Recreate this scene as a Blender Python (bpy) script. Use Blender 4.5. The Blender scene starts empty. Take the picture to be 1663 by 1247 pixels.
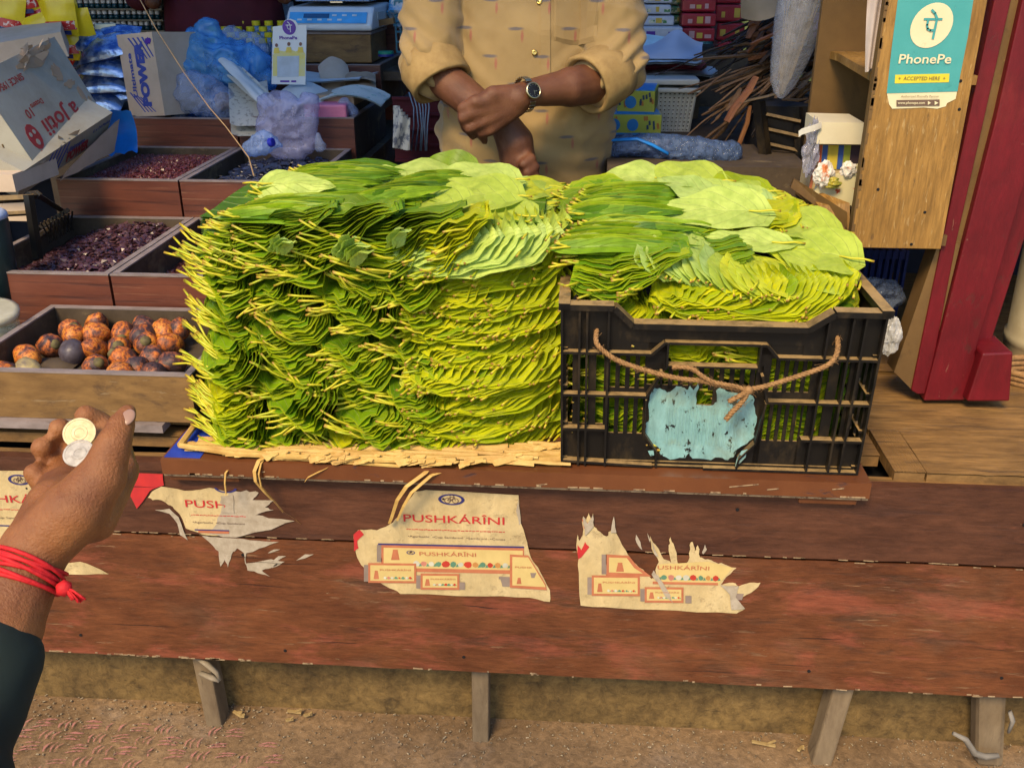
import bpy, bmesh, math, random
from mathutils import Vector, Matrix, noise
V = Vector
RAD = math.radians
rnd = random.Random(7)
SC = bpy.context.scene

# ------------------------------------------------------------------ camera
PW, PH, PF = 1663.0, 1247.0, 1550.0
_p, _y = RAD(24), RAD(4)
CAM = V((0, 0, 1.5))
FW = V((-math.sin(_y) * math.cos(_p), math.cos(_y) * math.cos(_p), -math.sin(_p)))
RT = V((math.cos(_y), math.sin(_y), 0))
UP = RT.cross(FW)
cd = bpy.data.cameras.new('camera')
cam = bpy.data.objects.new('camera', cd)
SC.collection.objects.link(cam)
cam.matrix_world = Matrix(((RT.x, UP.x, -FW.x, 0), (RT.y, UP.y, -FW.y, 0), (RT.z, UP.z, -FW.z, 1.5), (0, 0, 0, 1)))
cd.lens = 36 * PF / PW
cd.sensor_width = 36
cd.clip_start = 0.02
cd.clip_end = 200
SC.camera = cam

# ------------------------------------------------------------------ light
w = bpy.data.worlds.new('World'); SC.world = w; w.use_nodes = True
nt = w.node_tree
sky = nt.nodes.new('ShaderNodeTexSky'); sky.sky_type = 'NISHITA'; sky.sun_disc = False
SUN_EL, SUN_AZ = RAD(48), RAD(200)      # azimuth: behind the camera, a little to its left
sky.sun_elevation = SUN_EL; sky.sun_rotation = SUN_AZ
nt.links.new(sky.outputs[0], nt.nodes['Background'].inputs[0])
nt.nodes['Background'].inputs[1].default_value = 0.15
sl = bpy.data.lights.new('sun', 'SUN'); sl.energy = 2.9; sl.angle = RAD(18); sl.color = (1, .75, .43)
so = bpy.data.objects.new('sun', sl); SC.collection.objects.link(so)
sd = V((math.sin(SUN_AZ) * math.cos(SUN_EL), math.cos(SUN_AZ) * math.cos(SUN_EL), math.sin(SUN_EL)))
so.rotation_euler = sd.to_track_quat('Z', 'Y').to_euler()
so.location = (0, 0, 6)
SC.view_settings.view_transform = 'Standard'
SC.view_settings.look = 'None'
SC.view_settings.exposure = 0.66
SC.view_settings.gamma = 1

# ------------------------------------------------------------------ helpers
def ray(px, py): return FW + RT * ((px - PW / 2) / PF) - UP * ((py - PH / 2) / PF)
def at(px, py, Y):
    d = ray(px, py); return CAM + d * (Y / d.y)
def onz(px, py, z):
    d = ray(px, py); return CAM + d * ((z - CAM.z) / d.z)
def atD(px, py, D): return CAM + ray(px, py) * D
def lerp(a, b, t): return a + (b - a) * t
def clamp(x, a=0., b=1.): return max(a, min(b, x))
def nz(x, y=0., z=0.): return noise.noise(V((x, y, z)))

def wloc(o):
    l = V((0, 0, 0))
    while o: l += o.location; o = o.parent
    return l
def tag(o, label=None, cat=None, group=None, kind=None):
    if label: o['label'] = label
    if cat: o['category'] = cat
    if group: o['group'] = group
    if kind: o['kind'] = kind
    return o
def empty(name, loc, label=None, cat=None, group=None):
    o = bpy.data.objects.new(name, None); o.empty_display_size = .05
    SC.collection.objects.link(o); o.location = loc
    return tag(o, label, cat, group)

class MB:
    def __init__(s): s.v = []; s.f = []; s.uv = []; s.m = []
    def add(s, vs, fs, uvs=None, m=0):
        b = len(s.v); s.v += [tuple(x) for x in vs]
        for i, f in enumerate(fs):
            s.f.append([b + k for k in f]); s.m.append(m)
            s.uv.append([uvs[k] for k in f] if uvs else [(0, 0)] * len(f))
        return s
    def box(s, c, sz, rot=None, m=0):
        c = V(c); h = V(sz) / 2; vs = []
        for x in (-1, 1):
            for y in (-1, 1):
                for z in (-1, 1):
                    p = V((x * h.x, y * h.y, z * h.z))
                    if rot: p = rot @ p
                    vs.append(c + p)
        return s.add(vs, [(0, 1, 3, 2), (4, 6, 7, 5), (0, 4, 5, 1), (2, 3, 7, 6), (0, 2, 6, 4), (1, 5, 7, 3)], m=m)
    def bb(s, x0, x1, y0, y1, z0, z1, m=0):
        return s.box(((x0 + x1) / 2, (y0 + y1) / 2, (z0 + z1) / 2), (x1 - x0, y1 - y0, z1 - z0), m=m)
    def tube(s, pts, r, n=8, cap=True, m=0, flat=1.0):
        pts = [V(p) for p in pts]; rs = r if isinstance(r, (list, tuple)) else [r] * len(pts)
        b = []; uvs = []; ref = None
        for i, p in enumerate(pts):
            t = (pts[min(i + 1, len(pts) - 1)] - pts[max(i - 1, 0)])
            t = t.normalized() if t.length > 1e-9 else V((0, 0, 1))
            if ref is None: ref = V((0, 0, 1)) if abs(t.z) < .9 else V((1, 0, 0))
            a = (ref - t * ref.dot(t)).normalized(); c = t.cross(a); ref = a
            for k in range(n):
                th = 2 * math.pi * k / n
                b.append(p + a * math.cos(th) * rs[i] * flat + c * math.sin(th) * rs[i]); uvs.append((k / n, i / max(1, len(pts) - 1)))
        fs = [(i * n + k, i * n + (k + 1) % n, (i + 1) * n + (k + 1) % n, (i + 1) * n + k) for i in range(len(pts) - 1) for k in range(n)]
        if cap: fs += [tuple(range(n))[::-1], tuple((len(pts) - 1) * n + k for k in range(n))]
        return s.add(b, fs, uvs, m)
    def lathe(s, prof, c, n=20, ax=None, m=0):
        c = V(c); q = V(ax).normalized().to_track_quat('Z', 'Y').to_matrix() if ax else Matrix.Identity(3)
        vs = []
        for r, z in prof:
            for k in range(n):
                th = 2 * math.pi * k / n
                vs.append(c + q @ V((r * math.cos(th), r * math.sin(th), z)))
        fs = [(i * n + k, i * n + (k + 1) % n, (i + 1) * n + (k + 1) % n, (i + 1) * n + k) for i in range(len(prof) - 1) for k in range(n)]
        fs += [tuple(range(n))[::-1], tuple((len(prof) - 1) * n + k for k in range(n))]
        return s.add(vs, fs, m=m)
    def grid(s, fn, nu, nv, m=0):
        vs = []; uv = []
        for i in range(nu + 1):
            for j in range(nv + 1):
                u, v = i / nu, j / nv; vs.append(fn(u, v)); uv.append((u, v))
        fs = [(i * (nv + 1) + j, (i + 1) * (nv + 1) + j, (i + 1) * (nv + 1) + j + 1, i * (nv + 1) + j + 1) for i in range(nu) for j in range(nv)]
        return s.add(vs, fs, uv, m)
    def poly(s, pts, th, m=0):
        """pts: closed outline of 3D points; th: thickness vector towards the back"""
        n = len(pts); th = V(th); pts = [V(p) for p in pts]
        s.add(pts + [p + th for p in pts], [tuple(range(n)), tuple(range(2 * n - 1, n - 1, -1))] + [(i, i + n, (i + 1) % n + n, (i + 1) % n) for i in range(n)], m=m)
        return s
    def build(s, name, mat, parent=None, smooth=False, label=None, cat=None, group=None, kind=None, bevel=0):
        me = bpy.data.meshes.new(name)
        me.from_pydata(s.v, [], s.f)
        ul = me.uv_layers.new(name='UVMap')
        flat = [c for f in s.uv for p in f for c in p]
        ul.data.foreach_set('uv', flat)
        for mt in (mat if isinstance(mat, (list, tuple)) else [mat]): me.materials.append(mt)
        me.polygons.foreach_set('material_index', s.m)
        if smooth: me.polygons.foreach_set('use_smooth', [True] * len(me.polygons))
        me.update()
        return link(name, me, parent, label, cat, group, kind, bevel)

def link(name, me, parent=None, label=None, cat=None, group=None, kind=None, bevel=0):
    # vertices arrive in world coordinates (or root-local ones while the root sits at the origin)
    o = bpy.data.objects.new(name, me); SC.collection.objects.link(o)
    if parent:
        o.parent = parent; l = wloc(parent)
        if l.length > 0: me.transform(Matrix.Translation(-l))
    else:
        xs = [v.co for v in me.vertices]
        if xs:
            c = V((sum(p.x for p in xs) / len(xs), sum(p.y for p in xs) / len(xs), min(p.z for p in xs)))
            me.transform(Matrix.Translation(-c)); o.location = c
    if bevel:
        b = o.modifiers.new('bevel', 'BEVEL'); b.width = bevel; b.segments = 2; b.limit_method = 'ANGLE'
    return tag(o, label, cat, group, kind)

def copy_tree(o, parent=None):
    c = o.copy(); SC.collection.objects.link(c); c.parent = parent
    for ch in list(o.children): copy_tree(ch, c)
    return c

def wall_rot(az=0, tilt=0, roll=0):
    return Matrix.Rotation(az, 3, 'Z') @ Matrix.Rotation(tilt, 3, 'X') @ Matrix.Rotation(roll, 3, 'Y')

def text_mesh(txt, org, xd, yd, h, mat, parent, name='lettering', label=None, width=None, bold=0.0, align='CENTER', th=.0004, vanish=None):
    """flat lettering: org = centre of the line, xd/yd unit vectors in the plane of the sign, h = cap height"""
    cu = bpy.data.curves.new('t', 'FONT'); cu.body = txt; cu.size = 1; cu.align_x = align; cu.align_y = 'CENTER'
    cu.offset = bold; cu.resolution_u = 3
    ob = bpy.data.objects.new('t', cu); SC.collection.objects.link(ob)
    dg = bpy.context.evaluated_depsgraph_get()
    me = bpy.data.meshes.new_from_object(ob.evaluated_get(dg))
    bpy.data.objects.remove(ob)
    xs = [v.co.x for v in me.vertices] or [0]
    ww = max(xs) - min(xs); sy = h / .7; sx = sy if not width else width / max(ww, 1e-6)
    xd = V(xd); yd = V(yd); n = xd.cross(yd).normalized()
    for v in me.vertices: v.co = V(org) + xd * v.co.x * sx + yd * v.co.y * sy + n * th
    me.materials.clear(); me.materials.append(mat)
    return link(name, me, parent, label)

# ------------------------------------------------------------------ materials
def nodes(name):
    m = bpy.data.materials.new(name); m.use_nodes = True
    return m, m.node_tree.nodes, m.node_tree.links, m.node_tree.nodes['Principled BSDF']
def c4(c): return (c[0], c[1], c[2], 1)
def ramp(N, stops, interp='LINEAR'):
    r = N.new('ShaderNodeValToRGB'); e = r.color_ramp.elements; r.color_ramp.interpolation = interp
    while len(e) < len(stops): e.new(.5)
    for i, (p, c) in enumerate(stops): e[i].position = p; e[i].color = c4(c) if len(c) == 3 else c
    return r
def mapping(N, L, scale=(1, 1, 1), rot=(0, 0, 0), coord='Object', loc=(0, 0, 0)):
    tc = N.new('ShaderNodeTexCoord'); mp = N.new('ShaderNodeMapping')
    mp.inputs['Scale'].default_value = scale; mp.inputs['Rotation'].default_value = rot; mp.inputs['Location'].default_value = loc
    L.new(tc.outputs[coord], mp.inputs[0]); return mp
def noisen(N, L, src, scale, detail=6, rough=.6, dist=0.):
    n = N.new('ShaderNodeTexNoise'); n.inputs['Scale'].default_value = scale; n.inputs['Detail'].default_value = detail
    n.inputs['Roughness'].default_value = rough; n.inputs['Distortion'].default_value = dist
    L.new(src.outputs[0], n.inputs['Vector']); return n
def mixc(N, L, fac, a, b, mode='MIX'):
    m = N.new('ShaderNodeMix'); m.data_type = 'RGBA'; m.blend_type = mode
    for sock, val in ((m.inputs[0], fac), (m.inputs[6], a), (m.inputs[7], b)):
        if hasattr(val, 'is_linked') or hasattr(val, 'links'): L.new(val, sock)
        elif isinstance(val, (int, float)): sock.default_value = val
        else: sock.default_value = c4(val)
    return m.outputs[2]
def mathn(N, L, op, a, b=None, c=None):
    m = N.new('ShaderNodeMath'); m.operation = op
    for i, v in enumerate((a, b, c)):
        if v is None: continue
        if isinstance(v, (int, float)): m.inputs[i].default_value = v
        else: L.new(v, m.inputs[i])
    return m.outputs[0]

def simple(name, col, rough=.6, col2=None, scale=20, spec=.4, metal=0, bump=.0, stretch=(1, 1, 1), dust=None, dustamt=.3, lo=.35, hi=.65, coat=0, trans=0, rand=0):
    m, N, L, P = nodes(name)
    mp = mapping(N, L, stretch); n = noisen(N, L, mp, scale)
    col2 = col2 or tuple(c * .75 for c in col)
    r = ramp(N, [(lo, col2), (hi, col)]); L.new(n.outputs[0], r.inputs[0]); out = r.outputs[0]
    if dust:
        n2 = noisen(N, L, mapping(N, L, (1, 1, 1), loc=(3, 1, 2)), scale * .35 + 3, 8, .7)
        r2 = ramp(N, [(.5 - dustamt * .3, (0, 0, 0)), (.75 - dustamt * .3, (1, 1, 1))]); L.new(n2.outputs[0], r2.inputs[0])
        f = mathn(N, L, 'MULTIPLY', r2.outputs[0], dustamt * 1.4); out = mixc(N, L, f, out, dust)
    if rand:
        oi = N.new('ShaderNodeObjectInfo'); h = N.new('ShaderNodeHueSaturation')
        v = mathn(N, L, 'MULTIPLY_ADD', oi.outputs['Random'], rand, 1 - rand / 2); L.new(v, h.inputs['Value'])
        L.new(out, h.inputs['Color']); out = h.outputs[0]
    L.new(out, P.inputs['Base Color'])
    P.inputs['Roughness'].default_value = rough; P.inputs['Specular IOR Level'].default_value = spec; P.inputs['Metallic'].default_value = metal
    P.inputs['Coat Weight'].default_value = coat; P.inputs['Transmission Weight'].default_value = trans
    if bump:
        b = N.new('ShaderNodeBump'); b.inputs['Strength'].default_value = 1; b.inputs['Distance'].default_value = bump
        L.new(n.outputs[0], b.inputs['Height']); L.new(b.outputs[0], P.inputs['Normal'])
    return m

def layered(name, base, layers, rough=.6, bump=.001, spec=.35, grain=None):
    """base (c1,c2,scale,stretch); layers: (colour, scale, stretch, threshold, softness, opacity)"""
    m, N, L, P = nodes(name)
    c1, c2, sc, st = base
    n = noisen(N, L, mapping(N, L, st), sc, 8, .65)
    r = ramp(N, [(.3, c1), (.7, c2)]); L.new(n.outputs[0], r.inputs[0]); out = r.outputs[0]
    h = n.outputs[0]
    for i, (col, s, st2, th, soft, op) in enumerate(layers):
        k = noisen(N, L, mapping(N, L, st2, loc=(i * 3.1 + 1, i * 1.7, i * 2.3)), s, 9, .68, .3)
        q = ramp(N, [(th, (0, 0, 0)), (min(1, th + soft), (1, 1, 1))]); L.new(k.outputs[0], q.inputs[0])
        f = mathn(N, L, 'MULTIPLY', q.outputs[0], op); out = mixc(N, L, f, out, col)
        h = mathn(N, L, 'MULTIPLY_ADD', f, -.5, h)
    if grain:
        gn = noisen(N, L, mapping(N, L, grain[1], loc=(7, 5, 3)), grain[0], 10, .75, .4); gr = ramp(N, [(.32, (grain[2],) * 3), (.68, (1.18,) * 3)]); L.new(gn.outputs[0], gr.inputs[0])
        out = mixc(N, L, 1, out, gr.outputs[0], 'MULTIPLY'); h = mathn(N, L, 'MULTIPLY_ADD', gn.outputs[0], .8, h)
    L.new(out, P.inputs['Base Color']); P.inputs['Roughness'].default_value = rough; P.inputs['Specular IOR Level'].default_value = spec
    b = N.new('ShaderNodeBump'); b.inputs['Distance'].default_value = bump; L.new(h, b.inputs['Height']); L.new(b.outputs[0], P.inputs['Normal'])
    return m

def leaf_mat(name, cols, rough=.46, vein=.5, trans=.24, coat=0., margin=0):
    m, N, L, P = nodes(name)
    g = N.new('ShaderNodeNewGeometry')
    r = ramp(N, [(i / (len(cols) - 1), c) for i, c in enumerate(cols)]); L.new(g.outputs['Random Per Island'], r.inputs[0])
    # blotches
    n = noisen(N, L, mapping(N, L, (1, 1, 1)), 38, 5, .6)
    q = ramp(N, [(.35, (.72, .78, .6)), (.65, (1.1, 1.08, 1.05))]); L.new(n.outputs[0], q.inputs[0])
    out = mixc(N, L, 1, r.outputs[0], q.outputs[0], 'MULTIPLY')
    # veins from uv (u along the leaf, v across)
    uv = N.new('ShaderNodeUVMap'); sp = N.new('ShaderNodeSeparateXYZ'); L.new(uv.outputs[0], sp.inputs[0])
    av = mathn(N, L, 'ABSOLUTE', mathn(N, L, 'SUBTRACT', sp.outputs[1], .5))
    k = mathn(N, L, 'SUBTRACT', mathn(N, L, 'MULTIPLY', sp.outputs[0], 5.5), mathn(N, L, 'MULTIPLY', av, 5.))
    fr = mathn(N, L, 'ABSOLUTE', mathn(N, L, 'SUBTRACT', mathn(N, L, 'FRACT', k), .5))
    lv = mathn(N, L, 'MULTIPLY', mathn(N, L, 'SUBTRACT', .06, fr), 16); lv = mathn(N, L, 'MAXIMUM', lv, 0)
    mid = mathn(N, L, 'MAXIMUM', mathn(N, L, 'MULTIPLY', mathn(N, L, 'SUBTRACT', .02, av), 50), 0)
    vv = mathn(N, L, 'MINIMUM', mathn(N, L, 'ADD', lv, mid), 1); vv2 = mathn(N, L, 'MULTIPLY', vv, vein)
    out = mixc(N, L, vv2, out, (.52, .62, .16))
    if margin:
        mg = mathn(N, L, 'MAXIMUM', mathn(N, L, 'MULTIPLY', mathn(N, L, 'SUBTRACT', .09, sp.outputs[1]), 9), 0); mg = mathn(N, L, 'MULTIPLY', mathn(N, L, 'MINIMUM', mg, 1), margin)
        out = mixc(N, L, mg, out, (.62, .62, .02))
    L.new(out, P.inputs['Base Color']); P.inputs['Roughness'].default_value = rough; P.inputs['Specular IOR Level'].default_value = .4
    P.inputs['Coat Weight'].default_value = coat; P.inputs['Coat Roughness'].default_value = .35
    b = N.new('ShaderNodeBump'); b.inputs['Distance'].default_value = .0008; L.new(vv, b.inputs['Height']); L.new(b.outputs[0], P.inputs['Normal'])
    tr = N.new('ShaderNodeBsdfTranslucent'); L.new(mixc(N, L, 1, out, (1.2, 1.25, .5), 'MULTIPLY'), tr.inputs[0])
    ms = N.new('ShaderNodeMixShader'); ms.inputs[0].default_value = trans
    L.new(P.outputs[0], ms.inputs[1]); L.new(tr.outputs[0], ms.inputs[2]); L.new(ms.outputs[0], N['Material Output'].inputs[0])
    return m

def film(name, col, alpha=.5, rough=.15, tint=None, bscale=30, bump=.003):
    """thin plastic film: part see-through, glossy"""
    m, N, L, P = nodes(name)
    P.inputs['Base Color'].default_value = c4(col); P.inputs['Roughness'].default_value = rough; P.inputs['Specular IOR Level'].default_value = .8
    n = noisen(N, L, mapping(N, L), bscale, 5, .6); b = N.new('ShaderNodeBump'); b.inputs['Distance'].default_value = bump
    L.new(n.outputs[0], b.inputs['Height']); L.new(b.outputs[0], P.inputs['Normal'])
    tr = N.new('ShaderNodeBsdfTransparent'); tr.inputs[0].default_value = c4(tint or tuple(.5 + .5 * c for c in col))
    ms = N.new('ShaderNodeMixShader'); q = ramp(N, [(.3, (alpha * .7,) * 3), (.7, (min(1, alpha * 1.3),) * 3)])
    L.new(n.outputs[0], q.inputs[0]); L.new(q.outputs[0], ms.inputs[0])
    L.new(tr.outputs[0], ms.inputs[1]); L.new(P.outputs[0], ms.inputs[2]); L.new(ms.outputs[0], N['Material Output'].inputs[0])
    return m

M = {}
M['leaf'] = leaf_mat('leaf_green', [(.13, .29, .005), (.23, .38, .005), (.08, .20, .006), (.38, .46, .006), (.18, .34, .005)], margin=.55)
M['lime'] = leaf_mat('leaf_lime', [(.38, .46, .005), (.54, .56, .006), (.24, .36, .005), (.60, .58, .008)], margin=.4)
M['pale'] = leaf_mat('leaf_pale', [(.50, .60, .05), (.60, .62, .03), (.40, .54, .09), (.62, .62, .02)], vein=.35, rough=.5)
M['silver'] = leaf_mat('leaf_underside', [(.46, .62, .16), (.54, .66, .14), (.40, .56, .18)], vein=.3, rough=.5)
M['blade'] = leaf_mat('leaf_blade', [(.10, .23, .008), (.17, .33, .008), (.30, .46, .01), (.08, .19, .012), (.22, .38, .008), (.13, .28, .01)], trans=.2, margin=.5, vein=.25)
M['dark'] = leaf_mat('leaf_dark', [(.06, .15, .01), (.1, .22, .01), (.16, .27, .012)], trans=.2, rough=.4)  # darker green for the pile core, standing in for shade between bundles
def stem_mat():
    m, N, L, P = nodes('leaf_stalk')
    uv = N.new('ShaderNodeUVMap'); sp = N.new('ShaderNodeSeparateXYZ'); L.new(uv.outputs[0], sp.inputs[0])
    g = N.new('ShaderNodeNewGeometry')
    a = ramp(N, [(0, (.42, .50, .015)), (.5, (.60, .52, .02)), (1, (.34, .44, .02))]); L.new(g.outputs['Random Per Island'], a.inputs[0])
    t = ramp(N, [(.86, (0, 0, 0)), (1, (.85, .85, .85))]); L.new(sp.outputs[1], t.inputs[0])
    L.new(mixc(N, L, t.outputs[0], a.outputs[0], (.25, .1, .02)), P.inputs['Base Color']); P.inputs['Roughness'].default_value = .45
    return m
M['stem'] = stem_mat()
# ------------------------------------------------------------------ structure
M['ground'] = layered('dusty_ground', ((.17, .105, .052), (.36, .235, .125), 4, (1, 1, 1)), [((.27, .23, .2), 5, (1, 1, 1), .52, .2, .45), ((.06, .045, .03), 30, (1, 1, 1), .62, .08, .5), ((.5, .42, .3), 150, (1, 1, 1), .68, .02, .7)], rough=.75, bump=.005, grain=(60, (1, 1, 1), .45))
M['kerb'] = layered('dirty_stone', ((.11, .068, .024), (.25, .16, .055), 7, (1, 1, 1)), [((.05, .035, .02), 16, (1, 1, 2), .58, .12, .7), ((.45, .38, .28), 170, (1, 1, 1), .68, .02, .7)], rough=.8, bump=.004, grain=(50, (1, 1, 1), .4))
M['plank'] = layered('worn_red_brown_paint', ((.085, .026, .010), (.20, .070, .026), 6, (1, 1, 1.6)),
    [((.28, .075, .042), 6, (.8, 1, 2.2), .52, .10, .62), ((.20, .12, .07), 3, (1, 1, 1.5), .52, .2, .4), ((.055, .03, .018), 9, (.6, 1, 3), .56, .12, .6), ((.33, .2, .1), 26, (.4, 1, 3.5), .62, .05, .5), ((.5, .36, .2), 55, (.5, 1, 3), .68, .02, .9)], rough=.5, bump=.0016, grain=(42, (.45, 1, 2.6), .55))
M['plank_upper'] = layered('dark_brown_paint', ((.055, .022, .014), (.13, .052, .028), 6, (1, 1, 3)),
    [((.17, .06, .035), 7, (1, 1, 2), .6, .1, .5), ((.05, .025, .02), 9, (.5, 1, 5), .58, .1, .5), ((.4, .28, .16), 60, (.6, 1, 2), .70, .02, .8)], rough=.42, bump=.001, grain=(42, (.45, 1, 2.6), .6))
M['chip'] = layered('bare_wood_edge', ((.26, .18, .10), (.42, .31, .18), 40, (1, 1, 1)), [((.1, .05, .03), 60, (1, 1, 1), .5, .1, .8)], rough=.8)
M['deck'] = layered('weathered_wood', ((.16, .085, .028), (.34, .19, .062), 10, (1, 4, 1)), [((.08, .05, .03), 14, (.5, 5, 1), .55, .12, .7), ((.36, .28, .17), 6, (1, 2, 1), .6, .1, .5)], rough=.7, bump=.002, grain=(30, (.3, 3, 1), .5))
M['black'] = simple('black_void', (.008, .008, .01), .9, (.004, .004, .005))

g = MB(); g.grid(lambda u, v: V((-12 + 24 * u, -6 + 22 * v, .0025 * nz(u * 300, v * 280))), 140, 140)
g.build('ground', M['ground'], smooth=True, kind='structure')

# raised stone step behind the bench legs
s = MB(); s.grid(lambda u, v: V((-2.2 + 4.6 * u, 1.585 + .004 * nz(u * 40, v * 5) + .012 * v, v * .32 - .02)), 120, 12)
s.bb(-2.2, 2.4, 1.61, 2.1, -.02, .3)
s.build('stone_step', M['kerb'], smooth=False, label='dirty brown stone step behind the short bench legs under the counter', cat='step')

# pink chalk marks on the ground at the lower left
def pinkmat():
    m, N, L, P = nodes('worn_pink_paint'); n = noisen(N, L, mapping(N, L), 90, 6, .7)
    P.inputs['Base Color'].default_value = (.46, .19, .17, 1); P.inputs['Roughness'].default_value = .85
    t = N.new('ShaderNodeBsdfTransparent'); x = N.new('ShaderNodeMixShader'); r = ramp(N, [(.40, (.05,) * 3), (.56, (.80,) * 3)]); L.new(n.outputs[0], r.inputs[0]); L.new(r.outputs[0], x.inputs[0])
    L.new(t.outputs[0], x.inputs[1]); L.new(P.outputs[0], x.inputs[2]); L.new(x.outputs[0], N['Material Output'].inputs[0]); return m
M['pink'] = pinkmat()
pm = MB(); rr = random.Random(3)
for row in range(8):
    for cell in range(17):
        cx = -1.16 + cell * .052 + (.026 if row % 2 else 0); cy = 1.50 - row * .033
        if cx > -.62 + row * .05 + rr.uniform(-.08, .03) or rr.random() < .08: continue
        vert = (cell + row) % 2 == 0
        for j in (-1, 0, 1):
            if rr.random() < .12: continue
            a = RAD(80 if vert else 6) + rr.uniform(-.16, .16); ln = .027 if vert else .040; x = cx + (j * .013 if vert else 0) + rr.uniform(-.002, .002); y = cy + (0 if vert else j * .0095) + rr.uniform(-.0015, .0015)
            wd = rr.uniform(.0016, .0030); nx, ny = -math.sin(a), math.cos(a); pts = []
            for i in range(7):
                t = i / 6 - .5; off = .0028 * math.cos(t * 4.5) * (1 if vert else .6) + .0008 * nz(x * 90, t * 4); pts.append((x + math.cos(a) * t * ln + nx * off, y + math.sin(a) * t * ln + ny * off))
            for i in range(6):
                w0, w1 = wd * (1.1 - abs(i / 6 - .5) * 1.5), wd * (1.1 - abs((i + 1) / 6 - .5) * 1.5); z = .0055; (x0, y0), (x1, y1) = pts[i], pts[i + 1]
                pm.add([(x0 - nx * w0, y0 - ny * w0, z), (x1 - nx * w1, y1 - ny * w1, z), (x1 + nx * w1, y1 + ny * w1, z), (x0 + nx * w0, y0 + ny * w0, z)], [(0, 1, 2, 3)])
pm.build('floor_marking', M['pink'], kind='structure')

# little litter on the ground
M['litter'] = simple('straw_litter', (.45, .33, .14), .7, (.3, .2, .08), 60)
for i, (px, py, l, a) in enumerate(((478, 1155, .03, .1), (500, 1160, .018, .6), (385, 1158, .02, -.4), (470, 1168, .016, .5), (393, 1162, .01, .2), (1300, 1215, .02, .9), (1240, 1207, .05, .02))):
    p = onz(px, py, .012); mb = MB()
    mb.box(p, (l, .006, .004), Matrix.Rotation(a, 3, 'Z') @ Matrix.Rotation(.2, 3, 'Y')); mb.box(p + V((l * .3, .002, .002)), (l * .5, .004, .003), Matrix.Rotation(a + .5, 3, 'Z'))
    mb.build('litter', M['litter'], label=('pale scrap of dry straw on the ground, between the leftmost and middle bench legs', 'small straw crumb on the ground beside the bigger scraps', 'straw scrap at the foot of the leftmost bench leg', 'tiny pale scrap just in front of the bigger straw scrap', 'crumb of straw nearest the leftmost bench leg', 'pale scrap at the foot of the slanted right bench leg', 'long thin dry stalk lying along the foot of the stone step')[i], cat='litter')

# grit and crumbs trodden into the ground and the foot of the step
gm = MB(); rr = random.Random(41)
for i in range(2600):
    x = rr.uniform(-1.2, 1.1); y = 1.585 - abs(rr.gauss(0, .07)) if i % 2 else rr.uniform(1.2, 1.58); s_ = .0008 + .0022 * rr.random() ** 3; z = .003
    R = Matrix.Rotation(rr.uniform(0, 6), 3, 'Z') @ Matrix.Rotation(rr.uniform(-.5, .5), 3, 'X'); gm.box((x, y, z + s_ * .4), (s_ * rr.uniform(1, 2.6), s_, s_ * .8), R)
gm.build('grit', simple('mixed_grit', (.42, .34, .22), .8, (.07, .05, .035), 320, lo=.42, hi=.58), kind='stuff', label='grit and crumbs scattered over the ground below the bench', cat='grit')
# the bench: front boards, legs
YF = 1.495
b = empty('bench', (0, YF, 0), 'long brown painted wooden market bench with two wide front boards on short legs', 'bench')
def board(name, x0, x1, z0, z1, y, th, mat, nx=90, nzv=10, wob=.0012, seed=0, chips=None):
    mb = MB()
    def fr(u, v):
        x = lerp(x0, x1, u)
        e = (.0035 * nz(x * 7, seed) + .0015 * nz(x * 40, seed + 3)) * (1 if v in (0, 1) else 0)
        return V((x, y + wob * nz(x * 6, v * 3, seed), lerp(z0, z1, v) + (e if v > .5 else e * .8)))
    mb.grid(fr, nx, nzv)
    mb.bb(x0, x1, y + .004, y + th, z0 + .003, z1 - .004)
    if chips: merge(mb, chips, 1)
    return mb.build(name, mat, b)
def chipset(which, seed):
    r = random.Random(seed); m = MB()
    for i in range(75):
        x = r.uniform(-1.3, 1.2) if i % 3 else r.uniform(-1.1, -.6); l = r.uniform(.003, .022)
        if which == 'low':
            z, dz = .203 + .0015 * nz(x * 7, 2) + r.uniform(0, .004), r.uniform(.001, .003)
            if i % 4 == 0: z, dz = .4968 - r.uniform(0, .001), r.uniform(.0006, .0014)
        else: z, dz = .5015 + r.uniform(0, .001), r.uniform(.0006, .0014)
        m.box((x, YF - .0008, z), (l, .0014, dz), wall_rot(0, 0, r.uniform(-.06, .06)))
    return m
def merge(mb, other, mi):
    o = len(mb.v); mb.v += other.v
    for f, u in zip(other.f, other.uv): mb.f.append([o + k for k in f]); mb.uv.append(u); mb.m.append(mi)
    return mb
board('lower_board', -1.5, 1.35, .203, .497, YF, .028, [M['plank'], M['chip']], seed=2, chips=chipset('low', 4))
board('upper_board', -1.5, 1.35, .501, .655, YF + .001, .028, [M['plank_upper'], M['chip']], seed=5, chips=chipset('up', 5))
for i, (x, z) in enumerate(((-1.02, .59), (-.98, .25), (-.56, .235), (-.23, .60), (-.20, .24), (.12, .47), (.47, .245), (.50, .62), (.80, .59), (.83, .25), (-.62, .46), (.30, .60))):
    mb = MB(); mb.lathe([(.003, -.001), (.0034, .0006), (.0015, .001)], (x, YF - .001, z), 8, (0, -1, 0)); mb.build('nail', M['black'], b)
mb = MB(); rr = random.Random(14)
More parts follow.
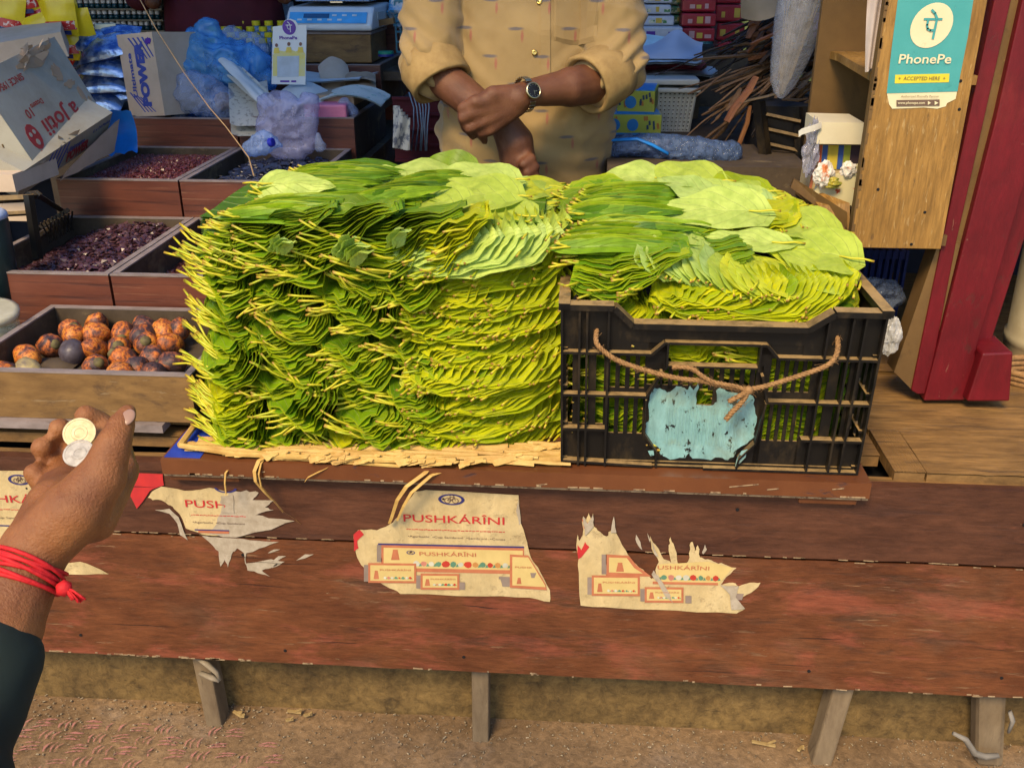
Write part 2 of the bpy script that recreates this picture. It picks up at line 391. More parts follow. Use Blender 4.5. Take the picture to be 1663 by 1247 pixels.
for i in range(16):
    x = rr.uniform(-1.1, .9); z = rr.uniform(.23, .48) if i % 3 else rr.uniform(.52, .64); l = rr.uniform(.04, .16); n_ = 8; zz = z; w0 = rr.uniform(.0004, .0009)
    pts_ = []
    for k in range(n_ + 1): pts_.append((x + l * k / n_, zz)); zz += rr.uniform(-.0016, .0013)
    for k in range(n_):
        wa, wb2 = w0 * math.sin(math.pi * (k + .02) / n_), w0 * math.sin(math.pi * (k + 1) / n_ * .98); (xa, za), (xb, zb2) = pts_[k], pts_[k + 1]
        mb.add([(xa, YF - .0022, za - wa), (xb, YF - .0022, zb2 - wb2), (xb, YF - .0022, zb2 + wb2), (xa, YF - .0022, za + wa)], [(0, 1, 2, 3)])
mb.build('cracks', M['black'], b, kind='stuff')
# legs
def leg(pxt, pyt, pxb, pyb, wd, dp, yb, z_top=.24):
    T = at(pxt, pyt, YF + .03); B_ = V(onz(pxb, pyb, 0)); T.z = z_top; B_.y = yb
    mb = MB(); T2 = V((T.x, YF + .033 + dp / 2, z_top)); B2 = V((B_.x, yb + dp / 2, -.005))
    vs = []
    for c, wd2 in ((B2, wd), (T2, wd * 1.05)):
        for dx, dy in ((-1, -1), (1, -1), (1, 1), (-1, 1)): vs.append(c + V((dx * wd2 / 2, dy * dp / 2, 0)))
    mb.add(vs, [(0, 3, 2, 1), (4, 5, 6, 7), (0, 1, 5, 4), (1, 2, 6, 5), (2, 3, 7, 6), (3, 0, 4, 7)])
    return mb
M['legw'] = layered('dusty_leg_wood', ((.12, .085, .05), (.22, .165, .1), 16, (2, 2, .6)), [((.06, .04, .03), 20, (2, 2, .5), .58, .1, .7)], rough=.8, bump=.002)
leg(322, 1070, 352, 1170, .035, .05, 1.52).build('leg', M['legw'], b, bevel=.004)
leg(780, 1095, 780, 1205, .034, .045, 1.515).build('leg', M['legw'], b, bevel=.003)
leg(1375, 1130, 1335, 1245, .04, .05, 1.50).build('leg', M['legw'], b, bevel=.005)
leg(1600, 1150, 1610, 1245, .055, .05, 1.52).build('leg', M['legw'], b, bevel=.012)
mb = MB(); c0 = at(318, 1066, YF + .022)
mb.tube([c0, at(336, 1078, 1.50), at(352, 1092, 1.495), at(358, 1104, 1.495)], [.005, .007, .006, .004], 6, flat=.5)
mb.tube([at(325, 1092, 1.50), at(345, 1100, 1.49), at(356, 1106, 1.49)], [.006, .008, .004], 6, flat=.5)
mb.build('rag', simple('grey_rag', (.3, .25, .18), .9, (.2, .16, .1)), smooth=True, label='twisted grey brown rag tied round the top of the leftmost bench leg', cat='rag')
mb = MB()
mb.tube([at(1548, 1190, 1.49), at(1568, 1200, 1.49), at(1582, 1222, 1.5), at(1600, 1228, 1.5), at(1622, 1226, 1.5)], [.004, .006, .007, .007, .005], 6)
mb.tube([at(1640, 1155, 1.5), at(1645, 1170, 1.495), at(1638, 1188, 1.495)], [.007, .009, .006], 6, flat=.5)
mb.build('wire', simple('grey_cable', (.22, .2, .17), .7), smooth=True, label='thick dusty grey cord wound round the rightmost bench leg', cat='cord')
# counter top slats
def slat(x0, x1, y0, y1, z1, th=.024, seed=0, lab=None):
    mb = MB(); mb.grid(lambda u, v: V((lerp(x0, x1, u), lerp(y0, y1, v) + (.002 * nz(u * 30, seed) if v in (0, 1) else 0), z1 + .0012 * nz(u * 20, v * 4, seed))), 60, 5)
    mb.bb(x0 + .001, x1 - .001, y0 + .003, y1 - .003, z1 - th, z1 - .003); mb.build('slat', M['deck'], b)
for i, (x0, x1, y0, y1, z1) in enumerate(((-1.5, 1.35, 1.527, 1.545, .648), (-1.5, -.73, 1.558, 1.60, .676), (-1.5, -.2, 1.602, 1.74, .663),
        (-.7, .57, 1.60, 1.74, .662), (.575, .63, 1.53, 1.70, .668), (.575, 1.3, 1.70, 1.98, .664), (.632, 1.3, 1.53, 1.695, .667),
        (-1.5, .57, 1.745, 2.0, .662), (-1.5, 1.3, 2.01, 2.12, .66))):
    slat(x0, x1, y0, y1, z1, seed=i)
mb = MB(); mb.bb(-1.5, 1.3, 1.53, 2.1, .30, .60); mb.build('inner_frame', M['black'], b)  # black block stands in for the shade below the slats

# pallet board
pb = empty('display_board', (-.1, 1.46, .648), 'thick glossy brown painted board under the leaf pile and the crate', 'board')
M['brownpaint'] = layered('glossy_brown_paint', ((.10, .032, .012), (.17, .06, .022), 6, (1, 1, 1)), [((.02, .018, .03), 14, (.6, 2, 2), .62, .06, .8), ((.5, .36, .2), 90, (.4, 1, 1), .74, .02, .9)], rough=.28, bump=.0008, spec=.6)
M['bluepaint'] = simple('blue_paint', (.02, .06, .42), .4, (.015, .04, .3), 20)

mb = MB(); mb.bb(-.735, .515, 1.4675, 1.4685, .6435, .6495); mb.build('lower_edge', M['chip'], pb)
mb = MB(); mb.bb(-.731, -.665, 1.470, 1.92, .6803, .6812); mb.build('blue_patch', M['bluepaint'], pb)
for q in ((-.73, -.60, 1.475, 1.52, .63, .6495), (-.02, .05, 1.475, 1.52, .636, .6495), (.40, .50, 1.475, 1.53, .628, .6495)): mb = MB(); mb.bb(*q); mb.build('batten', M['brownpaint'], pb, bevel=.003)
mb = MB(); rr = random.Random(5)
for i in range(40):
    x = rr.uniform(-.72, .5); mb.box((x, 1.4638 - .0002, .6795 - .001), (rr.uniform(.004, .02), .002, .0009), wall_rot(0, .6, 0))
for i in range(25):
    x = rr.uniform(-.72, .5); mb.box((x, 1.4612, .6525), (rr.uniform(.003, .02), .0016, .002), wall_rot(0, 0, 0))
for x, z, l in ((-.56, .665, .01), (-.548, .662, .006), (.3, .668, .05), (.35, .663, .02), (.46, .668, .02), (-.05, .656, .02)):
    mb.box((x, 1.4612, z), (l, .001, .0015), wall_rot(0, 0, -.15))
top_ = MB(); top_.bb(-.735, .515, 1.462, 1.93, .650, .680); merge(top_, mb, 1); top_.build('board_top', [M['brownpaint'], M['chip']], pb)

def tarp():
    m, N, L, P = nodes('blue_tarpaulin'); P.inputs['Base Color'].default_value = (.06, .25, .7, 1); P.inputs['Roughness'].default_value = .6
    t = N.new('ShaderNodeBsdfTranslucent'); t.inputs[0].default_value = (.34, .60, .96, 1); x = N.new('ShaderNodeMixShader'); x.inputs[0].default_value = .6
    L.new(P.outputs[0], x.inputs[1]); L.new(t.outputs[0], x.inputs[2]); L.new(x.outputs[0], N['Material Output'].inputs[0]); return m
# building shell behind the stall, unseen tarpaulin above
M['wallr'] = simple('dark_back_wall', (.035, .04, .06), .9, (.02, .022, .035), 3)
mb = MB(); mb.bb(-4.5, 4.5, 4.6, 4.7, 0, 2.6); mb.build('back_wall', M['wallr'], label='dark back wall of the stall behind the shelves of goods', cat='wall')
mb = MB(); mb.bb(-3.2, -3.1, 1.8, 4.58, 0, 2.6); mb.build('side_wall', M['wallr'], label='dark side wall closing the stall on the left', cat='wall')
mb = MB(); mb.bb(2.4, 2.5, 1.8, 4.58, 0, 2.6); mb.build('side_wall', M['wallr'], label='dark side wall closing the stall on the right', cat='wall')
mb = MB(); mb.bb(-3.3, 2.6, 1.27, 4.7, 2.62, 2.623); mb.build('awning', tarp(), label='blue tarpaulin roof stretched over the stall', cat='awning')  # out of view; placed to shade the back and tint it blue
mb = MB(); mb.bb(-3.1, 2.4, 2.12, 4.6, .06, .10); mb.build('stall_floor', M['deck'], kind='structure')
# ------------------------------------------------------------------ betel leaves
def cr(pts, s):
    """catmull-rom through 2D points"""
    n = len(pts) - 1; x = s * n; i = min(int(x), n - 1); t = x - i
    p0 = pts[max(i - 1, 0)]; p1 = pts[i]; p2 = pts[i + 1]; p3 = pts[min(i + 2, n)]
    return tuple(.5 * ((2 * p1[k]) + (-p0[k] + p2[k]) * t + (2 * p0[k] - 5 * p1[k] + 4 * p2[k] - p3[k]) * t * t + (-p0[k] + 3 * p1[k] - 3 * p2[k] + p3[k]) * t * t * t) for k in (0, 1))
def warpL(p):
    x, y, z = p
    z -= .045 * clamp((z - 1.04) / .08) * clamp((y - 1.50) / .15)
    y += .075 * clamp((x + .25) / .22) ** 2 + .05 * clamp((-.6 - x) / .09) ** 2
    return V((x, y, z))
def warpR(p):
    x, y, z = p
    z -= .03 * clamp((z - 1.02) / .08)
    y += .07 * clamp((x - .33) / .17) ** 2
    return V((x, y, z))
J0 = [(0, .50), (.25, .26), (.52, .05), (.76, -.04), (.94, .34), (1.02, .92)]
J1 = [(.04, .86), (.16, .74), (.30, .66), (.42, .70), (.50, .84), (.54, 1.04)]
K0 = [(0, .25), (.22, .02), (.5, .0), (.72, .28), (.95, .72), (1.25, 1.15)]
K1 = [(.02, .80), (.25, .86), (.5, 1.0), (.75, 1.14), (1.0, 1.24), (1.3, 1.30)]
S0 = [(0, .25), (.2, .05), (.5, 0), (.75, .12), (1, .55)]
S1 = [(0, .95), (.25, .85), (.5, .84), (.75, .92), (1, 1.15)]
LOOSE_N = 0
def bundle(P, w, h, d, N, c0, c1, mat, label, warp, stems=8, sdir=(-.85, -.35, .15), slen=.04, spos=(.02, .3), flare=.012, rise=.10, seed=0, ns=16, nv=5, yaw=0, wave=1., group='bundles of betel leaves in the piles', tipw=1., swid=.0019, sspread=.22, lean=0, roll=0):
    r = random.Random(seed * 13 + 5); mb = MB(); sm = MB(); P = V(P)
    ph = r.uniform(0, 6); fq = r.uniform(2.2, 3.8); fq2 = fq * 2.3; R = Matrix.Rotation(yaw, 3, 'Z') @ Matrix.Rotation(roll, 3, 'Y')
    def pt(k, s, v, q, uu=.5):
        t = k / max(1, N - 1)
        a = cr(c0, s); b_ = cr(c1, s); a2 = cr(c0, min(1, s + .02)); b2 = cr(c1, min(1, s + .02))
        cx = lerp(a[0], b_[0], t) * w; cz = lerp(a[1], b_[1], t) * h
        tx = (lerp(a2[0], b2[0], t) * w - cx); tz = (lerp(a2[1], b2[1], t) * h - cz)
        if s > .97:
            a3 = cr(c0, s - .02); b3 = cr(c1, s - .02); tx = cx - lerp(a3[0], b3[0], t) * w; tz = cz - lerp(a3[1], b3[1], t) * h
        l = math.hypot(tx, tz) or 1; nx, nzz = tz / l, -tx / l
        sg = h / max(N, 1)
        fl = flare * (1 - v) ** 2.0 + q[0] * (1 - v)
        w1 = math.sin(6.283 * fq * s + ph + .10 * k + q[1]); w2 = math.sin(6.283 * fq2 * s + ph * 2 - .13 * k + q[2] * .8)
        w1 = w1 * (1.25 - .25 * w1 * w1)
        rip = wave * (.0044 * w1 + .0022 * w2) * (1 - .8 * v)
        dd = fl + rip * (.4 + .6 * min(1, sg / .0038))
        sh = max(0, math.sin(math.pi * clamp(uu * .985 + .0075))) ** .5
        yy = d * v * (.1 + .9 * sh) + (.45 * d + .0) * (1 - sh) * (1 - v * .3) * (1 if k > N - 4 else .6) + lean * t + q[3] * (1 - v) + .0022 * math.sin(s * 19 + k * .7 + q[2] * 2) * (1 - v)
        zr = rise * d * v
        return V((cx + nx * dd, yy, cz + nzz * dd + zr))
    for k in range(N):
        q = (r.uniform(-.0012, .0012), r.uniform(-.45, .45), r.uniform(-1, 1), r.uniform(-.006, .006))
        s0 = r.uniform(0, .07); s1 = 1 - r.uniform(0, .09)
        def sp_(u, v):
            u = lerp(u, .5 - .5 * math.cos(math.pi * u), .75)
            return warp(P + R @ pt(k, lerp(s0, s1, u), v ** 1.5, q, u))
        mb.grid(sp_, ns, nv)
    sd_ = V(sdir).normalized()
    for i in range(stems):
        k = (N - 1) * r.random() ** 1.6 * .7; s = r.uniform(*spos)
        q = (0, 0, 0, 0); b0 = pt(k, s, .05, q)
        dr = (sd_ + V((r.uniform(-1, 1), r.uniform(-.6, .3), r.uniform(-1, 1))) * sspread).normalized(); L_ = slen * r.uniform(.7, 1.25)
        mid = b0 + dr * L_ * .5 + V((0, 0, -.002)); tip = b0 + dr * L_ + V((0, 0, r.uniform(-.006, .004)))
        bs = b0 - dr * .012 + V((0, .004, 0))
        sm.tube([warp(P + R @ p) for p in (bs, b0, mid, tip)], [swid * .8, swid * 1.15, swid, swid * 1.1], 5)
    root = empty('leaf_bundle', warp(P), label, 'betel leaves', group)
    mb.build('leaves', mat, root, smooth=True)
    if stems: sm.build('stalks', M['stem'], root, smooth=True)
    return root

def leaf_grid(mb, base, a, n, L_, W_, curl=.15, fold=.12, nu=14, nv=8, wav=.004, seed=0, warp=None):
    """one heart-shaped leaf: base = where the stalk joins, a = direction to the tip, n = up side"""
    a = V(a).normalized(); n = V(n); n = (n - a * n.dot(a)).normalized(); bx = a.cross(n)
    def fn(u, v):
        t = u; c = v * 2 - 1
        hw = W_ * (max(0, math.sin(math.pi * t ** .62)) ** .8) * (1 - .18 * t)
        y = L_ * t - .16 * L_ * abs(c) * (1 - t) ** 3
        x = c * hw
        z = -curl * L_ * (t - .35) ** 2 * 2 + fold * abs(x) + wav * math.sin(t * 9 + seed) * abs(c) + wav * .7 * math.sin(t * 17 + seed * 2 + c)
        p = V(base) + a * y + bx * x + n * z
        return warp(p) if warp else p
    mb.grid(fn, nu, nv)
def loose_leaf(base, a, n, L_, W_, mat, label, curl=.15, fold=.12, seed=0, stem=True, cat='leaf', wav=.004):
    root = empty('betel_leaf', V(base), label, cat, 'single leaves lying on the piles')
    mb = MB(); leaf_grid(mb, base, a, n, L_, W_, curl, fold, seed=seed, wav=wav); mb.build('blade', mat, root, smooth=True)
    if stem:
        s = MB(); a = V(a).normalized(); b_ = V(base); s.tube([b_ + a * .02, b_, b_ - a * .02 + V((0, 0, .003)), b_ - a * .038 + V((0, 0, .002))], [.0013, .0018, .0017, .002], 5); s.build('stalk', M['stem'], root, smooth=True)
    return root
def leaf_fan(P0, P1, n, a, nrm, L_, W_, mat, label, warp, stk=True, a2=None, n2=None, drop=.0035, seed=0, curl=.1, fold=.05, sdir=None, jit=0):
    """fallen-domino fan of whole leaves from P0 to P1"""
    r = random.Random(seed); mb = MB(); sm = MB(); a2 = a2 or a; n2 = n2 or nrm
    for i in range(n):
        t = i / max(1, n - 1); b_ = V(P0).lerp(V(P1), t); aa = V(a).lerp(V(a2), t) + V((r.uniform(-1, 1), r.uniform(-1, 1), r.uniform(-1, 1))) * .06; nn = V(nrm).lerp(V(n2), t) + V((0, r.uniform(-1, 1), r.uniform(-.6, .6))) * jit
        b_ = b_ - V((0, 0, drop * 0)) + V((r.uniform(-.003, .003), r.uniform(-.004, .004), r.uniform(-.001, .001)))
        leaf_grid(mb, b_, aa, nn, L_ * r.uniform(.9, 1.08), W_ * r.uniform(.9, 1.1), curl, fold, 12, 8, .003, seed + i, warp)
        if stk:
            q = V(sdir or (-aa.x, -aa.y, -aa.z)).normalized() + V((r.uniform(-.3, .3), r.uniform(-.2, .2), r.uniform(-.25, .25)))
            q.normalize(); sm.tube([warp(b_ + aa.normalized() * .01), warp(b_), warp(b_ + q * .014), warp(b_ + q * .026)], [.0013, .0019, .0018, .0021], 5)
    root = empty('leaf_bundle', warp(V(P0)), label, 'betel leaves', 'bundles of betel leaves in the piles')
    mb.build('leaves', mat, root, smooth=True)
    if stk: sm.build('stalks', M['stem'], root, smooth=True)
    return root

# ---- the big pile on the left
ROWN = ['bottom', 'second', 'third', 'fourth', 'fifth', 'sixth', 'seventh', 'eighth', 'ninth']
rr = random.Random(21)
COLN = ['leftmost', 'second column', 'third column', 'fourth column']
zr = .682
ROWS = 8
for row in range(ROWS):
    h = .062
    z = .684 + row * .0455
    xs = [-.672, -.575, -.455, -.345]
    off = (.022 if row % 2 else 0) + rr.uniform(-.008, .008)
    for c, x in enumerate(xs):
        wd = (.11, .13, .125, .11)[c] * rr.uniform(.84, 1.10)
        xx = x + (off if c else rr.uniform(-.006, .006)) + (.014 * row * (0.35 if c == 0 else .25)) * .5
        m = M['leaf'] if rr.random() < .75 else M['lime']
        st = 18 if c == 0 else rr.choice((4, 6, 9, 11))
        sdv = (-1, -.12, .32) if c == 0 else (rr.uniform(-.95, -.6), -.30, rr.uniform(-.1, .8))
        yy = 1.500 + rr.uniform(-.012, .012) + row * .0015
        bundle((xx, yy, z + rr.uniform(-.009, .009)), wd, h * rr.uniform(.85, 1.15), .13, rr.choice((10, 11, 12)), J0, J1, m,
               f'green leaf bundle, {ROWN[row]} row from the bottom of the left pile, {COLN[c]}', warpL, stems=st, sdir=sdv,
               slen=.036 if c else .044, seed=row * 10 + c, spos=(.05, .5) if c else (0, .4), yaw=rr.uniform(-.15, .2), roll=rr.uniform(-.16, .22), sspread=.3)
    # the wide fans at the right of the face
    x = -.30 + rr.uniform(-.02, .02)
    F0 = [(0, .35), (.1, .12), (.4, 0), (.75, .1), (.95, .4), (1, 1.0)]
    F1 = [(0.02, .66), (.06, .62), (.1, .66), (.14, .74), (.17, .86), (.18, 1.05)]
    bundle((x, 1.503 + rr.uniform(-.008, .008) + max(0, row - 3) * .005, z + rr.uniform(-.003, .003)), .285, .050, .13, 16, F0, F1, M['lime'],
           f'wide fanned yellow green bundle, {ROWN[row]} row from the bottom, right end of left pile', warpL, stems=30,
           sdir=(-.5, -.75, .05), slen=.018, seed=200 + row, spos=(.1, .95), ns=26, flare=.021, wave=1.0, swid=.0021, nv=6, yaw=rr.uniform(-.03, .04), roll=rr.uniform(-.05, .04))

# packed inside of the piles: sheets of leaf nobody could count, darkened to shade the gaps
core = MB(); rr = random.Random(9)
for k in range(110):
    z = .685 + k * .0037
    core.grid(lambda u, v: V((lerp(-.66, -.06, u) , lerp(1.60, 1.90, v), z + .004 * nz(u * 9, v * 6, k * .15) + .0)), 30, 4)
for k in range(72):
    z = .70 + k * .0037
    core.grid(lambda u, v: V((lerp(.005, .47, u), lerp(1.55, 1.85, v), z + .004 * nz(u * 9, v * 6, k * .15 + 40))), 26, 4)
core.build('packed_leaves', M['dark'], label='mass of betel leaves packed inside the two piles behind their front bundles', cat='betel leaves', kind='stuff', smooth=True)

# upper tiers of the left pile
T0 = [(0, .15), (.2, .02), (.45, 0), (.7, .25), (.88, .62), (1, 1.1)]
T1 = [(0, .8), (.2, .8), (.45, .85), (.7, 1.0), (.88, 1.2), (1, 1.4)]
bundle((-.645, 1.505, 1.025), .19, .10, .12, 18, K0, K1, M['leaf'], 'green bundle sweeping up to the right at the upper left corner', warpL, 30, (-1, -.25, .35), .045, seed=301, rise=.0, lean=.03, spos=(0, .5), flare=.014)
bundle((-.525, 1.500, 1.030), .18, .10, .12, 18, K0, K1, M['leaf'], 'green bundle fanned open, second along the upper edge of the left pile', warpL, 16, (-.85, -.3, .35), .042, seed=302, rise=.0, lean=.03, spos=(.1, .5), flare=.014)
bundle((-.405, 1.495, 1.025), .17, .10, .12, 18, K0, K1, M['leaf'], 'fanned bundle with a pale curled lobe, third along the upper edge of the left pile', warpL, 16, (-.85, -.3, .35), .042, seed=303, rise=.0, lean=.03, spos=(.1, .5), flare=.014)
bundle((-.30, 1.500, 1.02), .12, .09, .12, 14, K0, K1, M['lime'], 'bundle standing up steeply beside the pale lobes in the middle of the left pile', warpL, 12, (-.7, -.5, -.1), .03, seed=307, rise=.12, spos=(.2, .8), flare=.014)
UPB = ['long flat green bundle sweeping right just behind the upper left fans', 'second long flat bundle back from the upper left fans', 'long bundle whose front edge lies under the pale folded leaf', 'dark green bundle just behind the pale folded leaf', 'rearmost dark green bundle at the top left of the left pile']
for i, (x, y, z, wd, hh, c0, c1) in enumerate(((-.615, 1.545, 1.085, .36, .060, S0, [(0, .9), (.25, .95), (.5, 1.0), (.75, 1.05), (1, 1.2)]),
        (-.60, 1.60, 1.105, .33, .055, S0, [(0, .9), (.25, .95), (.5, 1.0), (.75, 1.05), (1, 1.2)]),
        (-.57, 1.65, 1.115, .30, .060, [(0, .3), (.2, .1), (.5, .05), (.75, .0), (1, -.35)], [(0, .9), (.25, 1.0), (.5, 1.05), (.75, .85), (1, .2)]),
        (-.56, 1.71, 1.125, .29, .055, [(0, .3), (.2, .1), (.5, .05), (.75, .0), (1, -.5)], [(0, .9), (.25, 1.1), (.5, 1.15), (.75, .8), (1, .1)]),
        (-.545, 1.77, 1.13, .27, .05, [(0, .3), (.2, .1), (.5, .05), (.75, .0), (1, -.6)], [(0, .9), (.25, 1.1), (.5, 1.15), (.75, .8), (1, .1)]))):
    bundle((x, y, z), wd, hh, .09, 13, c0, c1, M['leaf'], UPB[i], warpL, (26, 18, 12, 8, 5)[i], (-1, -.3, .25), .032, seed=304 + i, rise=-.10, wave=.9, spos=(0, .3), flare=.013, lean=.05)
# fans on the upper right of the left pile
G0 = [(0, .3), (.1, .08), (.4, 0), (.75, .08), (.95, .35), (1.02, .9)]
G1 = [(0.02, .7), (.05, .62), (.09, .62), (.13, .72), (.17, .9), (.2, 1.1)]
bundle((-.315, 1.505, 1.035), .27, .06, .11, 17, G0, G1, M['silver'], 'fan of pale rounded leaf lobes above the stalk line of the left pile', warpL, 20, (-.3, -.8, -.1), .018, seed=331, spos=(.15, .95), ns=24, nv=6, flare=.02, rise=.3, wave=.8)
bundle((-.27, 1.55, 1.065), .24, .05, .11, 13, G0, G1, M['pale'], 'second pale fan just behind the front one at the upper right', warpL, 8, (.6, -.8, -.1), .018, seed=332, spos=(.7, .98), ns=24, nv=6, flare=.02, rise=.25, wave=.8)
def lobes(P, n, step, sz, label, warp, seed):
    r = random.Random(seed); mb = MB()
    for i in range(n):
        c = V(P) + V(step) * i + V((0, r.uniform(-.003, .003), r.uniform(-.003, .003))); a = V((.25 + .12 * i, -.30, .85)).normalized()
        leaf_grid(mb, c - a * sz * .5, a, (.85, -.5, -.1), sz, sz * .42, -.5, .25, 10, 6, .003, seed + i, warp)
    return mb.build('leaf_lobe', M['silver'], smooth=True, label=label, cat='leaf lobes')
lobes((-.385, 1.488, 1.085), 5, (.009, -.001, -.004), .05, 'pale grey rounded leaf lobes curling out beside the third upper bundle', warpL, 3)
lobes((-.495, 1.488, 1.085), 4, (.008, -.001, -.003), .036, 'small pale rounded leaf lobe curling out beside the second upper bundle', warpL, 4)
lobes((-.30, 1.49, 1.095), 2, (.012, 0, -.002), .045, 'single grey leaf lobe bent over beside the broad pale leaves', warpL, 5)
leaf_fan((-.10, 1.56, 1.08), (-.04, 1.62, 1.10), 9, (-.85, .35, .12), (.1, -.4, 1), .13, .05, M['pale'], 'broad yellow green leaves fanned from the right edge of the left pile', warpL, seed=6, a2=(-.9, .1, .1), sdir=(.9, -.3, -.1))
leaf_fan((-.16, 1.58, 1.085), (-.11, 1.60, 1.10), 6, (-.8, .45, .12), (.1, -.4, 1), .13, .05, M['lime'], 'lime green leaves overlapping in the middle right of the left pile top', warpL, False, seed=16, a2=(-.9, .3, .1))
leaf_fan((-.07, 1.66, 1.115), (-.05, 1.80, 1.14), 14, (-.9, .1, .08), (0, -.2, 1), .13, .055, M['pale'], 'pale leaves with many stalks at the right end of the left pile top', warpL, seed=7, a2=(-.8, -.3, .08), sdir=(.95, -.2, -.05))
leaf_fan((-.12, 1.84, 1.142), (-.05, 1.82, 1.138), 8, (-.85, -.25, .06), (0, -.1, 1), .13, .055, M['silver'], 'silvery green leaves at the far right corner of the left pile top', warpL, seed=8, sdir=(.9, .2, -.1))
leaf_fan((-.22, 1.64, 1.115), (-.17, 1.72, 1.13), 6, (-.9, .25, .06), (0, -.3, 1), .15, .055, M['pale'], 'overlapping yellow green leaves left of centre on the left pile top', warpL, False, seed=18)
leaf_fan((-.575, 1.535, 1.105), (-.535, 1.62, 1.112), 20, (.95, .05, .03), (.05, -.8, .6), .21, .015, M['blade'], 'long green blades sweeping right along the upper left edge of the left pile', lambda p: V(p), seed=51, sdir=(-.9, -.3, .2), a2=(.9, .25, .02), fold=.5, jit=.45)
leaf_fan((-.555, 1.635, 1.120), (-.50, 1.76, 1.140), 28, (.93, .15, .04), (.05, -.85, .5), .20, .015, M['blade'], 'long green blades overlapping like shingles at the back left of the left pile', lambda p: V(p), seed=52, sdir=(-.9, -.2, .3), a2=(.85, .35, -.05), fold=.5, jit=.45)
leaf_fan((-.40, 1.60, 1.115), (-.30, 1.76, 1.125), 24, (.75, .40, .03), (.35, -.75, .45), .17, .015, M['blade'], 'dark green blades leaning right in the middle of the left pile top', lambda p: V(p), False, seed=53, a2=(.6, .5, -.03), fold=.5, jit=.45)
leaf_fan((-.02, 1.57, 1.055), (.03, 1.68, 1.068), 22, (.95, .05, .02), (.03, -.85, .5), .21, .015, M['blade'], 'long green blades overlapping across the left of the right pile', lambda p: V(p), seed=54, sdir=(-.9, -.3, .2), fold=.5, jit=.45)
leaf_fan((.0, 1.70, 1.080), (.03, 1.82, 1.095), 22, (.95, .1, .02), (.03, -.85, .5), .20, .015, M['blade'], 'upper long green blades at the back left of the right pile', lambda p: V(p), seed=55, sdir=(-.9, -.3, .3), fold=.5, jit=.45)
LL = loose_leaf
LL((-.12, 1.70, 1.110), (-.95, .12, .02), (0, -.25, 1), .19, .075, M['pale'], 'broad pale leaf lying flat in the middle of the left pile top', seed=1)
LL((-.13, 1.80, 1.118), (-.95, .05, .0), (0, -.2, 1), .20, .075, M['silver'], 'large pale leaf with clear veins at the back of the top of the left pile', seed=2)
LL((-.09, 1.63, 1.092), (-.9, .3, .05), (0, -.3, 1), .16, .062, M['pale'], 'yellow green leaf with dark scratches near the right of the top of the left pile', seed=3)
LL((-.25, 1.86, 1.123), (-.95, -.2, -.03), (0, -.1, 1), .17, .06, M['silver'], 'dull grey green leaf at the back left of the flat top of the left pile', seed=4)
LL((-.20, 1.66, 1.102), (-.9, .25, .02), (-.1, -.2, 1), .16, .06, M['pale'], 'yellowish leaf half under the broad pale one on the left pile', seed=5)
LL((-.555, 1.645, 1.138), (.95, -.10, .06), (-.1, -.7, .7), .13, .036, M['silver'], 'pale folded leaf pointing right at the top left corner of the left pile', fold=-.35, seed=6)
LL((-.325, 1.78, 1.118), (-.75, .45, .06), (.4, -.3, .9), .15, .052, M['silver'], 'greyish green leaf leaning over the rear left bundles of the left pile', seed=8)
LL((-.13, 1.60, 1.078), (-.9, .35, .1), (.1, -.35, 1), .14, .055, M['lime'], 'bright lime leaf on the front edge of the top of the left pile', seed=9)
LL((-.34, 1.585, 1.115), (-.8, -.1, .1), (.3, -.4, .8), .12, .045, M['leaf'], 'folded green leaf tip standing up in the middle of the left pile', fold=-.4, seed=10)
LL((-.215, 1.895, 1.122), (-.9, .1, -.05), (0, -.6, .6), .14, .04, M['leaf'], 'dark narrow leaf with a twin stalk at the rear edge of the left pile', seed=11)

# ---- the pile in the crate on the right
for row in range(6):
    z = .705 + row * .042
    for c, x in enumerate((.02, .135, .25)):
        xx = x + rr.uniform(-.01, .01); m = M['leaf'] if row < 4 else M['lime']
        bundle((xx, 1.512 + rr.uniform(0, .006) + max(0, row - 4) * .004, z + rr.uniform(-.004, .004)), .125, .06, .10, 13, J0, J1, m,
               f'leaf bundle inside the black crate, {ROWN[row]} row from the bottom, {("left", "centre", "right of centre")[c]}', warpR, stems=9 if row >= 4 else 4, sdir=(-.8, -.3, .25), slen=.04, seed=400 + row * 5 + c)
    bundle((.335, 1.515, z), .15, .055, .10, 20, S0, S1, M['lime'] if row > 3 else M['leaf'], f'leaf bundle inside the black crate, {ROWN[row]} row from the bottom, far right', warpR, stems=14 if row > 3 else 3, sdir=(-.3, -.8, .1), slen=.016, spos=(.1, .95), seed=470 + row)
FR0 = [(0, .35), (.1, .12), (.4, 0), (.75, .1), (.95, .4), (1, 1.0)]
bundle((-.005, 1.510, .985), .15, .085, .13, 16, K0, K1, M['leaf'], 'green bundle with rounded pale lobes at the front left above the crate rim', warpR, 18, (-.6, -.6, .1), .03, seed=501, rise=.0, lean=.03, spos=(0, .6))
bundle((.13, 1.510, .965), .34, .06, .15, 22, FR0, [(0, .7), (.06, .65), (.1, .7), (.14, .8), (.17, .95)], M['lime'], 'wide yellow green fan resting just above the crate rim on the right', warpR, 36, (-.4, -.75, .05), .018, seed=502, spos=(.1, .95), ns=26, flare=.017, nv=6, swid=.0021)
bundle((-.028, 1.56, 1.03), .33, .045, .12, 12, S0, [(0, .9), (.25, .95), (.5, 1.0), (.75, 1.05), (1, 1.2)], M['leaf'], 'long flat green bundle low in the middle of the right pile', warpR, 12, (-1, -.3, .1), .03, seed=503, rise=-.1, lean=.06, wave=.8)
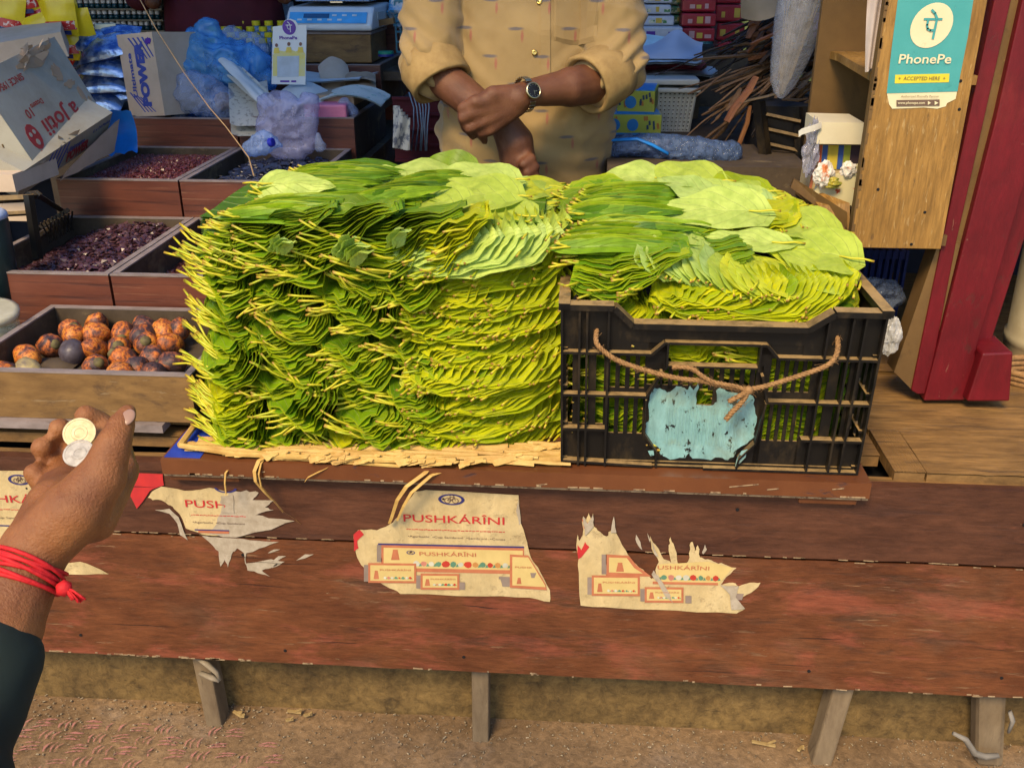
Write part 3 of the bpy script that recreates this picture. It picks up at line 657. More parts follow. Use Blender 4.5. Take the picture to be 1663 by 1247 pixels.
bundle((-.04, 1.64, 1.055), .30, .045, .12, 12, S0, [(0, .9), (.25, .95), (.5, 1.0), (.75, 1.05), (1, 1.1)], M['leaf'], 'long flat dark green bundle under the single pale leaf of the right pile', warpR, 12, (-1, -.3, .2), .03, seed=504, rise=-.1, lean=.06, wave=.8)
bundle((-.05, 1.72, 1.075), .25, .042, .12, 11, S0, S1, M['leaf'], 'upper long green bundle at the left of the right pile', warpR, 14, (-1, -.2, .3), .03, seed=505, rise=-.1, lean=.06, wave=.8)
bundle((-.065, 1.80, 1.09), .25, .035, .12, 9, S0, S1, M['leaf'], 'topmost thin green bundle at the rear left of the right pile', warpR, 14, (-1, -.2, .4), .03, seed=506, rise=-.1, lean=.06, wave=.8)
bundle((.24, 1.72, 1.055), .17, .05, .12, 14, S0, S1, M['lime'], 'lime bundle with brown stalk ends under the top leaves of the right pile', warpR, 26, (.2, -.9, -.1), .018, seed=507, spos=(.2, 1), flare=.012)
leaf_fan((.135, 1.545, 1.03), (.25, 1.545, 1.005), 11, (-.05, .8, .55), (.6, -.55, .6), .13, .055, M['silver'], 'fan of large rounded pale leaves in the middle front of the right pile', warpR, seed=23, sdir=(-.4, -.8, -.1))
leaf_fan((.26, 1.535, 1.0), (.36, 1.53, .995), 10, (.0, .85, .5), (.5, -.5, .75), .13, .055, M['pale'], 'fan of pale green leaves right of the rounded ones on the right pile', warpR, seed=24, sdir=(-.2, -.9, -.1), a2=(-.35, .85, .3), n2=(.2, -.45, .9))
leaf_fan((.46, 1.56, 1.0), (.49, 1.66, 1.02), 14, (-.85, .45, .38), (-.1, -.4, .9), .15, .06, M['pale'], 'broad yellow green leaves fanned out over the right end of the right pile', warpR, seed=25, sdir=(.85, -.4, .1), a2=(-.9, .2, .25))
leaf_fan((.40, 1.72, 1.055), (.46, 1.80, 1.06), 9, (-.9, .2, .15), (0, -.3, 1), .15, .06, M['pale'], 'yellow green leaves on the middle right shoulder of the right pile', warpR, seed=26, sdir=(.9, -.1, 0))
leaf_fan((.26, 1.78, 1.12), (.36, 1.83, 1.10), 12, (-.55, .3, .12), (.1, -.35, 1), .13, .055, M['silver'], 'silvery leaves with a row of cut stalks at the top of the right pile', warpR, seed=27, sdir=(.35, -.85, -.15))
leaf_fan((.37, 1.86, 1.11), (.43, 1.84, 1.085), 8, (-.8, .2, .1), (.25, -.3, 1), .12, .05, M['pale'], 'green leaves with stalks sticking out at the far right corner of the right pile', warpR, seed=28, sdir=(.95, -.2, .15))
LL((.33, 1.74, 1.081), (-.95, -.02, .03), (0, -.5, .9), .20, .06, M['silver'], 'long pale leaf pointing left along the top of the right pile', seed=31)
LL((.36, 1.655, 1.046), (-.95, .0, .06), (0, -.4, .9), .16, .034, M['silver'], 'narrow pale green leaf pointing left in the middle of the right pile', seed=32)
LL((.27, 1.90, 1.101), (-.9, .1, .02), (0, -.35, 1), .18, .07, M['pale'], 'broad yellow green leaf at the very top of the right pile', seed=33)
LL((.36, 1.88, 1.086), (-.9, .05, .03), (.1, -.3, 1), .17, .065, M['lime'], 'lime leaf arching over the rear right of the right pile', seed=34)
LL((.17, 1.91, 1.103), (-.95, .05, .02), (0, -.4, 1), .15, .05, M['silver'], 'pale leaf pointing left at the rear left of the right pile top', seed=35)
LL((.46, 1.72, 1.051), (-.9, .3, .05), (.1, -.3, 1), .17, .07, M['pale'], 'yellowish leaf with its stalk pointing at the cabinet on the right pile', seed=36)
LL((.47, 1.62, 1.031), (-.9, .35, .08), (.1, -.4, .9), .16, .07, M['pale'], 'large bright yellow green leaf at the right shoulder of the right pile', seed=37)

leaf_fan((-.03, 1.80, 1.085), (.0, 1.86, 1.09), 7, (.9, -.1, .05), (0, -.3, 1), .12, .05, M['leaf'], 'green leaves bridging the gap between the two piles at the back', lambda p: V(p), seed=41, sdir=(-.9, -.2, .2))
leaf_fan((-.02, 1.62, 1.045), (-.01, 1.72, 1.06), 9, (.9, -.1, .08), (0, -.35, 1), .11, .045, M['leaf'], 'green leaves with stalks at the left edge of the right pile', lambda p: V(p), seed=42, sdir=(-.9, -.3, .2))
# ---- dry straw mat under the left pile
M['straw'] = layered('dry_straw', ((.42, .24, .06), (.62, .42, .13), 30, (1, 1, 1)), [((.25, .13, .04), 60, (.3, 1, 1), .6, .08, .6)], rough=.6, bump=.0006)
mat = empty('straw_mat', (-.37, 1.49, .681), 'flat mat of dry straw coloured leaf sheaths under the left pile of leaves', 'straw mat')
mb = MB(); rr = random.Random(31)
for i in range(95):
    x = rr.uniform(-.71, -.06); l = rr.uniform(.05, .2); a = rr.uniform(-.1, .1); y = 1.472 + rr.uniform(0, .05) + .10 * clamp((x + .2) / .2) ** 2; z = .6822 + rr.random() * .009 + .004
    l = min(l, -.0 - x); wd = rr.uniform(.004, .013)
    mb.grid(lambda u, v: V((x + l * u, y + a * l * (u - .5) + wd * (v - .5) + .003 * nz(u * 4, i), z + .002 * math.sin(v * 3.1) + .004 * nz(u * 3, v, i * 1.7) - .004 * (1 - v))), 8, 2)
mb.tube([(-.71, 1.495, .692), (-.6, 1.474, .690), (-.4, 1.468, .690), (-.22, 1.47, .691)], .006, 6, flat=.8)
mb.tube([(-.70, 1.50, .684), (-.55, 1.478, .684), (-.3, 1.462, .683)], .004, 6, flat=.7)
mb.tube([(-.71, 1.495, .692), (-.708, 1.6, .70), (-.70, 1.75, .70)], .006, 6)
for i in range(44):
    x = rr.uniform(-.55, -.03); l = rr.uniform(.02, .05); y = 1.470 + rr.uniform(0, .02) + .10 * clamp((x + .2) / .2) ** 2
    a = rr.uniform(-.6, .6); c, s_ = math.cos(a), math.sin(a); wd = rr.uniform(.008, .02); z0 = .688 + rr.uniform(0, .008); tp = rr.uniform(.3, .95)
    mb.grid(lambda u, v: V((x + c * l * (u - .5) - s_ * wd * (v - .5) * (1 - tp * u), y - .01 + s_ * .4 * l * (u - .5) - .006 * (1 - v), z0 + wd * (v - .5) * .5 * (1 - tp * u) - .003 * math.cos(u * 3) + .003 * nz(u * 3, v * 3, i))), 7, 3)
mb.build('sheaths', M['straw'], mat)
def strip(pts, wd, name='dangling_strip'):
    s = MB(); n = len(pts)
    P3 = [at(*p) for p in pts]
    for i in range(n - 1):
        w0 = wd * (1 - .5 * i / n); w1 = wd * (1 - .5 * (i + 1) / n)
        s.add([P3[i] - V((w0, 0, 0)), P3[i + 1] - V((w1, 0, 0)), P3[i + 1] + V((w1, -.002, 0)), P3[i] + V((w0, -.002, 0))], [(0, 1, 2, 3)])
        s.add([P3[i] + V((w0, .0015, 0)), P3[i + 1] + V((w1, .0015, 0)), P3[i + 1] - V((w1, -.003, 0)), P3[i] - V((w0, -.003, 0))], [(0, 1, 2, 3)])
    return s.build(name, M['straw'], mat)
strip([(437, 738, 1.475), (420, 748, 1.462), (413, 765, 1.455), (415, 782, 1.452), (430, 800, 1.46), (442, 812, 1.47)], .004)
strip([(432, 740, 1.475), (424, 752, 1.460), (420, 770, 1.453), (424, 790, 1.452), (440, 808, 1.465), (460, 832, 1.480), (480, 845, 1.49), (488, 852, 1.491)], .0018)
strip([(372, 760, 1.468), (366, 768, 1.455), (365, 785, 1.452), (367, 803, 1.456)], .002)
strip([(700, 755, 1.475), (690, 768, 1.458), (660, 790, 1.452), (645, 812, 1.458), (636, 840, 1.474), (632, 850, 1.48)], .0045)
strip([(735, 760, 1.475), (700, 772, 1.456), (668, 800, 1.452), (655, 822, 1.458), (645, 845, 1.474)], .0035)
strip([(555, 740, 1.475), (530, 760, 1.462), (500, 775, 1.455), (495, 782, 1.452)], .0007)
for i, p in enumerate(((522, 778), (524, 788))): pass
# ------------------------------------------------------------------ black crate holding the right pile
def black_plastic(name, base=(.007, .0065, .006), dust=(.36, .24, .10)):
    m, N, L, P = nodes(name)
    g = N.new('ShaderNodeNewGeometry'); sp = N.new('ShaderNodeSeparateXYZ'); L.new(g.outputs['Normal'], sp.inputs[0])
    n = noisen(N, L, mapping(N, L), 45, 7, .7)
    up = mathn(N, L, 'MULTIPLY', mathn(N, L, 'MAXIMUM', mathn(N, L, 'SUBTRACT', sp.outputs[2], .35), 0), 1.6)   # dust settled on ledges
    q = ramp(N, [(.35, (.45,) * 3), (.6, (1,) * 3)]); L.new(n.outputs[0], q.inputs[0])
    f = mathn(N, L, 'MULTIPLY', up, q.outputs[0])
    q2 = ramp(N, [(.5, (0,) * 3), (.78, (.14,) * 3)]); n2 = noisen(N, L, mapping(N, L, (1, 1, .6), loc=(4, 2, 1)), 16, 8, .7); L.new(n2.outputs[0], q2.inputs[0])
    f = mathn(N, L, 'MINIMUM', mathn(N, L, 'ADD', f, q2.outputs[0]), .95)
    L.new(mixc(N, L, f, base, dust), P.inputs['Base Color'])
    r = mathn(N, L, 'MULTIPLY_ADD', f, .45, .4); L.new(r, P.inputs['Roughness']); P.inputs['Specular IOR Level'].default_value = .3
    return m
M['crate'] = black_plastic('black_plastic')
CX0, CX1, CY0, CY1, CZ0, CZ1 = -.024, .505, 1.480, 1.87, .683, .982
crate = empty('plastic_crate', (.24, 1.67, CZ0), 'dusty black plastic crate heaped with leaf bundles, with a torn pale blue patch', 'crate')
CWd = CX1 - CX0
def cu(cx): return CX0 + (cx - 45) / 1595 * CWd              # columns read off the crate's face, 45..1640
def cz(cy): return CZ1 - (cy - 130) / 765 * (CZ1 - CZ0)
def taper(mbb):
    out = []
    for x, y, z in mbb.v:
        t = 1 - (z - CZ0) / (CZ1 - CZ0); c = (CX0 + CX1) / 2
        out.append((c + (x - c) * (1 - .022 * t), y + (.006 * t if y < 1.65 else -.006 * t), z))
    mbb.v = out; return mbb
yA, yB = CY0 + .016, CY0                     # panel plane, outer plane of the ribs
# --- front panel: a thin sheet with slots left open
fp = MB()
def pan(x0, x1, y0, y1): fp.bb(cu(x0), cu(x1), yA, yA + .004, cz(y1), cz(y0))
pan(45, 310, 150, 345); pan(310, 400, 222, 345); pan(400, 585, 222, 345); pan(1045, 1265, 222, 345); pan(1265, 1375, 215, 345); pan(1375, 1640, 150, 345); pan(585, 1045, 222, 300)       # upper band round the hand hole
pan(45, 290, 345, 895) if False else None
def slots(x0, x1, y0, y1, n, bar=.45):
    """vertical bars with gaps between"""
    wd = (x1 - x0) / n
    for i in range(n + 1):
        c = x0 + i * wd; pan(max(x0, c - wd * bar / 2), min(x1, c + wd * bar / 2), y0, y1)
slots(45, 290, 345, 700, 3, .5); slots(290, 490, 360, 520, 4); slots(290, 490, 555, 745, 4)
pan(290, 490, 340, 362); pan(290, 490, 518, 557); pan(290, 490, 743, 893); pan(45, 290, 700, 893); pan(490, 585, 300, 430)
slots(1105, 1330, 360, 520, 5); slots(1105, 1310, 560, 760, 5); pan(1105, 1330, 345, 362); pan(1105, 1330, 518, 562); pan(1095, 1310, 758, 893)
slots(1330, 1640, 345, 740, 3, .5); pan(1300, 1640, 740, 893); pan(1045, 1105, 300, 560)
slots(560, 1080, 398, 520, 10); pan(490, 755, 500, 893); pan(835, 1105, 500, 893); pan(755, 835, 592, 893); pan(585, 1045, 392, 408)
pan(1080, 1110, 560, 893)
taper(fp).build('front_panel', M['crate'], crate)
# --- ribs and ledges, standing proud
rb = MB()
def rib(x, y0, y1, wd=9): rb.bb(cu(x - wd / 2), cu(x + wd / 2), yB, yA + .001, cz(y1), cz(y0))
for x in (52, 140, 178, 285): rib(x, 150, 893, 11)
for x in (1360, 1475, 1535, 1628): rib(x, 150, 893, 11)
rib(585, 285, 410, 10); rib(1045, 285, 410, 10)
def seg(pts, th=.0045, y0=None, y1=None, mbb=None):
    mbb = mbb or rb; y0 = yB + .001 if y0 is None else y0; y1 = yA + .0005 if y1 is None else y1
    for (xa, ya), (xb, yb_) in zip(pts, pts[1:]):
        A = (cu(xa), cz(ya)); B_ = (cu(xb), cz(yb_)); dx, dz = B_[0] - A[0], B_[1] - A[1]; l = math.hypot(dx, dz) or 1; nx, nz_ = -dz / l * th / 2, dx / l * th / 2
        vs = []
        for y in (y0, y1):
            vs += [(A[0] - nx, y, A[1] - nz_), (B_[0] - nx, y, B_[1] - nz_), (B_[0] + nx, y, B_[1] + nz_), (A[0] + nx, y, A[1] + nz_)]
        mbb.add(vs, [(0, 1, 2, 3), (7, 6, 5, 4), (0, 4, 5, 1), (1, 5, 6, 2), (2, 6, 7, 3), (3, 7, 4, 0)])
seg([(50, 345), (505, 345), (570, 290), (1075, 290), (1135, 348), (1635, 348)])
seg([(50, 545), (492, 545), (560, 440), (560, 425)]); seg([(1070, 430), (1110, 556), (1635, 556)])
seg([(50, 712), (285, 712)]); seg([(1310, 735), (1635, 735)])
seg([(50, 875), (540, 890)]); seg([(815, 893), (1635, 893)]); seg([(540, 893), (815, 893)], .003, yB + .006)
seg([(490, 560), (490, 730), (560, 820), (560, 893)], .003); seg([(1105, 560), (1075, 760), (1000, 840), (990, 893)], .003)
seg([(590, 396), (1040, 396)], .0035)
taper(rb).build('rib', M['crate'], crate)
# --- rim with its dip
rim = MB(); top = [(45, 135), (310, 135), (405, 212), (1262, 212), (1380, 140), (1640, 140)]
seg(top, .010, yB - .004, yA + .006, rim)
for (xa, ya), (xb, yb_) in zip(top, top[1:]):         # face under the rim down to the upper ledge
    vs = [(cu(xa), yA, cz(345)), (cu(xb), yA, cz(345)), (cu(xb), yA, cz(yb_)), (cu(xa), yA, cz(ya))]
    if xa in (405,): vs[0] = (cu(xa), yA, cz(300)); vs[1] = (cu(xb), yA, cz(300))
    vs2 = [(x, yA - .0015, z) for x, y, z in vs]; rim.add(vs2 + [(x, yA + .005, z) for x, y, z in vs], [(0, 1, 2, 3), (7, 6, 5, 4), (0, 4, 5, 1), (1, 5, 6, 2), (2, 6, 7, 3), (3, 7, 4, 0)])
taper(rim).build('rim', M['crate'], crate)
# --- sides, back, corners
for name, x in (('side_panel', CX0), ('side_panel', CX1)):
    s = MB(); xi = x + .012 * (1 if x < .2 else -1)
    for z0, z1 in ((.683, .74), (.93, .982)): s.bb(min(x, xi) + .004, max(x, xi) - .004, CY0 + .02, CY1, z0, z1)
    for k in range(14): y = CY0 + .02 + k * .028; s.bb(min(x, xi) + .004, max(x, xi) - .003, y, y + .014, .739, .931)
    for z in (.69, .76, .83, .90): s.bb(min(x, xi), max(x, xi), CY0 + .01, CY1, z, z + .004)
    s.bb(min(x, xi) - .003, max(x, xi) + .004, CY0 - .004, CY1 + .004, .975, .987)
    taper(s).build(name, M['crate'], crate)
s = MB()
for z0, z1 in ((.683, .76), (.92, .982)): s.bb(CX0, CX1, CY1 - .006, CY1, z0, z1)
for k in range(26): x = CX0 + .005 + k * .0203; s.bb(x, x + .010, CY1 - .005, CY1 - .001, .759, .921)
s.bb(CX0, CX1, CY1 - .01, CY1 + .006, .974, .986)
taper(s).build('back_panel', M['crate'], crate)
s = MB(); s.bb(CX0 + .008, CX1 - .008, CY0 + .012, CY1 - .005, .6845, .690); taper(s).build('floor', M['crate'], crate)
# --- torn pale blue paint on the middle plate
M['cratepaint'] = layered('flaking_pale_blue_paint', ((.17, .36, .36), (.26, .47, .46), 16, (1, 1, 1)), [((.015, .015, .015), 42, (1.6, 1, 1), .595, .02, 1), ((.22, .26, .16), 9, (1, 1, 1), .50, .15, .6)], rough=.5, grain=(60, (1, 1, .3), .7))
pp = [(515, 520), (560, 515), (600, 535), (640, 510), (670, 505), (700, 520), (715, 500), (735, 520), (755, 485), (760, 500), (750, 530), (754, 592), (838, 592), (860, 575), (850, 520), (870, 505), (900, 520), (960, 530), (1010, 520), (1040, 540), (1060, 600), (1075, 640), (1068, 700), (1075, 740), (1040, 775), (1000, 800), (985, 830), (950, 862), (900, 850), (860, 865), (760, 860), (740, 830), (720, 858), (640, 870), (590, 850), (575, 810), (530, 780), (500, 740), (498, 690), (515, 670), (505, 600)]
jj = random.Random(2); P3 = []
for i, (x, y) in enumerate(pp):
    nx_, ny_ = pp[(i + 1) % len(pp)]
    for t in (0, .33, .66):
        P3.append(V((cu(lerp(x, nx_, t) + jj.uniform(-5, 5) * (t > 0)), yA - .0012, cz(lerp(y, ny_, t) + jj.uniform(-5, 5) * (t > 0)))))
s = MB(); s.poly(P3, (0, .001, 0))
for k in range(21):
    x = 610 + k * 18
    for (a_, b_) in (((602 if 740 < x < 850 else 605), 790),):
        s.bb(cu(x), cu(x + 7), yA - .0027, yA - .0012, cz(b_ + jj.uniform(-6, 6)), cz(a_ + jj.uniform(-4, 8)))
P4 = [V((cu(x), yB + .004, cz(y))) for x, y in ((985, 880), (990, 840), (1010, 800), (1040, 790), (1035, 830), (1010, 860))]
s.poly(P4, (0, .001, 0)); s.poly([V((cu(x), yB + .0045, cz(y))) for x, y in ((515, 815), (545, 812), (550, 835), (530, 840))], (0, .001, 0))
taper(s).build('paint_patch', M['cratepaint'], crate)
# --- jute rope
M['jute'] = simple('jute_fibre', (.36, .20, .08), .9, (.22, .12, .045), 160, bump=.001)
def twisted(pts, r, name, parent, turns=140, hair=0):
    """two-strand cord following pts (smoothed)"""
    P = []
    n = 14 * (len(pts) - 1)
    for i in range(n + 1):
        s_ = i / n * (len(pts) - 1); k = min(int(s_), len(pts) - 2); t = s_ - k
        p0, p1, p2, p3 = (V(pts[max(k - 1, 0)]), V(pts[k]), V(pts[k + 1]), V(pts[min(k + 2, len(pts) - 1)]))
        P.append(.5 * ((2 * p1) + (p2 - p0) * t + (2 * p0 - 5 * p1 + 4 * p2 - p3) * t * t + (3 * p1 - p0 - 3 * p2 + p3) * t ** 3))
    mb = MB(); ln = 0; L_ = [0]
    for a, b_ in zip(P, P[1:]): ln += (b_ - a).length; L_.append(ln)
    fine = []; m = max(8, int(ln / .0022))
    for j in range(m + 1):
        q = ln * j / m; k = 0
        while k < len(P) - 2 and L_[k + 1] < q: k += 1
        t = (q - L_[k]) / max(1e-9, L_[k + 1] - L_[k]); fine.append((P[k].lerp(P[k + 1], t), (P[k + 1] - P[k]).normalized(), q))
    for st in (0, 1, 2):
        pp_ = []
        for p, t, q in fine:
            a = V((0, 0, 1)) if abs(t.z) < .8 else V((1, 0, 0)); a = (a - t * a.dot(t)).normalized(); c = t.cross(a)
            th = q * 330 + st * 2.094; pp_.append(p + a * math.cos(th) * r * .5 + c * math.sin(th) * r * .5)
        mb.tube(pp_, r * .62, 5)
    hr = random.Random(len(pts))
    for _ in range(hair):
        p, t, q = hr.choice(fine); d = V((hr.uniform(-1, 1), hr.uniform(-1, .3), hr.uniform(-1, 1))).normalized() * hr.uniform(.004, .011)
        mb.tube([p, p + d * .6 + t * .004, p + d + t * .008 * hr.uniform(-1, 1)], .00025, 3, cap=False)
    return mb.build(name, M['jute'], parent, smooth=True)
rope = empty('jute_rope', (.24, 1.46, .87), 'frayed jute rope tied in a knot across the front of the black crate', 'rope')
R3 = lambda cx, cy, dy=0.0: V((cu(cx), yB - .008 + dy, cz(cy)))
twisted([R3(232, 245, .03), R3(228, 285, .004), R3(270, 325), R3(350, 365, -.002), R3(500, 405, -.004), R3(650, 432, -.006), R3(760, 440, -.006), R3(880, 462, -.006), R3(985, 470, -.008), R3(1100, 448, -.006), R3(1240, 405, -.003), R3(1350, 368), R3(1398, 330, .002), R3(1415, 285, .012), R3(1418, 245, .032)], .0042, 'cord', rope, hair=330)
twisted([R3(610, 385, .0), R3(700, 385, -.004), R3(760, 415, -.009), R3(820, 440, -.010), R3(930, 455, -.012), R3(1005, 480, -.012)], .0038, 'cord', rope, hair=90)
twisted([R3(1000, 468, -.012), R3(960, 485, -.016), R3(900, 525, -.012)], .0045, 'cord_end', rope, hair=40)
twisted([R3(985, 475, -.014), R3(965, 520, -.014), R3(925, 570, -.012), R3(895, 612, -.010)], .0046, 'cord_end', rope, hair=60)
mb = MB(); mb.lathe([(.002, -.008), (.007, -.004), (.0078, 0), (.007, .004), (.002, .008)], R3(990, 470, -.012), 10, (1, 0, .3)); mb.build('knot', M['jute'], rope, smooth=True)
# ------------------------------------------------------------------ trays of the stepped display on the left
M['laminate'] = layered('red_brown_laminate', ((.085, .025, .016), (.16, .05, .028), 5, (1, 1, 4)), [((.04, .014, .012), 7, (.35, 1, 9), .5, .12, .8), ((.30, .15, .08), 9, (.3, 1, 14), .60, .06, .55)], rough=.38, bump=.0003, spec=.5)
M['rim'] = layered('grey_wood_edge', ((.16, .13, .12), (.30, .25, .24), 30, (.5, 1, 1)), [((.08, .06, .05), 40, (.4, 1, 1), .6, .1, .6)], rough=.6)
M['inner'] = layered('dusty_dark_board', ((.045, .032, .02), (.10, .072, .045), 14, (1, 1, 1)), [((.26, .2, .1), 10, (1, 1, 1.5), .58, .12, .6)], rough=.75)
M['oldwood'] = layered('old_brown_wood', ((.12, .065, .022), (.25, .145, .05), 12, (1, 1, 3)), [((.05, .03, .02), 9, (1, 1, 2), .56, .12, .7), ((.3, .22, .12), 22, (.6, 1, 3), .62, .05, .5)], rough=.65, bump=.001)
def tray(x0, x1, y0, y1, z0, z1, label, front='laminate', th=.013, group='open wooden trays of the stepped display', inner='inner', zf=None, right=None):
    t = empty('wooden_tray', ((x0 + x1) / 2, (y0 + y1) / 2, z0), label, 'tray', group)
    m = MB(); m.bb(x0, x1, y0, y0 + th, z0, z1 - .004); m.build('front_panel', M[front], t)
    for xa in (x0, x1 - th):
        m = MB(); m.bb(xa, xa + th, y0 + th + .0005, y1, z0, z1 - .004); m.build('side_panel', M[inner], t)
    m = MB(); m.bb(x0 + th, x1 - th, y1 - th, y1, z0, z1 - .004); m.build('back_panel', M[inner], t)
    m = MB(); m.bb(x0 + th, x1 - th, y0 + th, y1 - th, z0, (zf or z1 - .07)); m.build('bottom', M[inner], t)
    m = MB(); w_ = th + .001
    m.bb(x0 - .001, x1 + .001, y0 - .001, y0 + w_, z1 - .0035, z1); m.bb(x0 - .001, x1 + .001, y1 - w_, y1, z1 - .0035, z1)
    m.bb(x0 - .001, x0 + w_, y0 + w_ + .0003, y1 - w_ - .0003, z1 - .0035, z1); m.bb(x1 - w_, x1 + .001, y0 + w_ + .0003, y1 - w_ - .0003, z1 - .0035, z1)
    m.build('rim', M['rim'], t)
    return t
tray(-1.150, -.700, 1.555, 1.915, .708, .805, 'weathered brown wooden tray holding the orange betel nuts, nearest the front', 'oldwood', .012, zf=.742)
tray(-1.362, -1.018, 1.93, 2.432, .745, .873, 'wooden tray of dark purple brown dried petals in the second row, left', zf=.79)
tray(-1.012, -.668, 1.93, 2.432, .745, .873, 'wooden tray of reddish brown flakes in the second row, beside the leaf pile', zf=.79)
tray(-1.384, -1.054, 2.445, 2.93, .835, .968, 'wooden tray of fine dark red granules in the third row', zf=.90)
tray(-1.048, -.700, 2.445, 2.93, .835, .968, 'wooden tray of dark bluish discs in the third row, right', zf=.89)
tray(-1.405, -1.058, 2.945, 3.44, .925, 1.052, 'empty looking tray under the blue plastic bag in the fourth row', zf=1.0)
tray(-1.052, -.690, 2.945, 3.44, .925, 1.058, 'wooden tray of papers and a pink packet in the fourth row', zf=.98)
rk = empty('display_rack', (-1.05, 2.4, .1), 'dark stepped wooden rack carrying the trays', 'rack')
for y0, y1, z in ((1.925, 2.437, .742), (2.441, 2.937, .832), (2.941, 3.8, .922)):
    m = MB(); m.bb(-1.40, -.665, y0, y1, z - .02, z); m.bb(-1.40, -.668, y0 + .01, y0 + .03, .67, z - .021); m.bb(-.69, -.668, y0 + .032, y1 - .005, .12, z - .022); m.build('step', M['inner'], rk)
# narrow strips of wood under the nut tray
m = MB(); m.bb(-1.5, -.76, 1.540, 1.575, .692, .707); m.build('wood_strip', M['rim'], label='thin nailed wooden strip under the front of the nut tray', cat='wood strip')
m = MB(); m.bb(-1.5, -.70, 1.60, 1.90, .680, .7075); m.build('wood_block', M['oldwood'], label='wide wooden block supporting the nut tray from behind the thin strip', cat='wood block')

def chips(name, x0, x1, y0, y1, zf, n, size, mat, label, seed, flat=.3, disc=False, height=None):
    r = random.Random(seed); m = MB()
    hf = height or (lambda u, v: .012)
    m.grid(lambda u, v: V((lerp(x0, x1, u), lerp(y0, y1, v), zf + hf(u, v) * .9 + .001)), 24, 30)
    for i in range(n):
        u, v = r.random(), r.random(); hh = hf(u, v)
        p = V((lerp(x0 + size, x1 - size, u), lerp(y0 + size, y1 - size, v), zf + hh + size * r.uniform(-.1, .5)))
        s_ = size * r.uniform(.6, 1.3); R = Matrix.Rotation(r.uniform(0, 6), 3, 'Z') @ Matrix.Rotation(r.uniform(-.7, .7), 3, 'X') @ Matrix.Rotation(r.uniform(-.5, .5), 3, 'Y')
        if disc:
            k = 9; vs = [p + R @ V((s_ * math.cos(6.283 * j / k), s_ * math.sin(6.283 * j / k), 0)) for j in range(k)]
            m.add(vs + [q + R @ V((0, 0, s_ * .25)) for q in vs], [tuple(range(k))[::-1], tuple(range(k, 2 * k))] + [(j, (j + 1) % k, (j + 1) % k + k, j + k) for j in range(k)])
        else:
            vs = [V((1, 0, 0)), V((0, 1, 0)), V((-1, .2, .3)), V((0, -1, 0)), V((.1, 0, 1.1)), V((0, .1, -1))]
            vs = [p + R @ V((a.x * s_ * r.uniform(.7, 1.3), a.y * s_ * r.uniform(.6, 1.2), a.z * s_ * flat)) for a in vs]
            m.add(vs, [(0, 1, 4), (1, 2, 4), (2, 3, 4), (3, 0, 4), (1, 0, 5), (2, 1, 5), (3, 2, 5), (0, 3, 5)])
    return m.build(name, mat, label=label, cat='spice', kind='stuff')
def chipmat(name, cols, rough=.35):
    m, N, L, P = nodes(name); g = N.new('ShaderNodeNewGeometry')
    r = ramp(N, [(i / (len(cols) - 1), c) for i, c in enumerate(cols)]); L.new(g.outputs['Random Per Island'], r.inputs[0])
    L.new(r.outputs[0], P.inputs['Base Color']); P.inputs['Roughness'].default_value = rough; P.inputs['Specular IOR Level'].default_value = .6
    return m
M['petal'] = chipmat('dried_petals', [(.035, .014, .022), (.06, .02, .03), (.10, .045, .05), (.025, .012, .02)])
M['flake'] = chipmat('red_flakes', [(.09, .02, .014), (.15, .04, .02), (.07, .02, .02), (.2, .07, .04)])
M['granule'] = chipmat('red_granules', [(.10, .018, .016), (.15, .03, .025), (.07, .012, .014), (.2, .06, .05)])
M['disc'] = chipmat('dark_discs', [(.02, .02, .04), (.035, .04, .075), (.012, .012, .02), (.05, .06, .11)])
chips('dried_petals', -1.348, -1.032, 1.945, 2.418, .79, 1500, .009, M['petal'], 'dark purple brown dried petals filling the second row tray', 1, height=lambda u, v: .014 + .055 * clamp(1.3 - abs(u - .62) * 1.8) * clamp(.4 + v * .9) ** .8)
chips('red_flakes', -.998, -.682, 1.945, 2.418, .79, 1000, .008, M['flake'], 'reddish brown flakes heaped in the tray beside the leaf pile', 2, height=lambda u, v: .012 + .062 * clamp((u - .10) * 2.5) * clamp(.3 + v))
chips('red_granules', -1.370, -1.068, 2.46, 2.916, .90, 3800, .0045, M['granule'], 'fine dark red granules filling the third row tray', 3, flat=.8, height=lambda u, v: .042 + .018 * math.sin(v * 3.14) * math.sin(u * 3.14))
chips('dark_discs', -1.034, -.714, 2.46, 2.916, .89, 900, .010, M['disc'], 'dark bluish discs filling the right tray of the third row', 4, disc=True, height=lambda u, v: .03 + .02 * math.sin(u * 3.14))

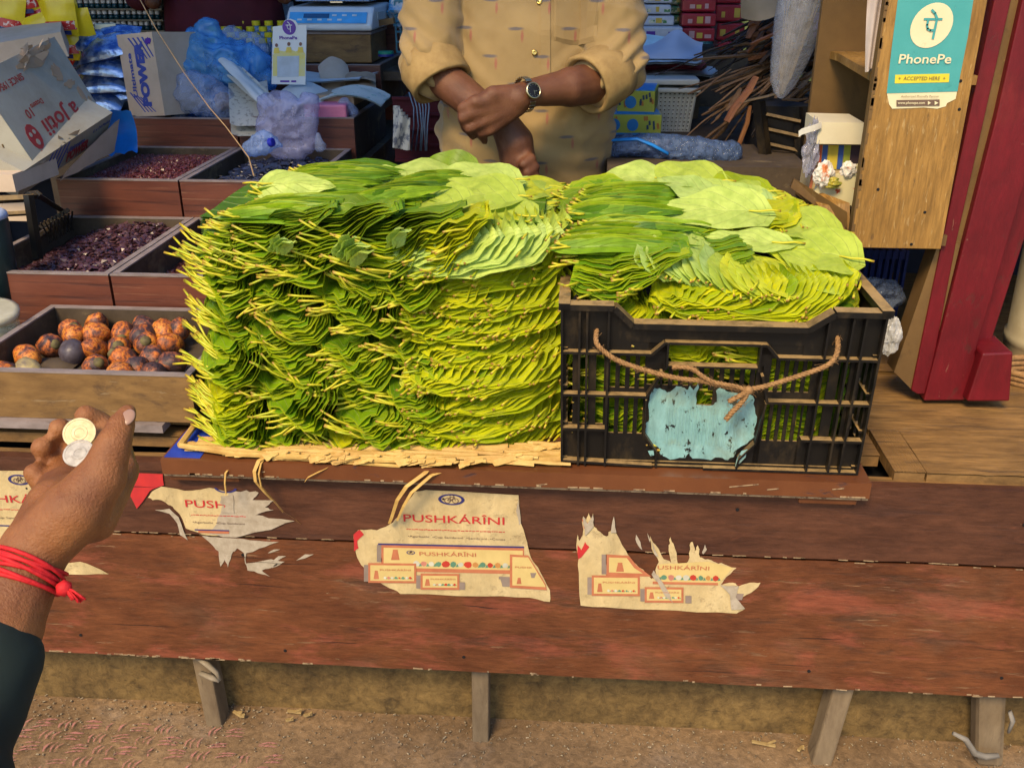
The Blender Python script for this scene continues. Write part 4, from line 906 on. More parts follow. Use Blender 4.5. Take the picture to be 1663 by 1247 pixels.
# ---- betel nuts
def nut_mat():
    m, N, L, P = nodes('ripe_nut_husk')
    oi = N.new('ShaderNodeObjectInfo'); mp = mapping(N, L)
    add = N.new('ShaderNodeVectorMath'); add.operation = 'ADD'; sc = N.new('ShaderNodeVectorMath'); sc.operation = 'SCALE'
    cb = N.new('ShaderNodeCombineXYZ'); L.new(oi.outputs['Random'], cb.inputs[0]); L.new(oi.outputs['Random'], cb.inputs[1]); sc.inputs['Scale'].default_value = 40
    L.new(cb.outputs[0], sc.inputs[0]); L.new(mp.outputs[0], add.inputs[0]); L.new(sc.outputs[0], add.inputs[1])
    n1 = noisen(N, L, add, 38, 8, .62, .8); n2 = noisen(N, L, add, 190, 6, .7)
    r = ramp(N, [(.38, (.05, .03, .035)), (.46, (.20, .07, .04)), (.54, (.52, .14, .02)), (.62, (.66, .25, .03)), (.72, (.26, .10, .07))])
    sh = mathn(N, L, 'ADD', n1.outputs[0], mathn(N, L, 'MULTIPLY_ADD', oi.outputs['Random'], .2, -.11)); L.new(sh, r.inputs[0])
    q = ramp(N, [(.50, (1, 1, 1)), (.60, (.3, .22, .24))]); L.new(n2.outputs[0], q.inputs[0])
    L.new(mixc(N, L, 1, r.outputs[0], q.outputs[0], 'MULTIPLY'), P.inputs['Base Color']); P.inputs['Roughness'].default_value = .55
    b = N.new('ShaderNodeBump'); b.inputs['Distance'].default_value = .002; L.new(n1.outputs[0], b.inputs['Height']); L.new(b.outputs[0], P.inputs['Normal'])
    return m
M['nut'] = nut_mat()
M['nutgrey'] = simple('grey_nut_husk', (.10, .085, .10), .4, (.05, .04, .05), 60, bump=.001)
M['nutpale'] = simple('pale_nut_husk', (.42, .34, .14), .5, (.16, .13, .10), 50, bump=.001)
M['calyx'] = simple('dry_calyx', (.16, .14, .05), .7, (.08, .06, .03), 80)
NC = [(590, 245, 'dull reddish nut at the back left of the heap'), (622, 285, 'orange nut with grey spots behind the plain grey nut'), (415, 368, 'speckled orange nut standing apart on the left'), (235, 465, 'brownish nut with a pointed end, second from the left wall'),
      (610, 432, 'plain dark grey nut in the middle of the tray'), (815, 190, 'dark reddish nut at the very back of the heap'), (815, 270, 'reddish nut directly behind the yellow tipped one'), (800, 395, 'yellow orange nut with a green patch on its left end'),
      (1035, 255, 'dark red nut lying sideways near the back wall'), (1215, 215, 'yellowish nut at the back beneath a green stalk end'), (1205, 292, 'dark purple nut in front of the yellowish back one'), (1240, 365, 'bright yellow orange nut with a black cap at right'),
      (1005, 390, 'shiny dark brown nut in the middle'), (1385, 250, 'dark nut at the back right by the leaf stalks'), (1435, 355, 'vivid orange nut by the leaf stalks'), (1050, 495, 'large orange nut lying sideways in the middle front'),
      (1300, 485, 'orange brown nut with a grey left end at right front'), (1150, 565, 'small orange nut with a dark crack at the front edge'), (795, 555, 'orange nut with an olive end at the front edge'), (235, 575, 'pale yellowish nut at the front left'),
      (1450, 530, 'dull purple orange nut at the front right corner'), (25, 605, 'brown nut half hidden in the front left corner'), (1500, 240, 'dark brown nut squeezed against the leaf stalks'), (1290, 610, 'orange nut peeping over the front wall at right'), (1010, 615, 'reddish nut peeping over the front wall')]
rr = random.Random(77)
for i, (cx, cy, lab) in enumerate(NC):
    px, py = cx / 5.197, 490 + cy / 5.197
    p = onz(px, py, .766 + (.012 if cy < 300 and cx > 450 else 0)); p.y = min(p.y, 1.882)
    root = empty('betel_nut', p, lab + ' in the nut tray', 'betel nut', 'ripe betel nuts in the front tray')
    L_, R_ = rr.uniform(.028, .033), rr.uniform(.0225, .0255)
    ax = V((rr.uniform(-1, 1), rr.uniform(-.6, .6), rr.uniform(-.5, .5))).normalized(); m = MB(); prof = []
    for k in range(13):
        t = -1 + 2 * k / 12; rad = R_ * math.sqrt(max(0, 1 - abs(t) ** 2.2)) * (1 - .1 * t); prof.append((max(rad, .0006), t * L_))
    m.lathe(prof, p, 16, ax)
    mt = M['nutgrey'] if i in (4,) else M['nutpale'] if i == 19 else M['nut']
    for j, v in enumerate(m.v):
        q = V(v) - p; m.v[j] = tuple(p + q * (1 + .13 * nz(q.x * 45 + i, q.y * 45, q.z * 45) + .05 * nz(q.x * 130 + i, q.y * 130, q.z * 130)))
    m.build('husk', mt, root, smooth=True)
    m = MB(); m.lathe([(.0006, -L_ * 1.06), (.007, -L_ * 1.04), (.011, -L_ * .9), (.0125, -L_ * .74), (.0118, -L_ * .7)], p, 9, ax); m.build('calyx', M['calyx'], root, smooth=True)
# dark piece of husk lying flat in the tray
m = MB(); c0 = onz(92, 592, .748); m.grid(lambda u, v: c0 + V(((u - .5) * .085, (v - .5) * .07, .012 * math.sin(u * 3.14) * math.sin(v * 3.14) + .003 * nz(u * 6, v * 6))), 12, 10)
m.build('husk_sheet', M['inner'], smooth=True, label='dull grey scrap of sacking on the floor of the nut tray', cat='scrap')

# ---- glass jar at the left edge
M['glass'] = film('jar_plastic', (.75, .75, .6), .35, .12, (.95, .95, .85))
jr = empty('jar', at(15, 535, 1.72), 'clear plastic jar with a pale yellow label by the nut tray', 'jar')
J_ = at(12, 520, 1.70); J_.z = .72
J_ = V((-1.235, 1.80, .69))
m = MB(); m.lathe([(.05, 0), (.058, .01), (.06, .10), (.055, .125), (.05, .135)], J_, 28, (.15, -.1, 1)); m.build('body', M['glass'], jr, smooth=True)
m = MB(); m.lathe([(.045, .004), (.052, .012), (.0535, .07), (.05, .072)], J_, 24, (.15, -.1, 1)); m.build('contents', simple('yellow_sweets', (.5, .38, .1), .5, (.3, .2, .05), 90), jr, smooth=True)
m = MB(); m.grid(lambda u, v: J_ + V((.0615 * math.sin(-.6 + u * 1.5), -.0615 * math.cos(-.6 + u * 1.5), .03 + v * .062)) + V((.15, -.1, 0)) * (.03 + v * .062), 12, 2); m.build('paper_label', simple('cream_label', (.6, .52, .26), .6, (.5, .42, .2), 60), jr, smooth=True)
m = MB(); m.lathe([(.052, .134), (.06, .136), (.06, .15), (.05, .152)], J_, 28, (.15, -.1, 1)); m.build('lid', simple('clear_lid', (.5, .48, .36), .25), jr, smooth=True)

# ---- cardboard boxes at the left
M['card'] = simple('cardboard', (.42, .30, .19), .8, (.33, .23, .14), 14, dust=(.2, .14, .08), dustamt=.15)
M['cardgrey'] = simple('grey_white_cardboard', (.40, .39, .32), .75, (.31, .30, .25), 5, dust=(.2, .16, .10), dustamt=.35)
M['cardlite'] = simple('pale_cardboard', (.55, .44, .33), .8, (.46, .36, .26), 12)
M['redink'] = simple('red_ink', (.38, .03, .03), .7, (.28, .04, .04), 80)
M['blueink'] = simple('blue_ink', (.03, .05, .28), .7, (.05, .08, .32), 80)
def obox(name, P0, e1, e2, dep, mat, label, cat='box', th=0):
    """box with one face at P0,e1,e2 and depth dep behind it; returns root, frame"""
    n = e1.cross(e2).normalized(); e2 = e2 - e1 * (e2.dot(e1) / e1.dot(e1))
    root = empty(name, P0 - n * dep * .5, label, cat)
    vs = [P0 + a + b_ - n * (dep if k else 0) for k in (0, 1) for a, b_ in ((e1 * 0, e2 * 0), (e1, e2 * 0), (e1, e2), (e1 * 0, e2))]
    m = MB(); m.add(vs, [(0, 1, 2, 3), (7, 6, 5, 4), (0, 4, 5, 1), (1, 5, 6, 2), (2, 6, 7, 3), (3, 7, 4, 0)]); m.build('carton', mat, root)
    return root, P0, e1, e2, n
def onface(F, u, v, k=.001): return F[1] + F[2] * u + F[3] * v + F[4] * k
P0 = at(58, 270, 2.22); e1 = at(170, 190, 2.62) - P0; e2 = at(-2, 104, 2.30) - P0
F = obox('cardboard_box', P0, e1, e2, .26, M['cardgrey'], 'large torn grey cardboard box with red print upside down, tilted at the left edge')
bx = F[0]; xd = F[2].normalized(); yd = F[3].normalized()
def ftext(F, txt, u, v, h, wd, mat, flip=True, bold=.02, rot=0, lab=None):
    xd, yd = F[2].normalized(), F[3].normalized()
    if rot: xd, yd = xd * math.cos(rot) + yd * math.sin(rot), yd * math.cos(rot) - xd * math.sin(rot)
    if flip: xd, yd = -xd, -yd
    return text_mesh(txt, onface(F, u, v), xd, yd, h, mat, F[0], 'lettering', width=wd, bold=bold, label=lab)
ftext(F, "'a Jotii", .55, .25, .042, .20, M['redink'])
ftext(F, '10', .26, .46, .022, .03, M['redink']); ftext(F, 'Dozens', .38, .50, .013, .06, M['redink'])
ftext(F, 'SINCE 1954', .27, .80, .016, .12, M['redink'])
m = MB(); c = onface(F, .16, .24, .0012); m.poly([c + xd * .026 * math.cos(t * .524) + yd * .032 * math.sin(t * .524) for t in range(12)], -F[4] * .0006)
m.poly([onface(F, .13, .09, .0012), onface(F, .15, .03, .0012), onface(F, .16, .09, .0012)], -F[4] * .0006); m.build('emblem', M['redink'], bx)
m = MB()
for du, dv, r_ in ((-.01, .008, .006), (.009, .01, .006), (0, -.014, .008)): m.poly([c + xd * (du + r_ * math.cos(t * .785)) + yd * (dv + r_ * math.sin(t * .785)) + F[4] * .0006 for t in range(8)], -F[4] * .0003)
m.build('emblem_cutout', M['cardgrey'], bx)
# torn brown patches at the top corner and the bottom, bent up shreds of the outer ply
m = MB(); rr = random.Random(8)
def blob(F, m, u, v, su, sv, n=18, k=.0016, seed=0):
    r = random.Random(seed); m.poly([onface(F, u + su * math.cos(6.283 * i / n) * r.uniform(.6, 1.15), v + sv * math.sin(6.283 * i / n) * r.uniform(.6, 1.15), k) for i in range(n)], -F[4] * .0008)
for i, (u, v, su, sv) in enumerate(((.62, .88, .2, .08), (.78, .66, .06, .12), (.84, .5, .07, .05), (.9, .35, .03, .1), (.35, .03, .1, .03), (.08, .01, .05, .03), (.95, .25, .02, .04), (.7, .95, .16, .05))): blob(F, m, u, v, su, sv, seed=i, k=.0015 + i * .0002)
m.build('torn_patch', M['card'], bx)
m = MB()
for i in range(16):
    u, v = (rr.uniform(.5, .95), rr.uniform(.85, 1.02)) if i < 10 else (rr.uniform(.25, .45), rr.uniform(0, .05)); c = onface(F, u, v, .001); l = rr.uniform(.02, .045)
    d = (xd * rr.uniform(-1, 1) + yd * rr.uniform(0, 1) + F[4] * rr.uniform(.4, 1)).normalized(); s_ = xd * rr.uniform(.008, .018) + yd * rr.uniform(-.01, .01)
    m.add([c - s_, c + s_, c + s_ * .7 + d * l * .6, c - s_ * .5 + d * l * .7, c + d * l], [(0, 1, 2, 3), (3, 2, 4)])
m.build('torn_shreds', M['cardlite'], bx, kind='stuff')
# termite-eaten marks on its narrow left side
m = MB(); e3 = -F[4]
for i in range(16):
    a = rr.uniform(.02, .22); z = rr.uniform(.02, .25); c = F[1] + e3 * a + F[3] * z - F[2].normalized() * .0012; l = rr.uniform(.01, .04)
    m.tube([c, c + yd * l * .5 + e3 * .003, c + yd * l], .0018, 4)
m.build('gnawed_marks', simple('brown_gnawed_card', (.16, .10, .04), .9), bx)
# box behind it (top left)
P0 = at(-30, 118, 2.75); G = obox('cardboard_box', P0, at(112, 92, 2.85) - P0, at(-30, 75, 2.75) - P0, .3, M['cardlite'], 'pale pinkish cardboard box behind the large torn one')
# lower printed box
P0 = at(28, 322, 2.18); e1 = at(172, 222, 2.60) - P0; e2 = at(60, 262, 2.22) - P0
H = obox('cardboard_box', P0, e1, e2 * .95, .22, M['cardgrey'], 'grey cardboard box with blue and red print and a raised flap, under the torn one')
ftext(H, 'Ultimate', .58, .60, .016, .09, M['blueink'], False); ftext(H, 'POWER', .62, .30, .028, .11, M['redink'], False, bold=.06); ftext(H, '6 x 24 Packs', .88, .70, .010, .09, M['blueink'], False)
m = MB()
for k in range(5): m.poly([onface(H, .22 + k * .045, .05), onface(H, .30 + k * .045, .95), onface(H, .315 + k * .045, .95), onface(H, .235 + k * .045, .05)], -H[4] * .0005)
m.build('printed_stripes', M['blueink'], H[0])
m = MB(); A = at(98, 294, 2.30); B_ = at(186, 246, 2.6); m.grid(lambda u, v: A.lerp(B_, u) + (V((0.02, .02, .085)) * v * u ** .7) + V((0, 0, .004 * nz(u * 5, v * 3))), 12, 5); m.build('flap', M['cardlite'], H[0], smooth=True)
P0 = at(-30, 312, 2.12); G = obox('cardboard_box', P0, at(26, 312, 2.12) - P0, at(-30, 284, 2.12) - P0, .2, M['cardlite'], 'cream box end just above the black crate rail at the left edge')
# POWER box in the fourth row
P0 = at(212, 190, 2.99); e1 = at(268, 188, 2.93) - P0; e2 = at(182, 58, 3.02) - P0
K_ = obox('cardboard_box', P0, e1, e2, .20, M['cardlite'], 'upright brown cardboard box with blue print and stripes beside the blue bag')
xr, yr = F[2], F[3]
ftext(K_, 'POWER', .58, .50, .032, .19, M['blueink'], False, bold=.07, rot=math.pi / 2); ftext(K_, 'Ultimate', .28, .50, .016, .13, M['blueink'], False, bold=.03, rot=math.pi / 2)
m = MB()
for k in range(4):
    m.poly([onface(K_, .10 + k * .09, .30 - k * .02), onface(K_, .45 + k * .10, .05), onface(K_, .48 + k * .10, .05), onface(K_, .14 + k * .09, .30 - k * .02)], -K_[4] * .0005)
    m.poly([onface(K_, .30 + k * .13, .95), onface(K_, .66 + k * .09, .68 + k * .01), onface(K_, .69 + k * .09, .68 + k * .01), onface(K_, .35 + k * .13, .95)], -K_[4] * .0005)
m.build('printed_stripes', M['blueink'], K_[0])
m = MB(); blob(K_, m, .86, .90, .1, .045, seed=5, k=.002); m.build('torn_hole', simple('violet_plastic', (.10, .04, .35), .2), K_[0])
P0 = at(252, 60, 3.15); e1 = at(312, 66, 3.2) - P0; obox('cardboard_box', at(254, 186, 3.12), at(312, 180, 3.18) - at(254, 186, 3.12), P0 - at(254, 186, 3.12), .18, M['cardgrey'], 'grey side of a cardboard box behind the blue plastic bag')
# black crate frame & round lid at the left edge
lc = empty('plastic_crate', at(40, 340, 2.1), 'black plastic crate with open lattice sides at the left edge under the boxes', 'crate')
m = MB(); A = at(-30, 326, 2.05); B_ = at(46, 322, 2.08); C_ = at(100, 338, 2.42)
def bar(m, a, b_, r, n=4): m.tube([a, b_], r, n)
bar(m, A, B_, .009); bar(m, at(46, 318, 2.08), at(62, 316, 2.15), .010); bar(m, at(60, 316, 2.12), at(105, 345, 2.4), .008); bar(m, at(46, 316, 2.08), at(62, 420, 2.06), .013, 6)
bar(m, at(62, 372, 2.1), at(110, 342, 2.4), .007); bar(m, at(62, 384, 2.1), at(110, 352, 2.4), .006)
for k in range(7):
    a = at(66 + k * 6, 362 - k * 3, 2.12 + k * .03); bar(m, a, a + V((.012, .01, -.05)), .0025); bar(m, a + V((.02, .01, 0)), a + V((.006, .01, -.05)), .0025)
bar(m, at(-30, 350, 2.05), at(48, 346, 2.07), .006); m.build('frame', M['crate'], lc)
m = MB(); m.box(at(14, 338, 2.16), (.09, .01, .06)); m.build('packet', M['cardlite'], label='pale packet with blue print showing through the black crate', cat='packet')
can = empty('canister', at(-16, 470, 1.95), 'dark green canister with pale blue lid, cut off by the left edge beside the crate', 'canister')
m = MB(); c = at(-36, 352, 1.95); m.lathe([(.02, .0), (.055, .002), (.058, -.012), (.055, -.10), (.05, -.22)], c, 24); m.build('body', simple('dark_green_canister', (.02, .045, .045), .35), can, smooth=True)
lidm = MB(); lidm.lathe([(.003, .014), (.05, .012), (.0575, .006), (.0595, -.004), (.056, -.005)], c, 24); lidm.build('lid', simple('blue_white_lid', (.45, .55, .75), .3), can, smooth=True)
m = MB(); c = onz(175, 225, 1.0); c = at(182, 215, 2.75)
m.grid(lambda u, v: c + V(((u - .5) * .13, .02 * math.sin(v * 3), (v - .5) * .12 + .02 * nz(u * 4, v * 4))), 10, 10); m.build('plastic_sheet', simple('bright_blue_plastic', (.0, .20, .75), .4, (.0, .13, .5), 9), smooth=True, label='bright blue plastic sheet between the boxes and the granule tray', cat='plastic sheet')
# ------------------------------------------------------------------ torn posters on the bench front
YP = YF - .0018
M['poster'] = layered('cream_poster_paper', ((.50, .38, .18), (.62, .50, .27), 8, (1, 1, 1)), [((.40, .29, .15), 34, (1, 1, 1), .56, .1, .5), ((.2, .14, .08), 120, (1, 1, 1), .67, .02, .7)], rough=.6, bump=.003, grain=(16, (1, 1, .5), .72))
M['paperback'] = layered('torn_paper_fibre', ((.30, .25, .18), (.46, .40, .31), 60, (1, 1, 1)), [((.25, .18, .12), 70, (1, 1, 1), .58, .1, .6)], rough=.8, bump=.0005)
M['posterred'] = simple('poster_red', (.52, .03, .03), .55, (.42, .025, .03), 30)
M['postersalmon'] = simple('poster_salmon_border', (.48, .17, .08), .6, (.40, .13, .06), 40)
M['posternavy'] = simple('poster_navy', (.03, .03, .16), .6)
M['postergrey'] = simple('poster_grey', (.28, .22, .18), .6)
M['posterink'] = simple('poster_small_print', (.16, .10, .07), .7)
M['postercard'] = simple('poster_printed_box', (.62, .48, .19), .6, (.55, .42, .16), 30)
M['flowers'] = [simple('flower_%s' % n, c, .6) for n, c in (('red', (.55, .05, .03)), ('orange', (.6, .28, .08)), ('white', (.6, .6, .48)), ('green', (.12, .28, .18)), ('pink', (.55, .22, .16)))]
def pq(px, py, k=0): 
    p = at(px, py, YP - k); return p
def rag(pts, seed, amp=1.2, sub=3, smooth_idx=()):
    r = random.Random(seed); out = []
    for i, (x, y) in enumerate(pts):
        x2, y2 = pts[(i + 1) % len(pts)]
        L_ = math.hypot(x2 - x, y2 - y)
        for j in range(sub):
            t = j / sub; a = amp if (j and i not in smooth_idx) else 0
            out.append((lerp(x, x2, t) + r.uniform(-a, a), lerp(y, y2, t) + r.uniform(-a, a)))
    return out
def sheet(root, name, pts, mat, k, th=.0006, label=None):
    """pts in clockwise or any order, ear-cut by Blender's ngon tessellation"""
    m = MB(); m.poly([pq(x, y, k) for x, y in pts], (0, th, 0)); return m.build(name, mat, root, label=label)
def qd(m, x0, y0, x1, y1, k, sl=0.03):
    m.poly([pq(x0, y0, k), pq(x1, y0 + (x1 - x0) * sl, k), pq(x1, y1 + (x1 - x0) * sl, k), pq(x0, y1, k)], (0, .0002, 0))
def line_text(root, txt, px, py, h_px, w_px, mat, k=.0008, sl=.035, bold=.01):
    a, b_ = pq(px - 5, py - 5 * sl, k), pq(px + 5, py + 5 * sl, k); s_ = (b_ - a).length / 10
    xd = (b_ - a).normalized(); yd = V((0, 0, 1)); yd = (yd - xd * yd.dot(xd)).normalized()
    return text_mesh(txt, pq(px, py, k), xd, yd, h_px * .00092, mat, root, 'lettering', width=w_px * s_, bold=bold)
def emblem(root, px, py, rx, ry, k=.0009, full=True):
    """blue ring with a little bicycle in it"""
    s_ = .00090; c = pq(px, py, k); m = MB(); n = 28
    def ring(cx, cz_, ro, ri, q=1., n=24, a0=0, a1=6.2832):
        for i in range(n):
            a, b_ = lerp(a0, a1, i / n), lerp(a0, a1, (i + 1) / n)
            m.add([c + V((cx + r * math.cos(t), 0, cz_ + r * q * math.sin(t))) for r, t in ((ro, a), (ro, b_), (ri, b_), (ri, a))], [(0, 1, 2, 3)])
    R_ = rx * s_; q = ry / rx
    ring(0, 0, R_, R_ * .76, q, 28) if full else ring(0, 0, R_, R_ * .76, q, 16, 3.2, 6.2)
    m.build('emblem_ring', M['posternavy'], root)
    if not full: return
    m = MB(); w_ = R_ * .30
    for sx in (-1, 1): ring(sx * w_, -R_ * .1, w_ * .85, w_ * .62, .95, 16)
    def seg2(x0, z0, x1, z1, t=.0007):
        d = V((x1 - x0, 0, z1 - z0)); nn = V((-d.z, 0, d.x)).normalized() * t; a = c + V((x0, 0, z0)); b2 = c + V((x1, 0, z1)); m.add([a - nn, b2 - nn, b2 + nn, a + nn], [(0, 1, 2, 3)])
    for t in ((-w_, -.1 * R_, -w_ * .3, .22 * R_), (-w_ * .3, .22 * R_, w_ * .7, .22 * R_), (w_, -.1 * R_, w_ * .6, .36 * R_), (-w_ * .3, .22 * R_, 0, -.1 * R_), (0, -.1 * R_, w_ * .7, .22 * R_), (-w_, -.1 * R_, 0, -.1 * R_), (w_ * .6, .36 * R_, w_ * .25, .36 * R_), (-w_ * .5, .34 * R_, -w_ * .1, .34 * R_)): seg2(*t)
    m.build('bicycle_emblem', M['posterink'], root)
def dashes(root, x0, y0, x1, y1, n, h, mat, k, seed, name='small_print'):
    r = random.Random(seed); m = MB(); t = 0
    while t < 1:
        w_ = r.uniform(.3, 1.) / n; x = lerp(x0, x1, t); y = lerp(y0, y1, t) + r.uniform(-.4, .4); xe = lerp(x0, x1, min(1, t + w_ * .8))
        qd(m, x, y - h / 2, xe, y + h / 2 * r.uniform(.4, 1), k); t += w_
    return m.build(name, mat, root)
def gopuram(m, x, y, w_, h, k):
    m.poly([pq(x - w_ * .5, y, k), pq(x - w_ * .28, y - h, k), pq(x - w_ * .3, y - h * 1.12, k), pq(x + w_ * .3, y - h * 1.12, k), pq(x + w_ * .28, y - h, k), pq(x + w_ * .5, y, k)], (0, .0002, 0))
def flowers(root, x0, y0, n, dx, sl, r_, k, seed, names=None):
    r = random.Random(seed); ms = [MB() for _ in M['flowers']]
    for i in range(n):
        c = (x0 + dx * i, y0 + dx * i * sl); j = (names or [2, 4, 2, 3, 0, 3, 2, 0, 1, 3, 0, 1, 2])[i % 13]; rr_ = r_ * r.uniform(.7, 1.1)
        ms[j].poly([pq(c[0] + rr_ * 1.1 * math.cos(t * .785) * r.uniform(.8, 1.1), c[1] + rr_ * math.sin(t * .785) * r.uniform(.8, 1.1), k + i * .00003) for t in range(8)], (0, .0001, 0))
        if r.random() < .7: ms[3].poly([pq(c[0] + r_ * 1.2, c[1] - r_ * .2, k - .0001), pq(c[0] + r_ * 1.7, c[1] + r_ * .7, k - .0001), pq(c[0] + r_ * .7, c[1] + r_ * .8, k - .0001)], (0, .0001, 0))
    for j, mm in enumerate(ms):
        if mm.v: mm.build('printed_flowers', M['flowers'][j], root)
def pbox(root, x0, y0, x1, y1, k, sl, title=None, th=4, tw=None, border=5, fl=True, gp=True):
    m = MB(); qd(m, x0 - 7, y0 + 3, x0, y1 - 2, k, sl); m.build('printed_box_side', M['postergrey'], root)
    m = MB(); qd(m, x0, y0, x1, y1, k, sl); m.build('printed_box_border', M['postersalmon'], root)
    m = MB(); qd(m, x0 + border * .7, y0 + border * .7, x1 - border * .7, y1 - border * .7, k + .0002, sl); m.build('printed_box_face', M['postercard'], root)
    if gp: m = MB(); gopuram(m, x0 + (x1 - x0) * .13 + 3, y1 - border - 1, 9, (y1 - y0) * .38, k + .0004); m.build('printed_tower', M['postersalmon'], root)
    if title: line_text(root, title, (x0 + x1) / 2 + 5, (y0 + y1) / 2 - (y1 - y0) * .16 + (x1 - x0) * sl / 2, th, tw or (x1 - x0) * .6, M['postersalmon'], k + .0006, sl, .005)
    if fl: flowers(root, x0 + (x1 - x0) * .35, y1 - border - 3, 8, (x1 - x0) * .075, sl, 2.2, k + .0005, int(x0))

# the complete one in the middle
A = empty('poster', pq(735, 970), 'largest cream poster in the middle of the bench, its full red name readable', 'poster', 'torn posters on the bench')
sheet(A, 'paper', rag([(674, 798), (700, 796), (842, 804), (843, 822), (846, 850), (856, 880), (862, 905), (878, 930), (893, 958), (893, 977), (860, 970), (790, 968), (650, 964), (633, 955), (610, 940), (592, 922), (580, 905), (575, 885), (574, 868), (584, 860), (612, 861), (632, 852), (648, 838), (660, 818)], 3, 1.3, 3), M['poster'], .0)
sheet(A, 'torn_edge', rag([(574, 868), (584, 860), (591, 868), (580, 878), (582, 890), (575, 895)], 4, .8, 2), M['posterred'], .0009)
sheet(A, 'torn_edge', rag([(842, 806), (838, 830), (843, 852), (846, 850), (843, 822)], 5, .6, 3), M['paperback'], .0009)
emblem(A, 733, 811, 27, 13)
line_text(A, 'PUSHKÁRÎNI', 737, 844, 17, 164, M['posterred'], bold=.004)
dashes(A, 660, 859, 820, 864, 22, 1.3, M['posterred'], .0008, 3)
line_text(A, '•Agarbathi  •Cup Sambrani  •Sambrani  •Cones', 741, 873, 4.6, 158, M['posterink'], bold=0)
m = MB(); qd(m, 612, 884, 620, 912, .0007); m.build('printed_box_side', M['postergrey'], A)
m = MB(); qd(m, 619, 884, 851, 927, .0007, .022); m.build('printed_box_border', M['postersalmon'], A)
m = MB(); qd(m, 623, 889, 849, 921, .0009, .022); m.build('printed_box_face', M['postercard'], A)
m = MB(); qd(m, 614, 882, 851, 884.5, .0012, .022); m.build('printed_shadow', M['posternavy'], A)
line_text(A, 'PUSHKÁRÎNI', 727, 900, 9, 92, M['postersalmon'], .0014, .022, .006)
m = MB(); gopuram(m, 642, 909, 14, 15, .0012); m.build('printed_tower', M['postersalmon'], A)
emblem(A, 667, 897, 9, 5, .0013, True)
flowers(A, 676, 915, 13, 12, .022, 5.5, .0013, 5)
pbox(A, 598, 914, 676, 946, .0016, .01, 'PUSHKÁRÎNI', 4, 50); pbox(A, 683, 931, 746, 957, .0020, .01, 'PUSHKÁRÎNI', 3.5, 40)
m = MB(); qd(m, 746, 945, 755, 957, .0018); m.build('printed_box_side', M['postergrey'], A)
m = MB(); m.poly([pq(812, 938, .0018), pq(832, 939, .0018), pq(828, 952, .0018), pq(816, 952, .0018)], (0, .0002, 0)); qd(m, 810, 936, 834, 940, .0019); m.build('printed_cup', M['postergrey'], A)
m = MB(); m.poly([pq(828, 900, .0022), pq(858, 902, .0022), pq(886, 948, .0022), pq(888, 958, .0022), pq(828, 954, .0022)], (0, .0002, 0)); m.build('printed_box_border', M['postersalmon'], A)
m = MB(); m.poly([pq(832, 904, .0025), pq(858, 905, .0025), pq(885, 950, .0025), pq(886, 953, .0025), pq(832, 950, .0025)], (0, .0002, 0)); m.build('printed_box_face', M['postercard'], A)
line_text(A, 'PUSHK', 850, 921, 4, 28, M['postersalmon'], .0028); m = MB(); gopuram(m, 843, 948, 8, 9, .0028); m.build('printed_tower', M['postersalmon'], A)
m = MB(); m.poly([pq(861, 930, .0028), pq(871, 930, .0028), pq(868, 938, .0028), pq(863, 938, .0028)], (0, .0002, 0)); m.build('printed_cup', M['postergrey'], A)

# the right one, torn into points
B = empty('poster', pq(1070, 990), 'lower half of a poster torn into upright points, rightmost on the bench', 'poster', 'torn posters on the bench')
sheet(B, 'paper', rag([(938, 868), (941, 878), (946, 870), (947, 838), (952, 844), (956, 833), (960, 843), (963, 833), (965, 855), (975, 864), (985, 871), (992, 862), (997, 838), (1001, 866), (1016, 893), (1028, 912), (1045, 925), (1058, 940), (1066, 938), (1066, 920), (1070, 912), (1058, 890), (1056, 870), (1065, 885), (1078, 908), (1090, 914), (1086, 885), (1089, 872), (1096, 890), (1101, 916), (1112, 920), (1120, 905), (1120, 885), (1125, 880), (1128, 895), (1133, 885), (1137, 905), (1150, 908), (1162, 913), (1176, 916), (1196, 922), (1180, 936), (1170, 950), (1190, 946), (1200, 952), (1218, 946), (1235, 946), (1220, 962), (1196, 975), (1210, 988), (1196, 996), (1100, 991), (1000, 987), (943, 983), (940, 930), (937, 895)], 13, 1.6, 3), M['poster'], .0)
for i, q in enumerate(([(945, 842), (950, 850), (962, 845), (955, 860), (948, 858)], [(938, 885), (944, 893), (950, 880), (957, 888), (948, 900), (939, 908)])): sheet(B, 'red_remnant', rag(q, 20 + i, 1, 2), M['posterred'], .0008)
for i, q in enumerate(([(997, 838), (992, 865), (1001, 864)], [(1058, 878), (1063, 900), (1070, 905)], [(1062, 926), (1072, 940), (1085, 960), (1094, 980), (1080, 968), (1068, 945), (1058, 932)], [(947, 838), (954, 850), (963, 836), (964, 855), (950, 870)], [(1170, 950), (1200, 952), (1195, 970), (1210, 988), (1188, 990), (1185, 965)])): sheet(B, 'torn_edge', rag(q, 30 + i, 1, 3), M['paperback'], .0026)
m = MB(); qd(m, 977, 900, 985, 932, .0008); m.build('printed_box_side', M['postergrey'], B)
m = MB(); m.poly([pq(984, 900, .0008), pq(1021, 902, .0008), pq(1034, 918, .0008), pq(1058, 936, .0008), pq(984, 934, .0008)], (0, .0002, 0)); m.build('printed_box_border', M['postersalmon'], B)
m = MB(); m.poly([pq(989, 905, .0011), pq(1018, 906, .0011), pq(1030, 922, .0011), pq(1044, 931, .0011), pq(989, 929, .0011)], (0, .0002, 0)); m.build('printed_box_face', M['postercard'], B)
m = MB(); gopuram(m, 1007, 928, 13, 13, .0014); m.build('printed_tower', M['postersalmon'], B)
